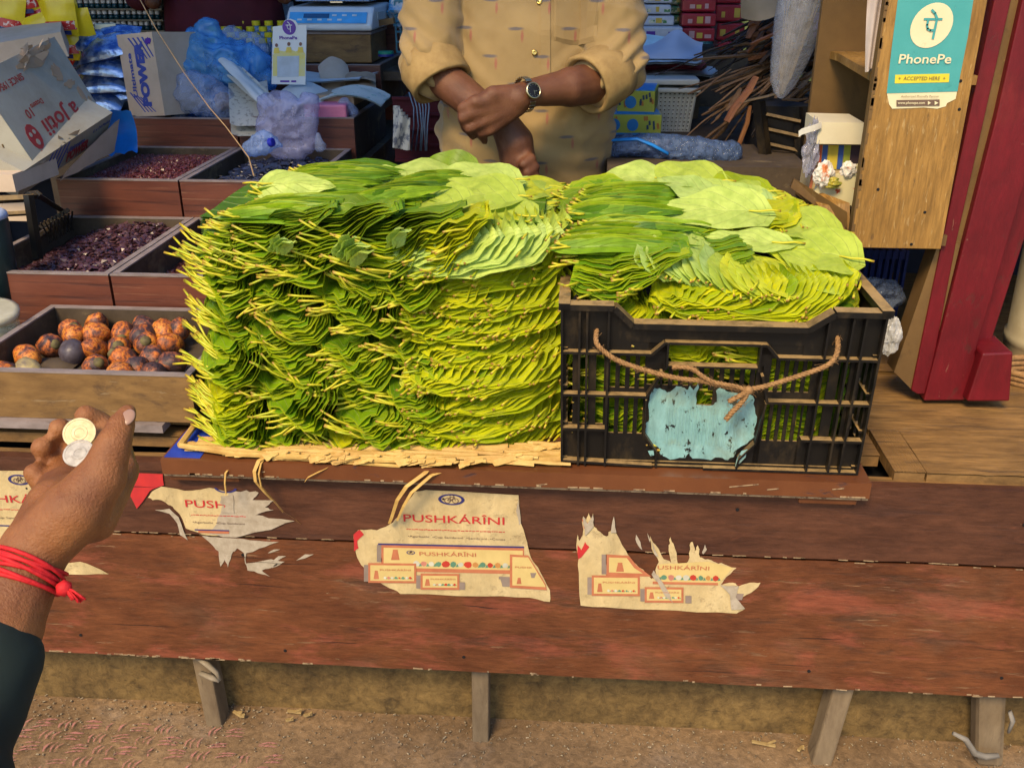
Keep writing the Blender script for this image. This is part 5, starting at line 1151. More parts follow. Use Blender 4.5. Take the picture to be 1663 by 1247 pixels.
m = MB(); m.poly([pq(1070, 916, .0008), pq(1150, 912, .0008), pq(1190, 922, .0008), pq(1166, 950, .0008), pq(1070, 944, .0008)], (0, .0002, 0)); m.build('printed_box_face', M['postercard'], B)
line_text(B, 'USHKÁRÎNI', 1110, 922, 9, 84, M['postersalmon'], .0013, .022, .005)
flowers(B, 1066, 937, 9, 12, .02, 5, .0013, 9, [2, 3, 4, 2, 2, 0, 3, 1, 0])
m = MB(); qd(m, 1060, 944, 1166, 948, .0012, .02); m.build('printed_box_border', M['postersalmon'], B)
pbox(B, 961, 934, 1039, 967, .0016, .01, 'PUSHKÁRÎNI', 4, 52); pbox(B, 1047, 953, 1110, 978, .0018, .01, 'PUSHKÁRÎNI', 3.5, 38)
m = MB(); qd(m, 1113, 967, 1123, 979, .0014); m.poly([pq(1188, 963, .0014), pq(1208, 964, .0014), pq(1205, 974, .0014), pq(1192, 974, .0014)], (0, .0002, 0)); m.build('printed_cup', M['postergrey'], B)
for i, q in enumerate(([(1033, 868), (1040, 880), (1043, 893), (1036, 885), (1032, 875)], [(1145, 884), (1148, 892), (1142, 900), (1140, 897)], [(1051, 865), (1056, 876), (1055, 880)])):
    sheet(B, 'paper_fleck', rag(q, 50 + i, .6, 2), M['paperback'], .0)

# the left one, PUSH and grey smears
Cq = empty('poster', pq(370, 900), 'smeared torn poster left of the straw strips, showing only the first letters', 'poster', 'torn posters on the bench')
sheet(Cq, 'paper', rag([(240, 808), (247, 798), (262, 790), (300, 797), (340, 792), (372, 800), (376, 830), (400, 855), (372, 872), (330, 868), (302, 858), (292, 835), (280, 822), (262, 812), (248, 812)], 61, 1.2, 3), M['poster'], .0)
sheet(Cq, 'smeared_fibre', rag([(372, 800), (400, 796), (420, 800), (410, 812), (445, 812), (430, 824), (444, 828), (415, 836), (446, 842), (478, 846), (440, 860), (400, 868), (372, 872), (340, 868), (352, 850), (360, 825)], 62, 1.8, 3), M['paperback'], .0002)
sheet(Cq, 'smeared_fibre', rag([(328, 870), (350, 872), (380, 874), (420, 878), (452, 880), (430, 888), (400, 898), (398, 915), (440, 908), (462, 912), (440, 922), (425, 926), (438, 936), (418, 930), (402, 926), (396, 898), (385, 890), (376, 900), (370, 921), (365, 908), (358, 920), (355, 895), (345, 885)], 63, 1.4, 3), M['paperback'], .0)
sheet(Cq, 'torn_edge', rag([(252, 828), (275, 826), (290, 840), (298, 862), (305, 877), (292, 868), (288, 850), (275, 834)], 64, 1, 2), M['paperback'], .0003)
sheet(Cq, 'red_remnant', rag([(215, 768), (264, 770), (266, 788), (248, 794), (240, 802), (222, 826), (212, 806)], 65, 1, 2), M['posterred'], .0)
emblem(Cq, 366, 792, 24, 12, .0009, False)
line_text(Cq, 'PUSH', 334, 819, 17, 66, M['posterred'], bold=.004)
sheet(Cq, 'smeared_fibre', rag([(358, 806), (378, 804), (380, 834), (360, 832), (366, 822), (358, 818)], 66, 1.2, 3), M['paperback'], .0016)
dashes(Cq, 310, 836, 400, 839, 14, 1.2, M['posterred'], .0008, 8)
line_text(Cq, '•Agarbathi  •Cup Sambrani', 355, 849, 4.4, 84, M['posterink'], bold=0)
m = MB(); qd(m, 316, 859, 372, 861, .0010); m.build('printed_shadow', M['posternavy'], Cq)
m = MB(); qd(m, 322, 861, 372, 865, .0010); m.build('printed_box_border', M['postersalmon'], Cq)
for i, (x, y, w_, h) in enumerate(((445, 895, 10, 3), (452, 935, 0, 0), (495, 905, 14, 5), (452, 908, 12, 5), (450, 918, 8, 4))):
    if w_: sheet(Cq, 'paper_fleck', rag([(x - w_, y + h), (x, y - h), (x + w_, y - h), (x, y + h * .3)], 70 + i, .8, 2), M['paperback'], .0)

# the far left one, behind the reaching hand
D = empty('poster', pq(20, 850), 'cream poster behind the reaching hand at the far left of the bench', 'poster', 'torn posters on the bench')
sheet(D, 'paper', rag([(-60, 764), (120, 766), (118, 800), (100, 830), (60, 880), (30, 900), (-60, 900)], 81, 1, 3), M['poster'], .0)
sheet(D, 'paper_strip', rag([(90, 915), (130, 912), (150, 919), (176, 932), (140, 933), (95, 932)], 82, 1, 2), M['poster'], .0)
emblem(D, 31, 779, 24, 12.5); line_text(D, 'PUSHKÁRÎNI', 26, 811, 17, 160, M['posterred'], bold=.004)
dashes(D, -40, 826, 80, 829, 14, 1.2, M['posterred'], .0008, 18); line_text(D, '•Agarbathi  •Cup Sambrani', -5, 840, 4.6, 90, M['posterink'], bold=0)
m = MB(); qd(m, -40, 851, 70, 853, .0010); m.build('printed_shadow', M['posternavy'], D)
# ------------------------------------------------------------------ right side: cabinet, sign, red post
M['ply'] = layered('worn_plywood', ((.22, .11, .022), (.44, .245, .06), 5, (2.5, 1, .8)), [((.12, .07, .03), 26, (3, 1, .7), .60, .08, .7), ((.18, .10, .04), 5, (1, 1, 1), .56, .16, .45), ((.60, .42, .18), 40, (3, 1, .6), .58, .06, .5), ((.10, .06, .03), 8, (1.2, 1, .5), .60, .10, .45)], rough=.5, bump=.0008, grain=(36, (4, 1, .35), .5))
M['plydark'] = layered('stained_plywood', ((.10, .055, .018), (.19, .11, .035), 6, (1, 1, 1)), [((.04, .025, .012), 12, (1, 1, .7), .55, .14, .6), ((.26, .17, .06), 40, (1, 1, .5), .64, .05, .4)], rough=.6, bump=.0006)
M['red'] = layered('maroon_paint', ((.10, .004, .008), (.16, .006, .012), 4, (1, 1, 1)), [((.16, .02, .014), 6, (1, 1, 1), .55, .2, .5), ((.30, .12, .08), 70, (1, 1, .4), .66, .03, .6), ((.07, .02, .015), 20, (1, 1, .5), .60, .06, .5)], rough=.45, bump=.0008, grain=(40, (1, 1, .25), .7))
YS = 1.80
cab = empty('cabinet', at(1452, 403, YS), 'open plywood cabinet with a shelf, standing over the right end of the counter', 'cabinet')
def slab(pts, Y, th, m=None):
    m = m or MB(); m.poly([at(x, y, Y) for x, y in pts], (0, th, 0)); return m
# front board (its left edge worn and red-brown)
c0, c1 = at(1381, 402, YS), at(1526, 404, YS); top = 1.62
m = MB(); m.bb(c0.x, at(1600, 0, YS).x + .004, YS, YS + .018, c0.z, top); m.build('front_board', M['ply'], cab, bevel=.001)
m = MB(); m.bb(c0.x - .003, c0.x - .0003, YS - .001, YS + .02, c0.z, top)
rr = random.Random(3)
for i in range(40): z = rr.uniform(c0.z, 1.5); m.bb(c0.x - .002, c0.x + rr.uniform(.001, .004), YS - .0012, YS - .0004, z, z + rr.uniform(.004, .02))
m.build('edge_band', M['plydark'], cab)
# back panel running away behind, its shelf, the inner wall
bp = MB(); L0, L1 = at(1296, 330, 2.30), at(1345, -60, 2.30)
bp.bb(L0.x, .9, 2.30, 2.318, .90, 1.62); bp.build('back_panel', M['plydark'], cab)
s1 = at(1424, 122, YS + .02); s0 = at(1342, 70, 2.29)
m = MB(); z = s1.z; m.poly([V((s1.x, YS + .02, z)), V((.70, YS + .02, z)), V((.70, 2.298, z)), V((L0.x + .03, 2.298, z)), V((L0.x + .035, 2.25, z))], (0, 0, -.016)); m.build('shelf', M['ply'], cab)
z = at(1350, 345, 1.99).z; m = MB(); m.poly([V((.535, YS + .02, z)), V((.70, YS + .02, z)), V((.70, 2.298, z)), V((.50, 2.298, z))], (0, 0, -.02)); m.build('shelf', M['plydark'], cab)
m = MB(); m.bb(.7005, .715, YS + .1, 2.298, 1.0, 1.62); m.build('side_panel', M['plydark'], cab)
for (px, py) in ((1455, 92), (1560, 132), (1558, 178), (1426, 308), (1502, 345), (1395, 396), (1480, 397)):
    p = at(px, py, YS - .0006); m = MB(); m.lathe([(.0025, -.001), (.003, 0), (.0015, .0008)], p, 8, (0, -1, 0)); m.build('nail', M['black'], cab)
# payment sticker
st = empty('payment_sticker', at(1496, 178, YS - .002), 'teal and cream payment sticker with a round emblem on the plywood board', 'sticker')
M['teal'] = layered('teal_print', ((.05, .30, .30), (.075, .36, .35), 10, (1, 1, 1)), [((.2, .45, .42), 50, (1, 1, 1), .68, .04, .5), ((.03, .2, .2), 20, (1, 1, 1), .6, .1, .4)], rough=.4)
M['cream'] = layered('cream_print', ((.68, .60, .36), (.76, .68, .45), 10, (1, 1, 1)), [((.5, .33, .16), 26, (1, 1, 1), .60, .12, .5)], rough=.45)
M['yellowp'] = simple('yellow_print', (.70, .62, .04), .45, (.62, .52, .03), 30)
def sp(m, pts, k): m.poly([at(x, y, YS - .0012 - k) for x, y in pts], (0, .0005, 0))
m = MB(); sp(m, [(1462, -30), (1583, -30), (1581, 0), (1572, 60), (1560, 120), (1554, 150), (1552, 161), (1538, 168), (1536, 173), (1522, 177), (1500, 175), (1480, 176), (1449, 177), (1444, 170), (1440, 150), (1448, 80)], 0); m.build('paper', M['cream'], st)
m = MB(); sp(m, [(1462, -30), (1583, -30), (1581, 0), (1572, 60), (1560, 120), (1555, 149), (1440, 152), (1448, 80)], .0008); m.build('teal_field', M['teal'], st)
def sdir_(px, py):
    a, b_ = at(px - 5, py, YS - .003), at(px + 5, py, YS - .003); return (b_ - a).normalized(), (b_ - a).length / 10
xd, s_ = sdir_(1512, 45); c = at(1513, 42, YS - .003); zd = V((0, 0, 1))
m = MB(); m.poly([c + xd * 33.5 * s_ * math.cos(t * .2094) * 1.0 + zd * 35.5 * s_ * math.sin(t * .2094) + xd * .10 * 33 * s_ * math.sin(t * .2094) * 1.2 for t in range(30)], (0, .0004, 0)); m.build('round_emblem', M['cream'], st)
def stroke(m, pts, wd, O, X, Z, k, s_):
    for (x0, z0), (x1, z1) in zip(pts, pts[1:]):
        a = O + X * x0 * s_ + Z * z0 * s_ - V((0, k, 0)); b_ = O + X * x1 * s_ + Z * z1 * s_ - V((0, k, 0)); d = (b_ - a); n_ = d.cross(V((0, 1, 0))).normalized() * wd * s_ / 2; e = d.normalized() * wd * s_ * .3
        m.poly([a - n_ - e, b_ - n_ + e, b_ + n_ + e, a + n_ - e], (0, .0002, 0))
def pe(m, O, X, Z, s_, k, q=1.):
    """the Devanagari syllable on the emblem: head line, stem, left bowl, vowel mark above"""
    stroke(m, [(-14 * q, 10 * q), (14 * q, 10 * q)], 3.6 * q, O, X, Z, k, s_)
    stroke(m, [(6 * q, 10 * q), (6 * q, -20 * q)], 4 * q, O, X, Z, k + .0003, s_)
    stroke(m, [(-8 * q, 10 * q), (-8 * q, 1 * q), (-6 * q, -5 * q), (-1 * q, -7.5 * q), (6 * q, -7 * q)], 3.6 * q, O, X, Z, k + .0006, s_)
    stroke(m, [(6 * q, 11 * q), (1 * q, 19 * q), (-5 * q, 24 * q)], 3.8 * q, O, X, Z, k + .0009, s_)
m = MB(); pe(m, c - xd * 0.0, (xd + V((0, 0, 0))).normalized(), V((.04, 0, 1)).normalized(), s_, .0012); m.build('emblem_letter', M['teal'], st)
def stxt(txt, px, py, h, w_, mat, bold=.01, k=.0036):
    xd, s_ = sdir_(px, py); return text_mesh(txt, at(px, py, YS - k), xd, V((.02, 0, 1)).normalized(), h * .00118, mat, st, 'lettering', width=w_ * s_, bold=bold)
stxt('PhonePe', 1502, 97, 13, 85, M['cream'], .012)
m = MB(); sp(m, [(1454, 122), (1542, 120), (1541, 134), (1453, 136)], .0016); m.build('yellow_band', M['yellowp'], st)
stxt('►  ACCEPTED HERE  ◄'.replace('►', '+').replace('◄', '+'), 1497, 128, 5.2, 76, M['posterink'], .0)
stxt('Authorized PhonePe Partner', 1494, 157, 3, 62, M['posterink'], 0)
m = MB(); sp(m, [(1456, 163), (1526, 162), (1526, 172), (1456, 173)], .0016); m.build('dark_band', M['posterink'], st)
stxt('www.phonepe.com', 1480, 167.5, 4, 44, M['cream'], .01); 
m = MB(); sp(m, [(1507, 164.5), (1512, 167.5), (1507, 171)], .0026); sp(m, [(1518, 164.5), (1524, 167.5), (1518, 171)], .0026); m.build('arrow_marks', M['cream'], st)
# red post
YR = 1.845
post = empty('door_post', at(1560, 650, YR), 'maroon painted door post with a stepped foot at the right edge', 'door post')
m = slab([(1524, 395), (1560, 395), (1500, 640), (1480, 632), (1452, 604)], YR - .01, .05); m.build('bare_edge', M['plydark'], post)
m = slab([(1628, -60), (1656, -60), (1553, 395), (1506, 640), (1490, 640), (1480, 634), (1533, 380)], YR - .014, .05); m.build('moulding', M['red'], post, bevel=.002)
m = slab([(1654, -60), (1676, -60), (1620, 190), (1522, 648), (1504, 640), (1552, 395)], YR - .004, .045); m.build('groove', M['plydark'], post)
m = slab([(1674, -60), (1770, -60), (1722, 100), (1665, 298), (1584, 574), (1584, 650), (1500, 651), (1618, 190)], YR - .02, .06); m.build('panel', M['red'], post, bevel=.003)
m = slab([(1596, 574), (1646, 572), (1640, 652), (1570, 652)], YR - .045, .10); m.build('foot_block', M['red'], post, bevel=.004)
m = slab([(1722, 100), (1760, 80), (1668, 375), (1608, 560), (1580, 572), (1660, 300)], YR + .03, .05); m.build('return_panel', M['red'], post, bevel=.002)
# drum and rope coil at the right edge
dr = empty('drum', at(1700, 570, 2.12), 'cream plastic drum cut off by the right edge behind the maroon post', 'drum')
c = at(1706, 590, 2.15); m = MB(); m.lathe([(.10, 0), (.108, .012), (.108, .03), (.112, .035), (.112, .05), (.107, .055), (.112, .3), (.11, .5), (.10, .52)], c + V((0, 0, .02)), 36); m.build('body', simple('cream_plastic', (.52, .46, .32), .4, (.44, .38, .24), 8, dust=(.22, .15, .08), dustamt=.3), dr, smooth=True)
m = MB(); m.lathe([(.104, .0), (.114, .004), (.114, .018), (.104, .02)], c, 36); m.build('base_ring', simple('grey_ring', (.30, .29, .25), .5), dr, smooth=True)
rc = MB()
for k in range(4):
    rc.tube([at(1690, 600, 2.0) + V((.085 * math.cos(t * .52), .06 * math.sin(t * .52), .012 * k)) + V((-.005 * k, -.03, -.02)) for t in range(13)], .007, 6)
rc.build('coiled_rope', M['jute'], smooth=True, label='dusty coil of thick rope at the foot of the cream drum', cat='rope')
# white cloth hanging inside the cabinet
m = MB(); a0, a1 = at(1411, -40, 1.86), at(1445, -40, 1.86)
m.grid(lambda u, v: a0.lerp(a1, u) .lerp(at(1405, 118, 1.86).lerp(at(1424, 108, 1.86), u), v) + V((0, .006 * math.sin(u * 9 + v * 3), 0)), 10, 16); m.build('hanging_cloth', simple('pinkish_white_paper', (.55, .48, .46), .7, (.45, .38, .36), 12), smooth=True, label='pale pinkish paper hanging inside the cabinet behind the plywood board', cat='paper')
# carton in the cabinet
ct = empty('display_carton', at(1360, 340, 2.0), 'open white carton with coloured stripes and crumpled wrappers on the cabinet shelf', 'carton')
YC_ = 1.96
m = slab([(1330, 198), (1404, 200), (1400, 235), (1326, 234)], YC_, .12); m.build('flap', simple('cream_card', (.66, .60, .42), .6, (.58, .52, .36), 10), ct)
m = slab([(1326, 235), (1400, 236), (1396, 345), (1312, 318)], YC_ + .03, .09); m.build('body', M['poster'], ct)
m = MB()
m.grid(lambda u, v: at(lerp(1297, 1334, u), lerp(213, 198, u ** .6) + v * 10, YC_ - .004) + V((0, -.01 * math.sin(u * 3), 0)), 8, 2); m.build('bent_flap', simple('white_card', (.68, .66, .60), .5), ct, smooth=True)
for i, (x0, x1, col) in enumerate(((1332, 1336, (.6, .1, .03)), (1337, 1345, (.04, .1, .35)), (1346, 1362, (.65, .5, .05)), (1363, 1371, (.04, .1, .35)), (1372, 1382, (.35, .4, .05)), (1383, 1399, (.05, .03, .04)))):
    m = slab([(x0, 236), (x1, 236), (x1 - 4, 275), (x0 - 4, 275)], YC_ + .028, .002); m.build('coloured_stripe', simple('carton_stripe', col, .5), ct)
m = slab([(1326, 236), (1331, 236), (1316, 318), (1312, 317)], YC_ + .027, .002); m.build('coloured_stripe', M['postersalmon'], ct)
rr = random.Random(12)
def crumple(name, c, r, mat, label, cat, seed, parent=None, sq=(1, 1, 1), amp=.30, fr=1.2):
    m = MB(); bm = bmesh.new(); bmesh.ops.create_icosphere(bm, subdivisions=4, radius=1)
    c = V(c)
    for v in bm.verts:
        d = v.co.normalized(); q = 1 - amp * abs(nz(d.x * fr + seed, d.y * fr, d.z * fr)) * 2 - amp * .5 * abs(nz(d.x * fr * 2.2, d.y * fr * 2.2 + seed, d.z * fr * 2.2)) * 1.6
        v.co = V((d.x * q * r * sq[0], d.y * q * r * sq[1], d.z * q * r * sq[2])) + c
    m.add([v.co.copy() for v in bm.verts], [tuple(v.index for v in f.verts) for f in bm.faces]); bm.free()
    return m.build(name, mat, parent, label=label, cat=cat, smooth=False)
M['wrap'] = simple('printed_wrapper', (.66, .62, .55), .4, (.6, .18, .06), 30, lo=.36, hi=.42)
crumple('crumpled_wrapper', at(1338, 284, 1.93), .026, M['wrap'], 'crumpled white wrapper hanging out of the open carton', 'wrapper', 3, sq=(.9, .6, 1.2))
crumple('crumpled_wrapper', at(1378, 276, 1.94), .019, M['wrap'], 'smaller crumpled white wrapper with red spots at the right of the carton', 'wrapper', 5, sq=(1, .6, 1))
m = slab([(1328, 300), (1395, 268), (1397, 338), (1366, 330), (1320, 318)], 1.94, .012); m.build('tomato_packet', simple('red_dotted_packet', (.62, .56, .32), .4, (.55, .08, .02), 42, lo=.36, hi=.40), label='pale packet printed with red spots at the bottom of the carton', cat='packet')
crumple('green_wrapper', at(1352, 297, 1.925), .016, simple('dark_green_foil', (.05, .12, .03), .3, (.5, .4, .05), 60), 'small dark green wrapper in front of the red spotted packet', 'wrapper', 7, sq=(1.3, .5, .8))
crumple('plastic_wrap', at(1318, 240, 1.97), .045, film('clear_crinkle', (.5, .5, .6), .35, .08, (.8, .8, .85), 60, .004), 'crinkled clear plastic left of the open carton', 'plastic wrap', 9, sq=(.45, .4, 1.5), amp=.5)
m = MB(); m.poly([at(1290, 290, 1.96), at(1376, 345, 1.86), at(1376, 372, 1.86), at(1284, 305, 1.96)], (.01, .06, -.01)); m.build('wood_rail', M['plydark'], label='dark sloping wooden rail between the right pile and the carton', cat='rail')
m = MB(); m.poly([at(1300, 300, 1.99), at(1380, 330, 1.88), at(1380, 380, 1.86), at(1330, 335, 1.90)], (.0, .02, -.02)); m.build('wood_ledge', M['ply'], label='bare wooden ledge under the carton', cat='ledge')
# blue crate and clear bags under the cabinet
bc = empty('plastic_crate', at(1430, 520, 2.1), 'dark blue slatted crate under the plywood cabinet', 'crate')
M['bluecrate'] = simple('dark_blue_plastic', (.008, .025, .12), .35, (.005, .015, .08), 10)
m = MB(); a = at(1388, 406, 2.12); b_ = at(1475, 406, 2.12)
m.bb(a.x, b_.x, 2.12, 2.14, a.z - .02, a.z); m.bb(a.x, b_.x, 2.12, 2.14, .70, .79)
for k in range(9): x = lerp(a.x, b_.x, k / 8); m.bb(x - .003, x + .003, 2.118, 2.135, .78, a.z)
m.build('front', M['bluecrate'], bc); m = MB(); m.bb(a.x, b_.x, 2.20, 2.21, .69, a.z); m.bb(a.x, b_.x, 2.141, 2.199, .69, .70); m.build('inside', M['bluecrate'], bc)
crumple('plastic_bag', at(1420, 480, 1.93), .06, film('dark_clear_bag', (.2, .25, .35), .4, .06, (.4, .45, .55), 40, .006), 'dark shiny plastic bag between the black crate and the cabinet', 'plastic bag', 4, sq=(1.1, .6, .7))
crumple('plastic_bag', at(1447, 545, 1.80), .045, film('clear_bag', (.75, .75, .72), .45, .06, (.9, .9, .9), 60, .006), 'clear crumpled plastic bag beside the right edge of the black crate', 'plastic bag', 6, sq=(.5, .5, 1.0))
# ------------------------------------------------------------------ people
def capsule_mb(parts):
    m = MB()
    for a in parts:
        p, q, r1, r2 = V(a[0]), V(a[1]), a[2], a[3]; sq = a[4] if len(a) > 4 else None
        d = (q - p); L_ = d.length
        if L_ < 1e-6: d = V((0, 0, 1)); L_ = 1e-6
        z = d.normalized(); x = (V((1, 0, 0)) if abs(z.x) < .9 else V((0, 1, 0))); x = (x - z * x.dot(z)).normalized(); y = z.cross(x)
        n = 14; prof = []
        for k in range(6): t = -math.pi / 2 + k * math.pi / 12; prof.append((r1 * math.cos(t), r1 * math.sin(t)))
        for k in range(1, 7): t = k * math.pi / 12 if k < 6 else math.pi / 2; prof.append((r2 * math.cos(t - math.pi / 12 if k < 6 else t), L_ + r2 * math.sin(t - math.pi / 12 if k < 6 else t)))
        vs = []
        for r, h in prof:
            for k in range(n):
                th = 6.28319 * k / n; o = x * math.cos(th) * max(r, r1 * .02) + y * math.sin(th) * max(r, r1 * .02)
                if sq: o = V((o.x * sq[0], o.y * sq[1], o.z * sq[2]))
                vs.append(p + z * h + o)
        fs = [(i * n + k, i * n + (k + 1) % n, (i + 1) * n + (k + 1) % n, (i + 1) * n + k) for i in range(len(prof) - 1) for k in range(n)]
        fs += [tuple(range(n))[::-1], tuple((len(prof) - 1) * n + k for k in range(n))]
        m.add(vs, fs)
    return m
def organic(name, m, voxel, smooth, mat, parent=None, label=None, cat=None, disp=None, group=None):
    me = bpy.data.meshes.new('t'); me.from_pydata(m.v, [], m.f); me.update()
    o = bpy.data.objects.new('t', me); SC.collection.objects.link(o)
    r = o.modifiers.new('r', 'REMESH'); r.mode = 'VOXEL'; r.voxel_size = voxel
    s = o.modifiers.new('s', 'SMOOTH'); s.iterations = smooth; s.factor = .6
    me2 = bpy.data.meshes.new_from_object(o.evaluated_get(bpy.context.evaluated_depsgraph_get()))
    bpy.data.objects.remove(o)
    me2.name = name; me2.materials.clear(); me2.materials.append(mat)
    me2.polygons.foreach_set('use_smooth', [True] * len(me2.polygons))
    if disp:
        ns = [v.normal.copy() for v in me2.vertices]
        for v, n in zip(me2.vertices, ns): v.co += n * disp(v.co)
    return link(name, me2, parent, label, cat, group)

def skin_mat(name, c1, c2, c3):
    m, N, L, P = nodes(name)
    n = noisen(N, L, mapping(N, L), 22, 5, .6); r = ramp(N, [(.3, c2), (.55, c1), (.8, c3)]); L.new(n.outputs[0], r.inputs[0]); L.new(r.outputs[0], P.inputs['Base Color'])
    P.inputs['Roughness'].default_value = .52; P.inputs['Specular IOR Level'].default_value = .38; P.inputs['Subsurface Weight'].default_value = .12; P.inputs['Subsurface Radius'].default_value = (.01, .004, .002)
    n2 = noisen(N, L, mapping(N, L), 420, 4, .6); b = N.new('ShaderNodeBump'); b.inputs['Distance'].default_value = .0011; L.new(n2.outputs[0], b.inputs['Height']); L.new(b.outputs[0], P.inputs['Normal'])
    return m
M['skin'] = skin_mat('brown_skin', (.145, .056, .025), (.095, .036, .018), (.19, .082, .038))
M['skin2'] = skin_mat('warm_brown_skin', (.27, .105, .034), (.17, .06, .022), (.36, .16, .06))
M['nail'] = simple('finger_nail', (.42, .25, .18), .3)
M['hair'] = simple('black_hair', (.012, .010, .009), .5)
def shirt_mat():
    m, N, L, P = nodes('tan_woven_cotton')
    mp = mapping(N, L); sp = N.new('ShaderNodeSeparateXYZ'); L.new(mp.outputs[0], sp.inputs[0])
    n = noisen(N, L, mapping(N, L, (60, 60, 220)), 6, 4, .6); n2 = noisen(N, L, mp, 5, 4, .6)
    r = ramp(N, [(.35, (.28, .18, .06)), (.65, (.38, .255, .095))]); L.new(n2.outputs[0], r.inputs[0])
    out = mixc(N, L, .10, r.outputs[0], n.outputs[0], 'MULTIPLY')
    X, Z = sp.outputs[0], sp.outputs[2]
    row = mathn(N, L, 'FLOOR', mathn(N, L, 'DIVIDE', Z, .058)); odd = mathn(N, L, 'MULTIPLY', mathn(N, L, 'MODULO', mathn(N, L, 'ABSOLUTE', row), 2), .5)
    fz = mathn(N, L, 'SUBTRACT', mathn(N, L, 'DIVIDE', Z, .058), row)
    cx = mathn(N, L, 'ADD', mathn(N, L, 'DIVIDE', X, .118), odd); fx = mathn(N, L, 'SUBTRACT', cx, mathn(N, L, 'FLOOR', cx))
    wig = mathn(N, L, 'MULTIPLY_ADD', noisen(N, L, mp, 90, 3).outputs[0], .10, -.05)
    def band(a, c, hw): # 1 inside |a-c|<hw, soft
        return mathn(N, L, 'MAXIMUM', mathn(N, L, 'MULTIPLY_ADD', mathn(N, L, 'ABSOLUTE', mathn(N, L, 'SUBTRACT', a, c)), -1 / hw, 1), 0)
    d1 = mathn(N, L, 'MINIMUM', mathn(N, L, 'MULTIPLY', mathn(N, L, 'MULTIPLY', band(fx, .35, .17), band(mathn(N, L, 'ADD', fz, mathn(N, L, 'MULTIPLY', wig, .5)), .72, .075)), 2.2), .85)
    d2 = mathn(N, L, 'MINIMUM', mathn(N, L, 'MULTIPLY', mathn(N, L, 'MULTIPLY', band(mathn(N, L, 'ADD', fx, mathn(N, L, 'MULTIPLY', wig, .25)), .47, .035), band(fz, .45, .26)), 1.6), .75)
    out = mixc(N, L, d1, out, (.10, .09, .10)); out = mixc(N, L, d2, out, (.33, .09, .06))
    L.new(out, P.inputs['Base Color']); P.inputs['Roughness'].default_value = .75; P.inputs['Sheen Weight'].default_value = .2
    b = N.new('ShaderNodeBump'); b.inputs['Distance'].default_value = .0008; L.new(n.outputs[0], b.inputs['Height']); L.new(b.outputs[0], P.inputs['Normal'])
    return m
M['shirt'] = shirt_mat()

def head(parts, c, yaw=0, s=1.0):
    """adds a head (skull, jaw, nose, ears, neck) to a capsule list; c = centre of the skull"""
    R = Matrix.Rotation(yaw, 3, 'Z'); c = V(c); f = lambda x, y, z: c + R @ (V((x, y, z)) * s)
    parts += [(f(0, .01, .02), f(0, .03, .03), .085 * s, .085 * s), (f(0, -.02, -.03), f(0, -.035, -.075), .062 * s, .040 * s), (f(0, -.085, .0), f(0, -.108, -.030), .010 * s, .015 * s),
              (f(-.028, -.078, -.058), f(.028, -.078, -.058), .010 * s, .010 * s), (f(-.03, -.077, .012), f(.03, -.077, .012), .014 * s, .014 * s),
              (f(-.088, .0, .0), f(-.092, .01, -.03), .016 * s, .010 * s), (f(.088, .0, .0), f(.092, .01, -.03), .016 * s, .010 * s), (f(0, .02, -.05), f(0, .03, -.17), .055 * s, .06 * s)]
    return f

# ---- the vendor behind the leaves
vend = []
Yt = 2.42
def T(x, y, z): return V((x, y, z))
head(vend, (-.13, Yt - .02, 1.70))
# torso, legs
vend += [(T(-.13, Yt, 1.40), T(-.13, Yt, 1.15), .12, .14), (T(-.13, Yt, 1.15), T(-.13, Yt, 1.0), .14, .13), (T(-.30, Yt, 1.48), T(.04, Yt, 1.48), .06, .06),
         (T(-.22, Yt, .98), T(-.23, Yt, .55), .09, .065), (T(-.04, Yt, .98), T(-.03, Yt, .55), .09, .065), (T(-.23, Yt, .55), T(-.24, Yt + .02, .17), .06, .04), (T(-.03, Yt, .55), T(-.02, Yt + .02, .17), .06, .04),
         (T(-.24, Yt, .135), T(-.25, Yt - .17, .125), .035, .028), (T(-.02, Yt, .135), T(-.01, Yt - .17, .125), .035, .028)]
# right arm (left in the picture): shoulder, elbow, wrist going down to the right
shR, elR = T(-.335, Yt, 1.46), at(694, 92, 2.27)
wrR, knR = at(845, 212, 2.13), at(868, 250, 2.12)
vend += [(shR, elR, .05, .046), (at(708, 118, 2.25), at(770, 168, 2.19), .046, .039), (at(770, 168, 2.19), at(822, 205, 2.15), .039, .031), (at(822, 205, 2.15), at(836, 232, 2.15), .034, .043), (at(836, 232, 2.15), at(845, 285, 2.15), .043, .040)]
# fingers of the tucked fist
for i, (x, y) in enumerate(((862, 258), (868, 272), (868, 286), (862, 298))):
    vend += [(at(842, y - 8, 2.14), at(x, y, 2.115), .016, .013), (at(x, y, 2.115), at(x - 12, y + 9, 2.10), .013, .011)]
# left arm (right in the picture) lying across, its hand closed over the other forearm
shL, elL = T(.075, Yt, 1.46), at(1003, 118, 2.27)
wrL = at(866, 148, 2.105)
vend += [(shL, elL, .05, .047), (at(985, 132, 2.25), at(925, 142, 2.16), .048, .043), (at(925, 142, 2.16), at(868, 150, 2.11), .043, .030), (at(868, 150, 2.11), at(842, 160, 2.09), .030, .031)]
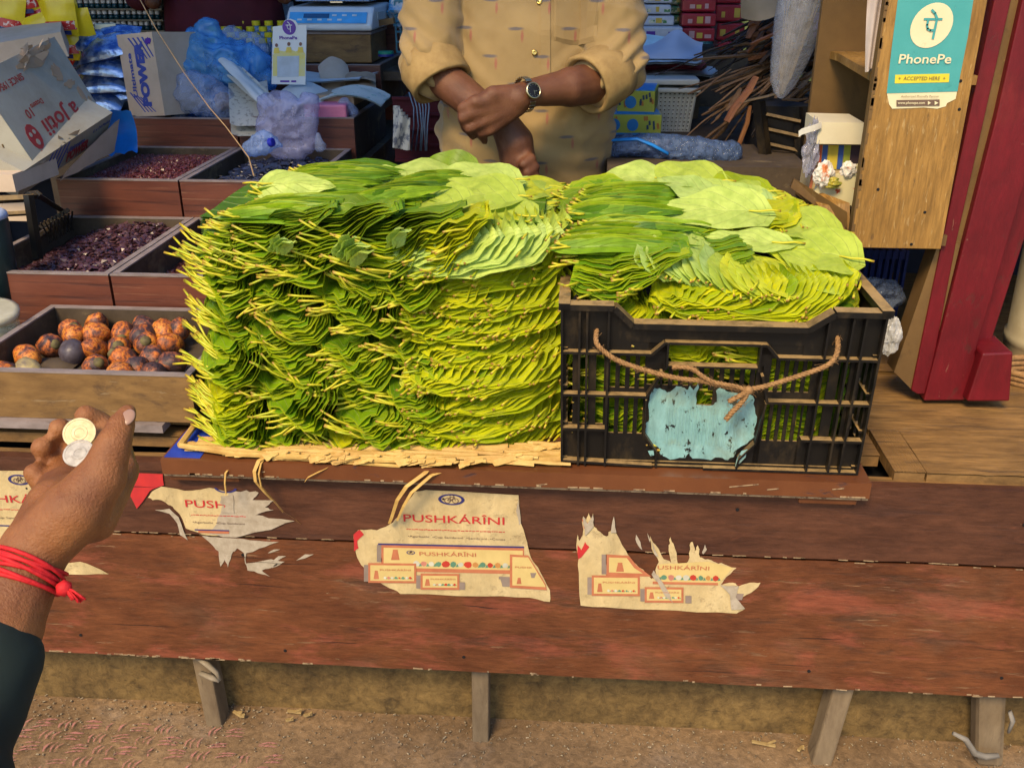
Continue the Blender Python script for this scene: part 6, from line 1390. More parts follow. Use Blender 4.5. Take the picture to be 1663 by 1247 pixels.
# palm + knuckles + fingers wrapped over the forearm
kn = [(772, 166, 2.055), (766, 184, 2.055), (777, 201, 2.06), (795, 212, 2.07)]
tp = [[(752, 176, 2.058), (750, 194, 2.085)], [(752, 192, 2.054), (756, 209, 2.08)], [(762, 209, 2.058), (768, 221, 2.085)], [(782, 217, 2.068), (787, 229, 2.095)]]
for i, k in enumerate(kn):
    K = at(*k); src = at(842, 158 + i * 6, 2.085)
    vend.append((src, K, .021 if i < 3 else .018, .0165 - .001 * i))
    a, b_ = at(*tp[i][0]), at(*tp[i][1]); vend += [(K, a, .0152 - .0008 * i, .0132 - .0008 * i), (a, b_, .0132 - .0008 * i, .0108 - .0006 * i)]
vend += [(at(836, 152, 2.09), at(800, 154, 2.065), .021, .019), (at(800, 154, 2.065), at(776, 162, 2.07), .018, .012), (at(776, 162, 2.07), at(766, 172, 2.09), .012, .010)]
ven = organic('person', capsule_mb(vend), .0048, 4, M['skin'], label='vendor in a tan patterned shirt standing behind the leaves with his forearms crossed', cat='person')
# shirt
sh = []
sh += [(T(-.13, Yt - .01, 1.46), T(-.13, Yt - .03, 1.30), .165, .185, (1.15, .72, 1)), (T(-.13, Yt - .03, 1.30), T(-.13, Yt - .04, 1.12), .185, .200, (1.10, .80, 1)), (T(-.13, Yt - .04, 1.12), T(-.12, Yt - .03, .90), .195, .185, (1.06, .80, 1)),
       (T(-.31, Yt, 1.49), T(.05, Yt, 1.49), .075, .075)]
sh += [(shR, at(702, 0, 2.33), .074, .070), (at(702, 0, 2.33), at(697, 92, 2.27), .070, .068), (at(695, 92, 2.27), at(708, 118, 2.255), .070, .060)]
sh += [(shL, at(998, -10, 2.33), .075, .072), (at(998, -10, 2.33), at(999, 105, 2.27), .072, .068), (at(1001, 105, 2.27), at(972, 128, 2.235), .070, .060)]
def folds(co):
    x, y, z = co
    a = .006 * nz(x * 9 + 3, y * 9, z * 4.5) + .0035 * nz(x * 24, y * 24, z * 11 + 5)
    # diagonal pulls at the elbows and across the belly
    for ex, ez, s_ in ((-.36, 1.27, 1), (.10, 1.26, -1)):
        d = math.exp(-((x - ex) ** 2 + (z - ez) ** 2) / .012); a += d * .0075 * math.sin((z + s_ * x * .9) * 120 + 2 * nz(x * 10, z * 10))
    d = math.exp(-((z - 1.14) ** 2) / .006); a += d * .003 * math.sin(z * 95 + x * 10 + 3 * nz(x * 6, z * 5))
    a += .006 * max(0, 1 - 3.4 * abs(nz(x * 5 + z * 7, y * 6, z * 4 - x * 4 + 9))) ** 1.5 * (.25 + clamp(abs(x + .13) * 5))
    return a
shirt = organic('shirt', capsule_mb(sh), .006, 5, M['shirt'], ven, disp=folds)
# rolled cuffs
M['cuff'] = simple('tan_cuff', (.37, .245, .09), .8, (.29, .185, .065), 40, bump=.0006)
def cuff(a, b_, r, name='cuff'):
    m = MB(); a, b_ = V(a), V(b_); d = (b_ - a).normalized(); x = V((0, 0, 1)); x = (x - d * x.dot(d)).normalized(); y = d.cross(x); n = 40; vs = []; prof = [(r * .90, .0), (r * 1.03, .002), (r * 1.10, .3), (r * 1.08, .7), (r * 1.10, .97), (r * 1.03, 1.0), (r * .93, .985), (r * .86, .7), (r * .82, .35)]
    L_ = (b_ - a).length
    for q, h in prof:
        for k in range(n):
            th = 6.2832 * k / n; rr_ = q * (1 + .05 * nz(math.cos(th) * 2 + 3, math.sin(th) * 2, h * 2) + .02 * math.sin(th * 3 + h * 4)); vs.append(a + d * (h * L_ + .006 * math.sin(th + 1)) + x * rr_ * math.cos(th) + y * rr_ * math.sin(th))
    m.add(vs, [(i * n + k, i * n + (k + 1) % n, (i + 1) * n + (k + 1) % n, (i + 1) * n + k) for i in range(len(prof) - 1) for k in range(n)])
    return m.build(name, M['cuff'], shirt, smooth=True)
cuff(at(693, 92, 2.275), at(718, 138, 2.235), .066); cuff(at(1000, 116, 2.26), at(951, 139, 2.20), .062)
# placket, buttons, pocket, hair, trousers
def proj_front(px, py, yy=None):
    """point just in front of the shirt under a pixel"""
    best = None
    d = ray(px, py); o = CAM - wloc(shirt)
    ok, loc, nrm, idx = shirt.ray_cast(o, d.normalized())
    return (loc + wloc(shirt), nrm) if ok else (at(px, py, 2.24), V((0, -1, 0)))
bpy.context.view_layer.update()
m = MB()
rows = [proj_front(878 + (0.6 if y > 110 else 0) * 3, y) for y in range(-6, 131, 8)]; rows2 = [proj_front(893, y) for y in range(-6, 131, 8)]
for (a, na), (b_, nb), (c, nc), (d, nd) in zip(rows, rows[1:], rows2, rows2[1:]):
    k = .0035; m.add([a + na * .0005, b_ + nb * .0005, a + na * k, b_ + nb * k, c + nc * k, d + nd * k, c + nc * .0005, d + nd * .0005], [(0, 1, 3, 2), (2, 3, 5, 4), (4, 5, 7, 6)])
m.build('placket', M['shirt'], shirt)
m = MB(); P_ = [[proj_front(lerp(899, 975, u) - (6 * (v) if u > .5 else 0), lerp(-30, 66 + 8 * math.sin(u * 3.1), v)) for v in (0, .25, .5, .75, .93, 1)] for u in (0, .04, .2, .4, .6, .8, .96, 1)]
for i in range(7):
    for j in range(5):
        q = [P_[i][j], P_[i + 1][j], P_[i + 1][j + 1], P_[i][j + 1]]; ks = [.0005 if ii in (0, 7) or jj == 5 else .0055 for ii, jj in ((i, j), (i + 1, j), (i + 1, j + 1), (i, j + 1))]
        m.add([a + n_ * k for (a, n_), k in zip(q, ks)], [(0, 1, 2, 3)])
m.build('pocket', M['shirt'], shirt, smooth=True)
M['gold'] = simple('gold_metal', (.72, .50, .14), .25, metal=1)
for px, py in ((876, 5), (868, 86)):
    a, n_ = proj_front(px, py); m = MB(); m.lathe([(.0058, .003), (.0065, .005), (.006, .0065), (.003, .006), (.001, .0055)], a, 14, n_); m.build('button', M['gold'], shirt, smooth=True)
m = MB(); m.add(*[(lambda M_: (M_.v, M_.f))(capsule_mb([(T(-.13, Yt + .03, 1.745), T(-.13, Yt + .04, 1.74), .095, .095)]))][0]); m.build('hair', M['hair'], ven, smooth=True)
m = capsule_mb([(T(-.13, Yt, 1.0), T(-.13, Yt, .92), .16, .16), (T(-.22, Yt, .95), T(-.24, Yt, .2), .105, .075), (T(-.04, Yt, .95), T(-.02, Yt, .2), .105, .075)]); organic('trousers', m, .012, 3, simple('dark_trousers', (.03, .03, .035), .8), ven)
# wristwatch
M['steel'] = simple('gold_steel', (.62, .52, .30), .28, metal=1)
wd = (at(925, 142, 2.16) - at(868, 150, 2.11)).normalized(); wc = at(852, 154, 2.092)
wt = empty('wristwatch', wc, 'gold coloured wristwatch with a black dial on the crossed left wrist', 'watch')
fr = (CAM - wc).normalized(); fr = (fr - wd * fr.dot(wd)).normalized(); fr = (fr + V((0, 0, .15))).normalized(); sd2 = wd.cross(fr).normalized(); wr = .0345
dc = wc + fr * (wr + .001) + sd2 * 0
m = MB()
for k in range(26):
    th = 6.2832 * k / 26; rad = fr * math.cos(th) + sd2 * math.sin(th); tg = -fr * math.sin(th) + sd2 * math.cos(th)
    if math.cos(th) > .88: continue
    for j in (-1, 0, 1):
        R = Matrix((wd, tg, rad)).transposed(); m.box(wc + rad * (wr + .001) + wd * j * .0045, (.0042, .0074, .0028), R)
m.build('bracelet', M['steel'], wt, bevel=.0006)
m = MB(); m.lathe([(.0155, -.003), (.0175, -.001), (.018, .003), (.0165, .0055), (.0145, .006), (.0145, .0045), (.001, .0045)], dc, 28, fr); m.build('case', M['steel'], wt, smooth=True)
m = MB(); m.lathe([(.0143, .0046), (.0143, .0052), (.001, .0053)], dc, 28, fr); m.build('dial', simple('black_dial', (.01, .01, .012), .15), wt)
m = MB(); R = Matrix((wd, sd2, fr)).transposed()
m.box(dc + fr * .0057 + (wd * .003 + sd2 * .002), (.008, .0008, .0004), R); m.box(dc + fr * .0060 + sd2 * .004, (.0007, .009, .0004), R)
for k in range(12): th = k * .5236; m.box(dc + fr * .0056 + wd * .012 * math.cos(th) + sd2 * .012 * math.sin(th), (.0011, .0011, .0003), R)
m.build('watch_hands', M['steel'], wt)

# ---- the customer's arm coming in from the left
D_ = lambda x, y, d: atD(x, y, d)
cu_ = []
elb = D_(-150, 1330, .62); 
fa = [(D_(-60, 1130, .675), .037), (D_(-5, 1020, .705), .033), (D_(38, 930, .725), .0272), (D_(58, 890, .733), .0262)]
for (a, ra), (b_, rb_) in zip(fa, fa[1:]): cu_.append((a, b_, ra, rb_))
cu_.append((elb, fa[0][0], .042, .037))
W_ = D_(58, 890, .733)
# heel and palm seen from the thumb side, the palm turned up
cu_ += [(W_, D_(120, 830, .735), .0262, .0255), (W_, D_(88, 820, .762), .0255, .022), (D_(120, 830, .735), D_(165, 775, .742), .0255, .0195), (D_(88, 820, .762), D_(150, 790, .79), .022, .017), (D_(88, 820, .762), D_(112, 785, .81), .021, .016), (D_(80, 828, .77), D_(90, 790, .81), .020, .015)]
cu_ += [(D_(150, 838, .755), D_(198, 765, .80), .0215, .0145), (D_(165, 775, .742), D_(185, 720, .742), .0195, .0140), (D_(185, 720, .742), D_(197, 690, .750), .0140, .0108), (D_(197, 690, .750), D_(207, 671, .756), .0108, .0078)]
# index, middle, ring, little: curled up beyond the palm
cu_ += [(D_(198, 765, .80), D_(190, 725, .835), .0140, .0125), (D_(190, 725, .835), D_(162, 688, .85), .0125, .0115), (D_(162, 688, .85), D_(140, 676, .838), .0115, .0105)]
cu_ += [(D_(150, 790, .80), D_(136, 745, .85), .0135, .0120), (D_(136, 745, .85), D_(110, 705, .856), .0120, .0110), (D_(110, 705, .856), D_(97, 696, .84), .0110, .0100)]
cu_ += [(D_(112, 785, .81), D_(94, 758, .85), .0132, .0118), (D_(94, 758, .85), D_(76, 732, .85), .0118, .0108), (D_(76, 732, .85), D_(68, 727, .832), .0108, .0098)]
cu_ += [(D_(88, 800, .81), D_(68, 782, .83), .0120, .0105), (D_(68, 782, .83), D_(55, 768, .822), .0105, .0092)]
# rest of the body beside the camera, out of frame
shd = V((-.78, -.10, 1.36)); hc = V((-.98, -.22, 1.62))
cu_ += [(elb, shd, .044, .055), (shd, V((-1.18, -.32, 1.36)), .06, .06), (V((-.98, -.2, 1.25)), V((-.98, -.2, .95)), .13, .13), (V((-1.18, -.32, 1.34)), V((-1.25, -.25, 1.05)), .05, .04), (V((-1.25, -.25, 1.05)), V((-1.15, -.05, .90)), .04, .03), (V((-1.15, -.05, .90)), V((-1.12, .02, .86)), .034, .03),
        (V((-.90, -.2, .95)), V((-.88, -.18, .5)), .09, .06), (V((-1.06, -.2, .95)), V((-1.08, -.18, .5)), .09, .06), (V((-.88, -.18, .5)), V((-.88, -.2, .06)), .055, .04), (V((-1.08, -.18, .5)), V((-1.08, -.2, .06)), .055, .04), (V((-.88, -.2, .035)), V((-.87, -.03, .03)), .035, .028), (V((-1.08, -.2, .035)), V((-1.07, -.03, .03)), .035, .028)]
head(cu_, hc, yaw=math.pi * .92)
cus = organic('person', capsule_mb(cu_), .0034, 3, M['skin2'], label='customer in a dark green sleeve reaching in from the left with coins in one hand', cat='person')
m = MB(); tn = D_(203, 676, .7465); 
th_d = (D_(207, 671, .756) - D_(197, 690, .750)).normalized()
sl_ = [(elb, D_(-48, 1110, .680), .047, .040), (elb, shd, .066, .08), (shd, V((-1.18, -.32, 1.38)), .085, .085), (V((-.98, -.2, 1.28)), V((-.98, -.2, .88)), .17, .16, (1.1, .8, 1)), (V((-1.18, -.32, 1.36)), V((-1.25, -.25, 1.05)), .07, .06), (D_(-48, 1110, .680), D_(-30, 1078, .688), .040, .0385)]
sleeve = organic('jacket', capsule_mb(sl_), .006, 4, simple('dark_green_cloth', (.012, .024, .020), .85, (.006, .012, .010), 8, bump=.001), cus, disp=lambda co: .006 * nz(co.x * 12, co.y * 12, co.z * 12) + .003 * nz(co.x * 40, co.y * 30, co.z * 30))
organic('trousers', capsule_mb([(V((-.90, -.2, .93)), V((-.88, -.18, .1)), .105, .07), (V((-1.06, -.2, .93)), V((-1.08, -.18, .1)), .105, .07), (V((-.98, -.2, .95)), V((-.98, -.2, .9)), .15, .15)]), .014, 3, simple('grey_trousers', (.06, .06, .065), .8), cus)
hm = capsule_mb([(hc + V((0, -.03, .05)), hc + V((0, -.04, .04)), .095, .095)]); hm.build('hair', M['hair'], cus, smooth=True)
m = MB(); nc = D_(207, 677, .7455); bm = bmesh.new(); bmesh.ops.create_icosphere(bm, subdivisions=3, radius=1); tw = th_d; fn_ = (CAM - nc).normalized(); fn_ = (fn_ - tw * fn_.dot(tw)).normalized(); fn_ = (fn_ + tw.cross(fn_) * -.5).normalized(); sx_ = tw.cross(fn_)
m.add([nc - fn_ * .0005 + tw * v.co.y * .0075 + sx_ * v.co.x * .0055 + fn_ * v.co.z * .0018 for v in bm.verts], [tuple(v.index for v in f.verts) for f in bm.faces]); bm.free(); m.build('thumb_nail', M['nail'], cus, smooth=True)
# red thread on the wrist
M['thread'] = simple('red_thread', (.62, .015, .02), .7, (.48, .01, .015), 200, bump=.0008)
bw = empty('wrist_thread', D_(38, 930, .725), 'bright red cotton threads tied round the outstretched wrist with a frayed end', 'thread')
ax = (D_(58, 890, .733) - D_(-5, 1020, .705)).normalized(); cc = D_(38, 930, .725); x = V((0, 0, 1)); x = (x - ax * x.dot(ax)).normalized(); y = ax.cross(x)
rr = random.Random(6)
for k in range(7):
    m = MB(); off = (k - 3) * .0026; ph = rr.uniform(0, 6); tl = rr.uniform(-.12, .12)
    m.tube([cc + ax * (off + .003 * math.sin(t * .2513 + ph) + tl * .02 * math.cos(t * .2513)) + (x * math.cos(t * .2513) + y * math.sin(t * .2513)) * (.0288 + .0008 * (k % 2)) for t in range(26)], .0017, 6); m.build('strand', M['thread'], bw, smooth=True)
m = MB(); k0 = D_(104, 955, .715)
m.lathe([(.001, -.006), (.006, -.003), (.006, .003), (.001, .006)], k0, 10, (1, .2, -.6))
for i in range(14):
    e = D_(112 + rr.uniform(0, 28), 962 + rr.uniform(-2, 20), .712 + rr.uniform(-.004, .004)); m.tube([k0, k0.lerp(e, .5) + V((0, 0, .002)), e], .0010, 4)
m.build('frayed_end', M['thread'], bw, smooth=True)
# coins
M['coin'] = simple('worn_coin_steel', (.62, .57, .48), .4, (.40, .36, .30), 160, metal=.6); M['coinb'] = simple('brass_coin', (.40, .33, .22), .42, (.28, .22, .14), 160, metal=.6)
def coin(px, py, d, r, nrm, mat, lab):
    c = D_(px, py, d); m = MB(); m.lathe([(r * .97, -.0008), (r, -.0006), (r, .0006), (r * .97, .0009), (r * .86, .0009), (r * .85, .0005), (r * .5, .0005), (r * .48, .0008), (r * .30, .0008), (r * .28, .0005), (r * .02, .0005)], c, 32, nrm)
    return m.build('coin', mat, smooth=False, label=lab, cat='coin', group='coins in the hand')
tc = (CAM - D_(128, 705, .8)).normalized()
coin(129, 703, .812, .0135, tc + V((-.2, 0, .35)), M['coinb'], 'dull brass coloured coin standing behind the white one in the palm')
coin(128, 736, .785, .0125, tc + V((-.3, 0, .8)), M['coin'], 'bright silvery coin lying nearest the thumb in the palm')

# ---- the second vendor in maroon behind the trays
m2 = []
head(m2, (-1.37, 3.82, 1.98))
m2 += [(T(-1.37, 3.85, 1.70), T(-1.37, 3.85, 1.3), .13, .15), (T(-1.56, 3.85, 1.74), T(-1.18, 3.85, 1.74), .06, .06), (T(-1.57, 3.85, 1.72), T(-1.61, 3.80, 1.48), .05, .042), (T(-1.61, 3.80, 1.48), T(-1.57, 3.65, 1.36), .040, .032), (T(-1.17, 3.85, 1.72), T(-1.09, 3.80, 1.5), .05, .042), (T(-1.09, 3.80, 1.5), T(-1.07, 3.62, 1.38), .040, .032),
       (T(-1.45, 3.85, 1.2), T(-1.45, 3.80, .16), .09, .05), (T(-1.29, 3.85, 1.2), T(-1.29, 3.80, .16), .09, .05)]
p2 = organic('person', capsule_mb(m2), .009, 4, M['skin'], label='second vendor in a maroon shirt standing in the dark behind the blue bag', cat='person')
M['maroon'] = simple('maroon_cloth', (.085, .008, .016), .85, (.05, .005, .01), 8, bump=.001)
organic('shirt', capsule_mb([(T(-1.37, 3.84, 1.70), T(-1.37, 3.82, 1.05), .17, .21, (1.2, .8, 1)), (T(-1.56, 3.85, 1.74), T(-1.18, 3.85, 1.74), .08, .08), (T(-1.57, 3.85, 1.70), T(-1.62, 3.78, 1.46), .075, .07), (T(-1.17, 3.85, 1.70), T(-1.09, 3.80, 1.48), .075, .07), (T(-1.62, 3.78, 1.46), T(-1.64, 3.70, 1.37), .065, .055)]), .012, 5, M['maroon'], p2, disp=lambda co: .01 * nz(co.x * 9, co.y * 9, co.z * 5))
hm = capsule_mb([(T(-1.37, 3.86, 2.03), T(-1.37, 3.86, 2.02), .095, .095)]); hm.build('hair', M['hair'], p2, smooth=True)
organic('trousers', capsule_mb([(T(-1.45, 3.85, 1.15), T(-1.45, 3.80, .2), .11, .07), (T(-1.29, 3.85, 1.15), T(-1.29, 3.80, .2), .11, .07), (T(-1.37, 3.85, 1.15), T(-1.37, 3.85, 1.1), .16, .16)]), .016, 3, simple('brown_trousers', (.04, .03, .025), .8), p2)
# ------------------------------------------------------------------ goods at the back of the stall
def pbx(px0, py0, px1, py1, Y):
    a, b_ = at(px0, py0, Y), at(px1, py1, Y); return min(a.x, b_.x), max(a.x, b_.x), min(a.z, b_.z), max(a.z, b_.z)
tb = empty('back_table', (.5, 3.2, .1), 'dark table at the back right under boxes and baskets', 'table')
zt = at(1050, 225, 2.75).z
m = MB(); m.bb(.10, 1.5, 2.62, 4.2, zt - .03, zt); m.build('table_top', M['inner'], tb)
for x in (.14, 1.44): m = MB(); m.bb(x, x + .05, 2.66, 2.71, .1, zt - .031); m.build('leg', M['inner'], tb)
sh_ = empty('back_shelves', (0, 4.3, .1), 'dark shelving along the back wall full of small coloured packets', 'shelves')
for z in (.62, .88, 1.14, 1.40, 1.66): m = MB(); m.bb(-2.9, 2.3, 4.15, 4.5, z, z + .015); m.build('shelf', M['inner'], sh_)
for x in (-2.9, -1.6, -.3, 1.0, 2.28): m = MB(); m.bb(x, x + .02, 4.14, 4.5, .10, 2.0); m.build('upright', M['inner'], sh_)
rr = random.Random(55)
PCOL = [(.05, .16, .42), (.35, .03, .04), (.45, .38, .05), (.06, .2, .1), (.3, .34, .45), (.02, .05, .16), (.4, .14, .05), (.12, .03, .1), (.35, .45, .6), (.03, .12, .14)]
PM = [simple('packet_%s' % n, c, .3, tuple(min(1, k * 1.7 + .06) for k in c), 34, lo=.44, hi=.5) for n, c in zip(('blue', 'red', 'yellow', 'green', 'silver', 'navy', 'orange', 'plum', 'pale', 'teal'), PCOL)]
def pillow(m, c, w_, h, d, R=None, crimp=True, seed=0):
    """a filled foil packet with crimped ends"""
    c = V(c); r = random.Random(seed)
    for sgn in (-1, 1):
        def fn(u, v):
            e = math.sin(math.pi * clamp(u * 1.0)) ** .45 * math.sin(math.pi * clamp(v * .84 + .08)) ** .6
            if v in (0, 1): e = 0
            p = V(((u - .5) * w_ * (1 - .05 * e), sgn * d * .5 * e + .003 * nz(u * 6 + seed, v * 6, sgn), (v - .5) * h))
            return c + (R @ p if R else p)
        m.grid(fn, 8, 10)
for si, z in enumerate((.635, .895, 1.155, 1.415)):
    x = -2.85
    while x < 2.2:
        w_ = rr.uniform(.05, .11); h = rr.uniform(.12, .21); j = rr.randrange(10)
        if not (-1.25 < x < -.55 and z > 1): 
            m = MB()
            if rr.random() < .5: m.bb(x, x + w_ - .006, 4.17 + rr.uniform(0, .03), 4.3, z + .001, z + h)
            else: pillow(m, (x + w_ / 2, 4.22, z + h / 2 + .001), w_ - .006, h, .05, seed=int(x * 100))
            m.build('packet', PM[j], label='small ' + PM[j].name[7:] + ' packet standing in the rows on the back wall shelves', cat='packet', group='packets on the back shelves')
        x += w_ + rr.uniform(0, .015)
# racks of white capped bottles, upper left
M['dkteal'] = simple('dark_teal_glass', (.01, .05, .06), .15, (.005, .025, .035), 20); M['whitecap'] = simple('white_cap', (.62, .66, .66), .35)
rk2 = empty('bottle_rack', at(210, 70, 3.95), 'dark green rack holding rows of small white capped bottles at the upper left', 'rack')
x0, x1, z0, z1 = pbx(118, -30, 282, 75, 4.0)
m = MB(); m.bb(x0, x1, 4.10, 4.12, z0 - .2, z1); m.build('back', M['dkteal'], rk2)
proto = None
for r_ in range(6):
    z = at(200, 66 - r_ * 17.5, 3.97).z; m = MB(); m.bb(x0, x1, 3.93, 4.095, z - .006, z); m.build('shelf', M['dkteal'], rk2)
    for k in range(15):
        X_ = x0 + .014 + k * (x1 - x0 - .02) / 15
        if proto is None:
            proto = empty('bottle', (0, 0, 0)); m = MB(); m.lathe([(.010, 0), (.0115, .002), (.0115, .014), (.006, .019)], (0, 0, 0), 10); m.build('body', M['dkteal'], proto, smooth=True)
            m = MB(); m.lathe([(.0085, .017), (.0095, .020), (.0088, .030), (.004, .036), (.001, .037)], (0, 0, 0), 10); m.build('cap', M['whitecap'], proto, smooth=True); o = proto
        else: o = copy_tree(proto)
        o.location = (X_, 3.955 + rr.uniform(-.004, .004), z + .0005); tag(o, 'tiny dark bottle with a white cap in the rows of the green rack', 'bottle', 'white capped bottles in the rack')
# yellow snack packets hanging at the upper left corner
M['snack'] = [simple('snack_yellow', (.72, .56, .02), .25, (.6, .42, .01), 14), simple('snack_red', (.45, .02, .02), .25, (.65, .5, .45), 60, lo=.4, hi=.45), simple('snack_navy', (.02, .03, .13), .25)]
SN = [(12, 18), (12, 62), (50, 8), (62, 28), (95, 22), (100, 62), (126, 50), (128, 86), (70, 60), (30, -12), (92, -18), (8, 96)]
LB = ['hanging in the top left corner', 'hanging below the corner one', 'at the top between the corner packet and the rest', 'in the middle of the hanging strip', 'large and bright at the right of the strip', 'below the large bright one', 'at the lower right of the strip next to silver bags', 'lowest, beside the torn box', 'in the middle just above the cardboard', 'cut off at the top left', 'cut off at the top right', 'half behind the torn box']
for i, ((px, py), lb) in enumerate(zip(SN, LB)):
    Y = 3.02 + .02 * (i % 4); c = at(px, py, Y); R = Matrix.Rotation(rr.uniform(-.3, .3), 3, 'Y') @ Matrix.Rotation(rr.uniform(-.2, .3), 3, 'X')
    o = empty('snack_packet', c, 'yellow snack packet, ' + lb, 'snack packet', 'hanging snack packets')
    m = MB(); pillow(m, c, .11, .13, .035, R, seed=i); m.build('bag', M['snack'][0], o, smooth=True)
    m = MB(); m.grid(lambda u, v: c + R @ V(((u - .5) * .105, -.0185 * math.sin(math.pi * clamp(u)) ** .45 - .0012, -.022 - v * .026 + .006 * (u - .5))), 8, 2); m.build('red_band', M['snack'][1], o, smooth=True)
    m = MB(); m.grid(lambda u, v: c + R @ V(((u - .5) * .06 + .01, -.0175 * math.sin(math.pi * clamp(u * .6 + .2)) ** .45 - .0035, -.048 - v * .012)), 6, 1); m.build('navy_band', M['snack'][2], o, smooth=True)
# silver blue bags in a pile
M['foil'] = simple('silver_blue_foil', (.28, .40, .62), .12, (.05, .12, .35), 26, metal=.7, lo=.42, hi=.55, bump=.004)
ROWN2 = 'first second third fourth fifth sixth seventh eighth ninth tenth eleventh twelfth'.split()
for i in range(12):
    c = at(168 + rr.uniform(-14, 14), 60 + i * 9, 3.10 - .03 * (i % 3)); m = MB(); pillow(m, c, .17, .10, .05, Matrix.Rotation(rr.uniform(-.25, .25), 3, 'Y') @ Matrix.Rotation(-.9, 3, 'X'), seed=60 + i)
    m.build('foil_bag', M['foil'], smooth=True, label='crinkled silver blue bag, ' + ROWN2[i] + ' from the top of the pile beside the printed box', cat='bag', group='silver blue bags in a pile')
m = MB(); c = at(168, 200, 3.1); m.bb(c.x - .16, c.x + .13, 3.0, 3.25, c.z - .3, c.z + .05); m.build('stool', M['inner'], label='dark block under the pile of silver blue bags', cat='stool')
for i, (px, py, w_, lb) in enumerate(((172, 46, 30, 'small cream box on top of the silver bags'), (152, 52, 26, 'small white carton left of the cream one on the silver bags'))):
    c = at(px, py, 3.12); m = MB(); m.box(c, (w_ / 480, .05, .026), Matrix.Rotation(.4 * (1 - 2 * i), 3, 'Z')); m.build('small_carton', M['cardlite'] if i else M['cream'], label=lb, cat='carton', bevel=.002)
# --- plastic bags
M['bluebag'] = film('blue_film', (.12, .42, .85), .42, .25, (.50, .76, .99), 9, .03)
M['clearbag'] = film('clear_film', (.50, .58, .80), .32, .12, (.85, .89, .96), 14, .02)
def bag(parts, name, mat, label, amp, vox=.008, seed=0, cat='plastic bag', fr=16):
    def dsp(co):
        return amp * (1 - 2.6 * abs(nz(co.x * fr + seed, co.y * fr, co.z * fr))) + amp * .5 * (1 - 3 * abs(nz(co.x * fr * 2.6, co.y * fr * 2.6 + seed, co.z * fr * 2.6)))
    return organic(name, capsule_mb(parts), vox, 3, mat, label=label, cat=cat, disp=dsp)
B = lambda x, y, Y=3.16: at(x, y, Y)
bag([(B(300, 120), B(305, 145), .095, .08), (B(335, 110), B(375, 110), .105, .085), (B(345, 75), B(337, 40), .06, .012), (B(375, 110), B(425, 100), .075, .03), (B(395, 120), B(432, 125), .05, .02), (B(305, 150), B(345, 165), .07, .05)], 'plastic_bag', M['bluebag'], 'large puffed blue plastic bag standing on the rear trays beside the printed box', .02, seed=2, fr=9)
bag([(B(320, 150, 3.02), B(355, 168, 3.02), .06, .045), (B(300, 165, 3.02), B(288, 182, 3.02), .035, .012)], 'plastic_bag', M['clearbag'], 'clear lower bag full of waste, under the large blue one', .012, seed=5)
crumple('crumpled_paper', at(362, 165, 3.03), .032, simple('pinkish_scrap', (.5, .32, .28), .7, (.3, .22, .14), 30), 'crumpled pink and brown paper showing inside the clear bag', 'paper', 12)
bag([(B(378, 70, 3.3), B(410, 78, 3.3), .05, .04), (B(400, 90, 3.3), B(425, 105, 3.3), .045, .03)], 'plastic_bag', M['clearbag'], 'smaller clear blue bag hanging over the yellow capped bottles', .010, seed=8)
bag([(at(432, 172, 2.88), at(436, 215, 2.86), .026, .03, (1, .5, 1)), (at(500, 165, 2.88), at(498, 225, 2.86), .026, .03, (1, .5, 1)), (at(460, 180, 2.87), at(465, 225, 2.86), .055, .06, (1, .4, 1)), (at(485, 190, 2.87), at(485, 232, 2.86), .04, .045, (1, .4, 1)), (at(432, 170, 2.88), at(424, 162, 2.89), .02, .008), (at(503, 165, 2.88), at(506, 155, 2.89), .016, .006)], 'plastic_bag', film('frosted_film', (.48, .48, .70), .36, .2, (.84, .86, .96), 14, .02), 'frosted clear plastic bag hanging over the front of the paper tray', .010, vox=.006, seed=11, fr=12)
bag([(at(405, 242, 2.6), at(430, 232, 2.6), .016, .026), (at(430, 232, 2.6), at(455, 236, 2.6), .02, .012), (at(412, 232, 2.6), at(424, 220, 2.6), .014, .006)], 'plastic_bag', film('blue_white_film', (.35, .5, .85), .4, .12, (.7, .82, 1), 30, .014), 'small crumpled blue plastic bag lying on the tray of bluish discs', .008, vox=.005, seed=14)
m = MB(); c = at(437, 232, 2.56); m.lathe([(.010, 0), (.012, .002), (.012, .012), (.010, .014)], c, 14, (1, -.3, .2)); m.build('bottle_cap', simple('royal_blue_cap', (.02, .03, .45), .3), label='small royal blue bottle cap beside the frosted bag', cat='cap')
bag([(at(516, 222, 2.75), at(520, 238, 2.75), .012, .014)], 'plastic_bag', M['clearbag'], 'scrap of clear plastic right of the frosted bag', .005, vox=.004, seed=17)
# --- yellow capped bottles
M['ycap'] = simple('yellow_cap', (.75, .62, .02), .35); M['bbody'] = simple('blue_labelled_bottle', (.10, .22, .42), .25, (.5, .55, .6), 60, lo=.45, hi=.52)
proto = None; k = 0
for r_ in range(4):
    for c_ in range(7 if r_ else 6):
        p = at(345 + c_ * 20.5 + (r_ % 2) * 9, 64 - r_ * 9.5, 3.55 + r_ * .055); p.z -= .10
        if proto is None:
            proto = empty('bottle', (0, 0, 0)); m = MB(); m.lathe([(.018, 0), (.0205, .004), (.0205, .065), (.014, .080), (.013, .088)], (0, 0, 0), 14); m.build('body', M['bbody'], proto, smooth=True)
            m = MB(); m.lathe([(.0145, .086), (.0155, .087), (.0155, .101), (.0145, .103), (.001, .103)], (0, 0, 0), 14); m.build('cap', M['ycap'], proto); o = proto
        else: o = copy_tree(proto)
        o.location = p; tag(o, 'small bottle with a bright yellow cap in the block behind the blue bag', 'bottle', 'yellow capped bottles')
zb = (at(345, 64, 3.55).z - .102)
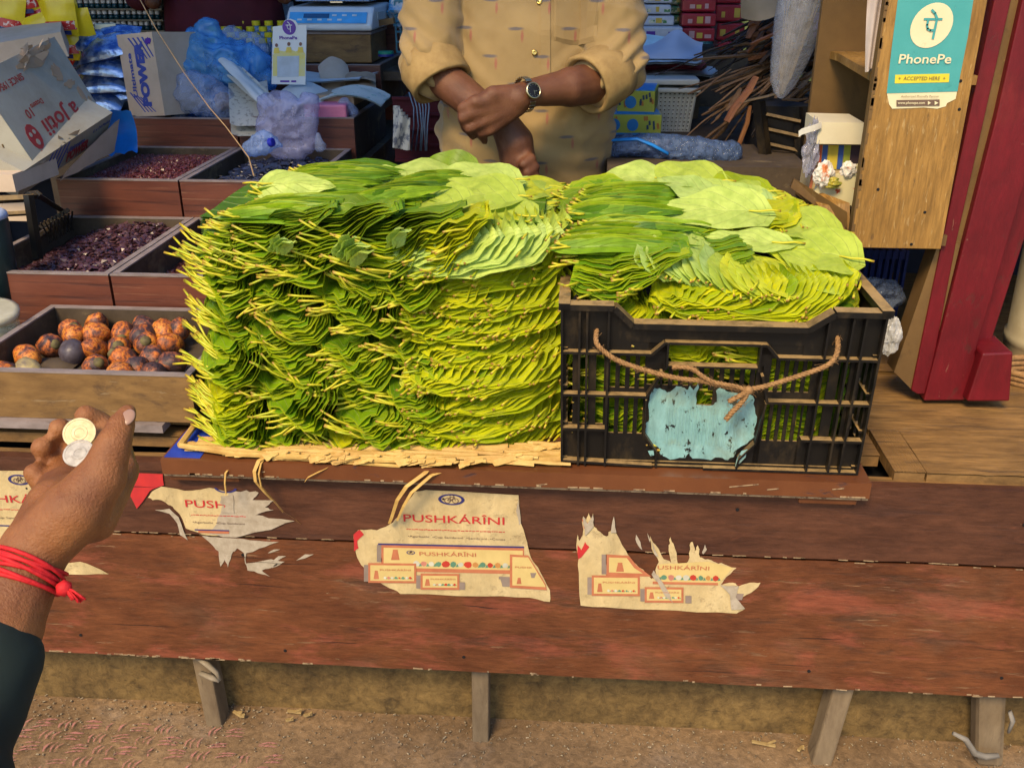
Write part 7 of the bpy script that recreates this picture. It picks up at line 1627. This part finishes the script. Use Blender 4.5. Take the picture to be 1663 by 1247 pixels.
m = MB(); m.bb(-1.02, -.62, 3.50, 3.80, zb - .03, zb); m.build('ledge', M['inner'], label='dark ledge carrying the yellow capped bottles', cat='ledge')
# --- rear step with the wooden box and the scale
x0, x1, z0, z1 = pbx(470, 104, 620, 152, 3.46)
t5 = tray(x0 - .2, x1, 3.455, 4.0, z0 - .06, z1, 'closed laminate drawer box below the wooden box that carries the scale', zf=z1 - .005, group=None)
x0b, x1b, z0b, z1b = pbx(480, 56, 604, 100, 3.5)
wb = empty('wooden_box', ((x0b + x1b) / 2, 3.6, z1), 'old brown wooden box under the weighing scale', 'wooden box')
m = MB(); m.bb(x0b, x1b, 3.5, 3.78, z1 + .001, z1b); m.build('body', M['oldwood'], wb, bevel=.003)
m = MB(); m.bb(x0b - .004, x1b + .004, 3.495, 3.785, z1b + .0005, z1b + .01); m.build('lid', M['rim'], wb)
m = MB(); a = at(605, 38, 3.6); m.box(a + V((.02, 0, 0)), (.12, .04, .02), Matrix.Rotation(-.15, 3, 'Y')); m.build('wood_strip', M['oldwood'], label='short strip of wood lying beside the scale on the wooden box', cat='wood strip')
m = MB(); c = at(627, 92, 3.5); m.lathe([(.027, 0), (.028, .001), (.028, .008), (.0278, .0085)], c, 24); m.lathe([(.0275, .009), (.0275, .017), (.026, .018), (.001, .018)], c, 24, m=1)
m.build('jar_lid', [simple('navy_lid', (.02, .03, .2), .35), simple('green_lid', (.02, .25, .16), .35)], label='small green and navy screw lid on the rack beside the wooden box', cat='lid')
scl = empty('weighing_scale', at(540, 40, 3.5), 'white electronic weighing scale with a blue control panel on the wooden box', 'scale')
zs = z1b + .014; xs0, xs1 = at(466, 38, 3.48).x, at(606, 38, 3.48).x
m = MB(); prof = [(3.46, zs), (3.455, zs + .018), (3.49, zs + .055), (3.52, zs + .075), (3.80, zs + .08), (3.80, zs)]
n = len(prof); m.add([(x, y, z) for x in (xs0, xs1) for y, z in prof], [tuple(range(n)), tuple(range(2 * n - 1, n - 1, -1))] + [(i, i + n, (i + 1) % n + n, (i + 1) % n) for i in range(n)])
M['scalew'] = simple('white_plastic', (.62, .66, .66), .3, (.55, .58, .58), 8); m.build('body', M['scalew'], scl, bevel=.008)
m = MB(); a, b_ = V((xs0 + .012, 3.4575, zs + .0235)), V((xs1 - .02, 3.4575, zs + .0235)); d = V((0, .033, .0345)); of = V((0, -.0015, .0012)); m.add([a + of, b_ + of, b_ + d + of, a + d + of], [(0, 1, 2, 3)]); m.build('control_panel', simple('sky_blue_panel', (.08, .38, .72), .3), scl)
m = MB(); a2 = a + d * .45 + V((.05, 0, 0)) + of * 1.6; m.add([a2, a2 + V((.09, 0, 0)), a2 + V((.09, 0, 0)) + d * .4, a2 + d * .4], [(0, 1, 2, 3)]); m.build('display', simple('dark_display', (.03, .10, .22), .2), scl)
for i in range(8):
    m = MB(); p = a + d * (.22 if i < 5 else .62) + V((.03 + .035 * (i % 5) + (.12 if i >= 5 else 0), 0, 0)) + of * 1.8; m.add([p, p + V((.016, 0, 0)), p + V((.016, 0, 0)) + d * .16, p + d * .16], [(0, 1, 2, 3)]); m.build('button', M['whitecap'], scl)
m = MB(); m.bb(xs0 + .02, xs1 - .02, 3.53, 3.80, zs + .092, zs + .098); m.bb(xs0 + .12, xs0 + .17, 3.62, 3.68, zs + .081, zs + .0915); m.build('weighing_pan', simple('steel_pan', (.6, .62, .63), .25, metal=1), scl, bevel=.003)
m = MB(); m.bb(xs1 + .0005, xs1 + .004, 3.55, 3.68, zs + .03, zs + .055); m.build('side_plate', simple('pale_plate', (.5, .55, .55), .4), scl)
# --- payment card
YQ = 3.06
qc = empty('payment_card', at(469, 140, YQ), 'white and yellow payment card with a violet emblem standing in front of the wooden box', 'payment card')
M['cardw'] = simple('card_white', (.60, .66, .68), .35, (.55, .62, .66), 6); M['violet'] = simple('violet_print', (.10, .03, .34), .4)
def qp(m, pts, k, th=.0004): m.poly([at(x, y, YQ - k) for x, y in pts], (0, th, 0))
m = MB(); qp(m, [(443, 44), (458, 42), (462, 34), (471, 31), (480, 34), (484, 41), (498, 41), (496, 138), (441, 137)], 0, .003); m.build('card', M['cardw'], qc)
a_, b__ = at(464, 44, YQ), at(474, 44, YQ); xq = (b__ - a_).normalized(); sq_ = (b__ - a_).length / 10; cq = at(469.5, 45, YQ - .001)
m = MB(); m.poly([cq + xq * 11 * sq_ * math.cos(t * .2618) + V((0, 0, 1)) * 11.3 * sq_ * math.sin(t * .2618) for t in range(24)], (0, .0004, 0)); m.build('round_emblem', M['violet'], qc)
m = MB(); pe(m, cq, xq, V((.03, 0, 1)).normalized(), sq_, .0012, .34); m.build('emblem_letter', M['cardw'], qc)
text_mesh('PhonePe', at(468, 62, YQ - .001), xq, V((0, 0, 1)), .0095, M['violet'], qc, width=29 * sq_, bold=.03)
m = MB(); qp(m, [(443, 90), (450, 82), (462, 84), (469, 80), (480, 84), (490, 80), (496, 88), (495, 124), (443, 124)], .0008); m.build('yellow_field', simple('pale_yellow_print', (.62, .56, .12), .4, (.55, .55, .30), 30), qc)
m = MB(); qp(m, [(450, 92), (486, 91), (485, 125), (450, 126)], .0016); m.build('blank_panel', simple('pale_blue_panel', (.42, .52, .62), .4), qc)
m = MB()
for x, y, r_ in ((449, 74, 3.2), (469, 72, 3.4), (488, 72, 3.2)): m.poly([at(x + r_ * .8 * math.cos(t * .785), y + r_ * math.sin(t * .785), YQ - .0018) for t in range(8)], (0, .0003, 0))
m.build('printed_heads', simple('print_brown', (.18, .09, .07), .5), qc)
m = MB()
for x, y in ((449, 82), (469, 81), (488, 81)): qp(m, [(x - 5, y + 5), (x - 3.5, y - 4), (x + 3.5, y - 4), (x + 5, y + 5)], .0020)
m.build('printed_shirts', simple('print_yellow', (.68, .55, .10), .5), qc)
m = MB(); qp(m, [(455, 131), (470, 131), (470, 134), (455, 134)], .0012); qp(m, [(473, 131), (481, 131), (481, 134), (473, 134)], .0012); m.build('printed_marks', M['violet'], qc)
# --- papers and pink packet in the paper tray
M['paperw'] = simple('white_paper', (.60, .62, .60), .6, (.50, .52, .50), 8); M['newsp'] = simple('newsprint', (.50, .48, .40), .7, (.30, .28, .24), 70, lo=.4, hi=.46)
def curled(px, py, Y, w_, dp, yaw, mat, name, label, tilt=.1, curl=.02, seed=0, th=.004):
    c = at(px, py, Y); m = MB(); R = Matrix.Rotation(yaw, 3, 'Z')
    for o_ in (0, th): m.grid(lambda u, v: c + R @ V(((u - .5) * w_, (v - .5) * dp, tilt * (v - .5) * dp + curl * (u - .5) ** 2 * 4 * (1 if seed % 2 else -1) + .006 * nz(u * 3 + seed, v * 3) - o_)), 10, 8)
    return m.build(name, mat, label=label, cat='papers', smooth=True)
curled(405, 170, 3.0, .12, .2, .3, M['newsp'], 'newspaper', 'folded newspaper standing on edge between the clear bag and the payment card', .5, .01, 1, .03)
for i in range(5): curled(400 + i * 5, 128 + i * 8, 3.02 + i * .012, .05, .24, .9 + i * .07, M['newsp'] if i % 2 else M['paperw'], 'newspaper', ('pale', 'second', 'third', 'fourth', 'fifth')[i] + ' fanned newspaper sheet left of the payment card', .55, .01, i, .003)
curled(530, 126, 3.30, .30, .22, -.1, M['paperw'], 'paper_sheet', 'white sheets with a red edge lying under the folded brown paper', .0, .01, 3)
curled(545, 118, 3.28, .10, .10, .4, M['cardlite'], 'brown_paper', 'brown folded paper corner rising above the white sheets', .9, .03, 2)
curled(585, 122, 3.26, .10, .12, .2, M['card'], 'brown_paper', 'brown folded paper at the right of the white sheets', .1, .01, 4, .02)
curled(570, 146, 3.08, .22, .14, -.05, simple('cartoon_paper', (.58, .60, .52), .5, (.2, .4, .3), 50, lo=.36, hi=.4), 'paper_sheet', 'pale printed sheet arching over the right end of the paper tray', .1, .03, 6)
curled(495, 150, 3.04, .15, .16, .3, M['paperw'], 'paper_sheet', 'white sheet hanging down in front of the payment card', .3, .03, 8)
m = MB(); c = at(545, 157, 3.12); m.box(c, (.17, .18, .032), Matrix.Rotation(-.05, 3, 'Z')); m.build('envelope_bundle', M['card'], label='thick brown paper bundle under the white hanging sheet', cat='papers', bevel=.003)
m = MB(); c = at(535, 176, 3.03); m.box(c, (.13, .16, .042), Matrix.Rotation(.08, 3, 'Z')); m.build('pink_packet', simple('pink_paper', (.72, .22, .34), .45, (.62, .17, .28), 20), label='bright pink packet inside the front right corner of the paper tray', cat='packet', bevel=.006)
bag([(at(562, 172, 3.0), at(572, 180, 3.0), .02, .016)], 'plastic_bag', M['clearbag'], 'clear wrapping bulging at the right end of the pink packet', .005, vox=.004, seed=21)
# --- string stretched down to the leaves
m = MB(); pts = [at(222, -10, 2.6), at(252, 45, 2.55), at(300, 120, 2.5), at(340, 175, 2.4), at(366, 205, 2.3), at(390, 237, 2.1), at(404, 256, 1.95), at(412, 285, 1.78)]
m.tube(pts, .0014, 5); m.build('string', simple('dry_leaf_string', (.40, .26, .12), .7), label='thin brown string stretched from the top left down to the leaf pile', cat='string')
# --- behind the vendor's right side
m = MB(); x0, x1, z0, z1 = pbx(636, 160, 722, 262, 3.0)
mc = empty('plastic_crate', at(680, 262, 3.0), 'maroon slatted plastic crate half hidden behind the vendor', 'crate')
for k in range(5): z = lerp(z0, z1, k / 4); m.bb(x0, x1, 3.0, 3.012, z - .004, z + .004)
for k in range(4): z = lerp(z0, z1, (k + .5) / 4); m.bb(x0, x1, 3.012, 3.02, z - .02, z + .02)
m.build('front', M['maroon'], mc); m = MB(); m.bb(x0, x1, 3.03, 3.3, z0, z1 - .02); m.build('inside', M['black'], mc)
m = MB()
for k in range(6):
    x = 672 + k * 5; m.tube([at(x - 8 + k, 150, 2.94), at(x, 175, 2.93), at(x + 3 * math.sin(k), 205, 2.92), at(x - 4 + 2 * k % 5, 245, 2.92)], .0022, 5)
m.build('hanging_string', simple('grey_blue_cord', (.16, .24, .34), .5), smooth=True, label='grey blue cords hanging in front of the maroon crate beside the vendor', cat='cords')
m = MB()
for k in range(5): m.grid(lambda u, v: at(lerp(638 + k * 4, 650 + k * 4, u), lerp(172 + k * 5, 240 + k, v), 2.9 - .012 * k) + V((0, .006 * math.sin(u * 5 + v * 4 + k), 0)), 4, 8)
m.build('hanging_wrappers', simple('grey_white_wrapper', (.42, .44, .42), .35, (.12, .14, .18), 40, lo=.42, hi=.5), smooth=True, label='bunch of grey white wrappers hanging beside the dark rack', cat='wrappers')
m = MB(); x0, x1, z0, z1 = pbx(640, 2, 674, 85, 3.7)
for k in range(6): z = lerp(z0, z1, k / 5); m.bb(x0, x1, 3.7, 3.706, z - .003, z + .003)
for k in range(5): x = lerp(x0, x1, k / 4); m.bb(x - .003, x + .003, 3.7062, 3.712, z0, z1)
m.build('wire_basket', simple('teal_wire', (.05, .25, .35), .4), label='teal wire basket on the left of the vendor', cat='basket')
crumple('blue_packet', at(656, 20, 3.75), .07, simple('blue_white_packet', (.10, .35, .6), .25, (.5, .55, .6), 30, lo=.45, hi=.52), 'blue and white packet inside the teal wire basket', 'packet', 31, amp=.2)
m = MB(); m.bb(at(585, 40, 3.95).x, at(668, 40, 3.95).x, 3.95, 4.0, .5, at(600, 30, 3.95).z); m.build('side_board', M['laminate'], label='red brown board standing behind the wooden box', cat='board')

# ---------------------------------------------------------------- right rear
def pack_stack(px0, px1, py0, step, n, Y, cols, label, group, wrap=True):
    for i in range(n):
        x0, x1, z0, z1 = pbx(px0, py0 + i * step, px1, py0 + (i + 1) * step - 2, Y); o = empty('packet', ((x0 + x1) / 2, Y, z0), label + (', ' + ('topmost', 'second from the top', 'third from the top', 'fourth from the top', 'fifth from the top', 'lowest')[i] if n > 1 else ''), 'packet', group)
        m = MB(); m.bb(x0 + rr.uniform(-.005, .005), x1 + rr.uniform(-.005, .005), Y, Y + .12, z0, z1); m.build('body', cols[0], o, bevel=.006)
        for j in range(3):
            a = lerp(x0, x1, .18 + j * .25 + rr.uniform(-.04, .04)); m = MB(); m.bb(a, a + (x1 - x0) * rr.uniform(.10, .22), Y - .0012, Y - .0002, lerp(z0, z1, .25), lerp(z0, z1, rr.uniform(.5, .8))); m.build('printed_mark', cols[1 + j % (len(cols) - 1)], o)
redp = simple('red_packet', (.34, .02, .035), .3, (.25, .012, .02), 30); pinkp = simple('pale_pink_print', (.55, .32, .32), .35); yelp = simple('gold_print', (.55, .38, .05), .35); greenp = simple('green_packet', (.03, .16, .05), .3, (.5, .5, .35), 40, lo=.44, hi=.5); whp = simple('white_packet', (.5, .52, .55), .35, (.35, .38, .45), 30)
pack_stack(1110, 1160, -26, 24, 4, 3.45, (redp, pinkp, yelp, pinkp), 'shiny red packet behind the white sheets', 'red packets, nearer stack')
pack_stack(1164, 1206, -22, 30, 5, 3.60, (redp, yelp, redp), 'dull red packet beside the bark sticks', 'red packets, farther stack')
pack_stack(1076, 1109, -20, 15, 6, 3.55, (greenp, yelp, greenp), 'small green packet in the narrow stack', 'green packets')
pack_stack(1044, 1092, -10, 18, 4, 3.45, (whp, greenp, yelp), 'white and green packet beside the vendor sleeve', 'white and green packets')
pack_stack(1036, 1108, 44, 22, 1, 3.40, (whp, M['violet'], whp), 'long white packet with scalloped dark print above the white sheets', None)
m = MB(); x0, x1, z0, z1 = pbx(1036, 84, 1215, 100, 3.40); m.bb(x0, x1, 3.40, 3.85, zt, z0 + .02); m.build('goods_shelf', M['inner'], label='dark crate carrying the stacks of red packets', cat='crate')
# sheets of white and red paper
def sheetpile():
    lay = [(1020, 1165, 124, M['paperw'], 'lowest white sheet with a pointed right corner'), (1025, 1148, 114, simple('red_sheet', (.40, .05, .06), .5), 'dark pink sheet between the white ones'), (1018, 1140, 106, M['paperw'], 'thick white sheet above the dark pink one')]
    for i, (a, b_, y, mt, lb) in enumerate(lay):
        Y = 2.95; p0, p1 = at(a, y, Y), at(b_, y, Y); m = MB()
        for o_ in (0, .006): m.grid(lambda u, v: p0.lerp(p1, u) + V((.02 * v, v * .26, .010 * math.sin(u * 3) + .004 * nz(u * 5, v * 4, i) - o_ + .012 * (u > .93) * (1 - v))), 14, 8)
        m.build('paper_sheet', mt, smooth=True, label=lb, cat='papers')
    q0 = at(1040, 100, 2.95); m = MB(); m.grid(lambda u, v: at(lerp(1030, 1142, u), lerp(96, 70 - 22 * math.exp(-((u - .62) / .2) ** 2), v), 2.98 + .12 * v) + V((0, -.03 * math.sin(v * 3.1) * math.sin(u * 5), 0)), 18, 10)
    m.build('folded_sheet', simple('bluish_white_sheet', (.46, .50, .60), .5, (.38, .42, .52), 6), smooth=True, label='bluish white sheet folded up into a peak on the pile', cat='papers')
    m = MB(); m.grid(lambda u, v: at(lerp(1030, 1086, u) + v * -6, lerp(92, 52, v) + 8 * u, 3.02 + .1 * v), 8, 8); m.build('folded_sheet', simple('sky_white_sheet', (.45, .66, .74), .4), smooth=True, label='smooth pale blue white sheet leaning up at the left of the pile', cat='papers')
sheetpile()
zp = at(1020, 128, 2.95).z
m = MB(); m.bb(at(1022, 130, 2.95).x, at(1160, 130, 2.95).x, 2.96, 3.3, zp - .02, zp - .008); m.bb(at(1030, 130, 2.95).x, at(1150, 130, 2.95).x, 3.12, 3.3, zt, zp - .021); m.build('sheet_stand', M['inner'], label='dark board carrying the pile of white sheets', cat='stand')
# yellow boxes
M['ybox'] = simple('yellow_green_carton', (.48, .50, .05), .5, (.42, .46, .06), 16); M['ybtop'] = simple('blue_carton_top', (.03, .25, .60), .4, (.35, .45, .45), 9, lo=.36, hi=.44); M['ybp'] = simple('blue_disc_print', (.02, .24, .62), .4); M['ybdk'] = simple('dark_print', (.04, .08, .12), .5); M['ybor'] = simple('orange_print', (.55, .22, .04), .5)
for i, (px0, py0, px1, py1, dx, lb) in enumerate(((1003, 148, 1062, 186, .0, 'top yellow carton with a blue lid at the vendor elbow'), (985, 186, 1073, 220, .02, 'middle yellow carton in the stack beside the vendor'), (978, 222, 1064, 252, .0, 'lowest yellow carton, half under plastic beside the vendor'))):
    Y = 2.68 - .0 * i; x0, x1, z0, z1 = pbx(px0, py0, px1, py1, Y); o = empty('yellow_carton', ((x0 + x1) / 2, Y, z0), lb, 'carton', 'yellow cartons'); R = Matrix.Rotation(-.12 if i == 0 else .03, 3, 'Z'); C0 = V((x1, Y, 0))
    def rt(p): q = V(p) - C0; q2 = R @ V((q.x, q.y, 0)); return V((q2.x, q2.y, 0)) + V((C0.x, C0.y, p[2]))
    dp = .20 if i == 0 else .12
    m = MB(); m.bb(x0, x1, Y, Y + dp, z0, z1); m.v = [tuple(rt(p)) for p in m.v]; m.build('body', M['ybox'], o, bevel=.002)
    m = MB(); m.bb(x0 + .003, x1 - .003, Y + .003, Y + dp - .003, z1 + .0003, z1 + .0015); m.v = [tuple(rt(p)) for p in m.v]; m.build('lid_print', M['ybtop'], o)
    m = MB(); m.bb(x0 - .0005, x1 + .0005, Y - .001, Y - .0002, z0, z0 + .006); m.v = [tuple(rt(p)) for p in m.v]; m.build('edge_print', M['ybp'], o)
    m = MB(); cs = ((.36,) if i == 0 else (.15, .48)); 
    for c_ in cs: m.poly([rt((lerp(x0, x1, c_) + .0155 * math.cos(t * .393), Y - .0012, (z0 + z1) / 2 + .0165 * math.sin(t * .393))) for t in range(16)], (0, .0005, 0))
    m.build('blue_disc', M['ybp'], o)
    for mt, sd in ((M['ybdk'], 1), (M['ybor'], 2)):
        r2 = random.Random(i * 7 + sd); m = MB()
        for k in range(9): a = r2.choice((r2.uniform(.02, .2), r2.uniform(.6, .95))); z = lerp(z0, z1, r2.uniform(.2, .75)); xx = lerp(x0, x1, a); m.add([rt((xx, Y - .001, z)), rt((xx + .006, Y - .001, z + .002)), rt((xx + .004, Y - .001, z + .014)), rt((xx - .001, Y - .001, z + .012))], [(0, 1, 2, 3)])
        m.build('printed_marks', mt, o)
    m = MB()
    for k in range(7): z = lerp(z0 + .01, z1 - .008, k / 6); m.add([rt((x1 + .0008, Y + .02, z)), rt((x1 + .0008, Y + dp - .03, z)), rt((x1 + .0008, Y + dp - .03, z + .0025)), rt((x1 + .0008, Y + .02, z + .0025))], [(0, 1, 2, 3)])
    m.build('side_print', M['ybdk'], o)
# white basket
M['basket'] = simple('white_basket_plastic', (.58, .58, .52), .4, (.5, .5, .45), 8)
wbk = empty('plastic_basket', at(1100, 222, 2.85), 'white perforated plastic basket behind the yellow cartons', 'basket')
def bpt(px, py): return at(px, py, 2.86)
m = MB()
xa, xb = bpt(1040, 150).x, bpt(1130, 150).x; za, zb_ = bpt(1100, 222).z, bpt(1100, 150).z
for k in range(13): x = lerp(xa, xb, k / 12); xt = x; m.tube([(lerp(x, (xa + xb) / 2, .16), 2.875, za), (x, 2.86, zb_)], .0042, 4)
for k in range(12): z = lerp(za, zb_, k / 11); sft = .16 * (1 - k / 11) * (xb - xa) / 2; m.bb(xa + sft, xb - sft, 2.862 + .01 * (1 - k / 11), 2.868 + .01 * (1 - k / 11), z - .0035, z + .0035)
m.build('lattice', M['basket'], wbk)
m = MB(); m.bb(xa - .008, xb + .012, 2.845, 3.10, zb_, zb_ + .012); m.build('rim', M['basket'], wbk, bevel=.003); m = MB(); m.bb(xa - .004, xb + .008, 2.85, 3.095, zb_ + .020, zb_ + .036); m.build('lid', M['basket'], wbk, bevel=.004)
m = MB(); m.bb(xa + .03, xb - .03, 2.90, 3.08, za, zb_ - .001); m.build('contents', M['inner'], wbk)
# plastic roll at the rear of the right pile
bag([(at(1005, 238, 2.35), at(1060, 238, 2.35), .022, .026), (at(1060, 238, 2.35), at(1120, 244, 2.35), .026, .030), (at(1120, 244, 2.35), at(1185, 248, 2.35), .030, .024)], 'plastic_roll', film('checked_film', (.10, .16, .30), .6, .06, (.5, .6, .8), 60, .012), 'shiny roll of checked plastic lying behind the right leaf pile', .006, vox=.005, seed=30, cat='plastic roll')
m = MB(); m.tube([at(985, 228, 2.33), at(1035, 226, 2.33), at(1060, 236, 2.32), at(1085, 250, 2.32)], .008, 6, flat=.5); m.build('blue_strap', simple('bright_blue_film', (.02, .25, .75), .2), smooth=True, label='bright blue plastic strap across the roll of checked plastic', cat='strap')
m = MB(); a = at(985, 262, 2.35); b_ = at(1300, 262, 2.35); m.bb(a.x, b_.x, 2.25, 2.55, .3, a.z + .01); m.build('low_chest', M['inner'], label='dark low chest behind the right leaf pile', cat='chest')
# bark and dry sticks
M['bark'] = layered('dry_bark', ((.12, .065, .03), (.26, .15, .07), 18, (1, 1, 1)), [((.05, .03, .02), 30, (1, 1, 1), .55, .1, .7), ((.40, .26, .13), 40, (1, 1, 1), .6, .08, .5)], rough=.8, bump=.002)
M['barkred'] = simple('reddish_stick', (.30, .12, .05), .7, (.20, .08, .035), 30, bump=.001, stretch=(1, 1, 1)); M['barkdk'] = simple('dark_bark', (.05, .032, .022), .8, (.03, .02, .015), 30)
def stickpile(label, n, A, B_, spread, r0, mat, seed, wlen=(.5, 1)):
    r = random.Random(seed); m = MB()
    for i in range(n):
        a = V(A) + V((r.gauss(0, spread[0]), r.gauss(0, spread[1]), r.gauss(0, spread[2]))); d = (V(B_) - V(A)) * r.uniform(*wlen) + V((r.gauss(0, spread[0]), r.gauss(0, spread[1]), r.gauss(0, spread[2]))) * 1.4
        wd = r.uniform(.5, 1.6) * r0; md = a + d * .5 + V((r.uniform(-1, 1), r.uniform(-1, 1), r.uniform(-1, 1))) * .012
        m.tube([a, a.lerp(md, .5), md, a + d * .8, a + d], [wd * .7, wd, wd * 1.1, wd * .9, wd * .5], 5, flat=r.uniform(.25, .7))
    return m.build('bark_bundle', mat, label=label, cat='bark', kind=None)
stickpile('bundle of grey brown bark strips pointing down left', 34, at(1290, 95, 2.75), at(1150, 165, 2.70), (.03, .04, .022), .007, M['bark'], 1)
stickpile('loose brown bark strips hanging lowest on the left', 14, at(1210, 150, 2.7), at(1140, 225, 2.68), (.015, .03, .02), .005, M['bark'], 2)
stickpile('upper tangle of dark bark beside the red packets', 44, at(1290, 30, 2.85), at(1185, 110, 2.85), (.045, .05, .035), .007, M['barkdk'], 3)
stickpile('short broken bark pieces stacked beside the cabinet', 34, at(1262, 178, 2.62), at(1305, 165, 2.62), (.015, .03, .03), .007, M['bark'], 4, (.8, 1.4))
stickpile('upper reddish bark curls between the paper bag and the plastic wrap', 12, at(1225, 70, 2.74), at(1265, 45, 2.74), (.02, .03, .02), .014, M['barkred'], 5, (.8, 1.3))
stickpile('thin dark twigs hanging below the bark, beside the dark crate', 14, at(1255, 175, 2.55), at(1225, 250, 2.55), (.02, .02, .01), .003, M['barkdk'], 6)
stickpile('grey brown bark filling the space behind the hanging wrap', 40, at(1330, 60, 2.9), at(1240, 80, 2.9), (.05, .04, .045), .008, M['bark'], 7)
for i, (a, b_, r_, lb) in enumerate((((1228, 125), (1180, 198), .016, 'flat reddish stick slanting down left among the bark'), ((1218, 172), (1195, 262), .014, 'orange brown split stick standing nearly upright behind the leaves'), ((1262, 152), (1200, 168), .008, 'pale bare stick lying across the bark'))):
    m = MB(); A, B_ = at(*a, 2.58), at(*b_, 2.56); m.tube([A, A.lerp(B_, .3) + V((.004, 0, 0)), A.lerp(B_, .7) - V((.003, 0, 0)), B_], [r_ * .8, r_, r_, r_ * .85], 7, flat=.45); m.build('stick', (M['barkred'], simple('orange_brown_wood', (.38, .17, .06), .7, (.28, .11, .04), 30, bump=.001), M['legw'])[i], label=lb, cat='stick')
m = MB(); m.grid(lambda u, v: at(lerp(1203, 1292, u), lerp(-30, 37 - 30 * (u - .35) ** 2 * 2.2 - 8 * u, v), 2.66 - .05 * math.sin(u * 3.14) * v), 14, 12); m.build('paper_bag', simple('brown_kraft_paper', (.34, .26, .16), .7, (.26, .2, .12), 9), smooth=True, label='brown paper bag hanging above the bark at the top', cat='paper bag')
wr_ = empty('wrapped_brush', at(1265, 160, 2.42), 'long brush of pale fibres wrapped in clear plastic, hanging tip down', 'brush')
m = MB(); rb_ = random.Random(8)
for i in range(170):
    t0 = rb_.uniform(0, .5); t1 = rb_.uniform(.75, 1); ox, oy = rb_.gauss(0, .35), rb_.gauss(0, .35)
    def cp(t): 
        c = at(lerp(1322, 1268, t), lerp(-60, 155, t), 2.42); r_ = .052 * (1 - t) ** .5 * (.6 + .4 * (1 - t)) + .004; return c + V((ox * r_, oy * r_, .003 * ox))
    m.tube([cp(t0), cp((t0 + t1) / 2) + V((rb_.uniform(-.003, .003), 0, 0)), cp(t1)], .0016, 3)
m.build('fibres', simple('pale_fibre', (.46, .36, .20), .5, (.30, .22, .11), 90), wr_)
prof_ = []
m = MB(); pts = [at(lerp(1322, 1266, t), lerp(-60, 160, t), 2.42) for t in (0, .15, .3, .45, .6, .75, .88, .96, 1)]
m.tube(pts, [.062, .062, .060, .056, .050, .042, .030, .018, .006], 28, cap=False)
for i, v in enumerate(m.v): q = V(v); m.v[i] = tuple(q + V((.005 * nz(q.x * 30, q.z * 14, 1), .005 * nz(q.x * 30, q.z * 14, 7), 0)))
m.build('plastic_sleeve', film('clear_sleeve', (.62, .66, .75), .30, .10, (.95, .96, .98), 26, .006), wr_, smooth=True)
# dark crates beside the cabinet
dc_ = empty('plastic_crate', at(1245, 320, 2.4), 'black slatted crate standing behind the right leaf pile beside the cabinet', 'crate')
m = MB()
for (a, b_, r_) in (((1232, 165), (1252, 330), .016), ((1296, 175), (1302, 330), .012)): m.tube([at(*a, 2.44), at(*b_, 2.40)], r_, 4)
for k in range(6): y = 185 + k * 24; m.tube([at(1234 + k * 3, y, 2.44), at(1300, y + 14, 2.42)], .006, 4)
m.build('frame', M['crate'], dc_); m = MB(); a = at(1236, 170, 2.5); m.bb(a.x, a.x + .16, 2.47, 2.7, .6, a.z); m.build('inside', M['black'], dc_)
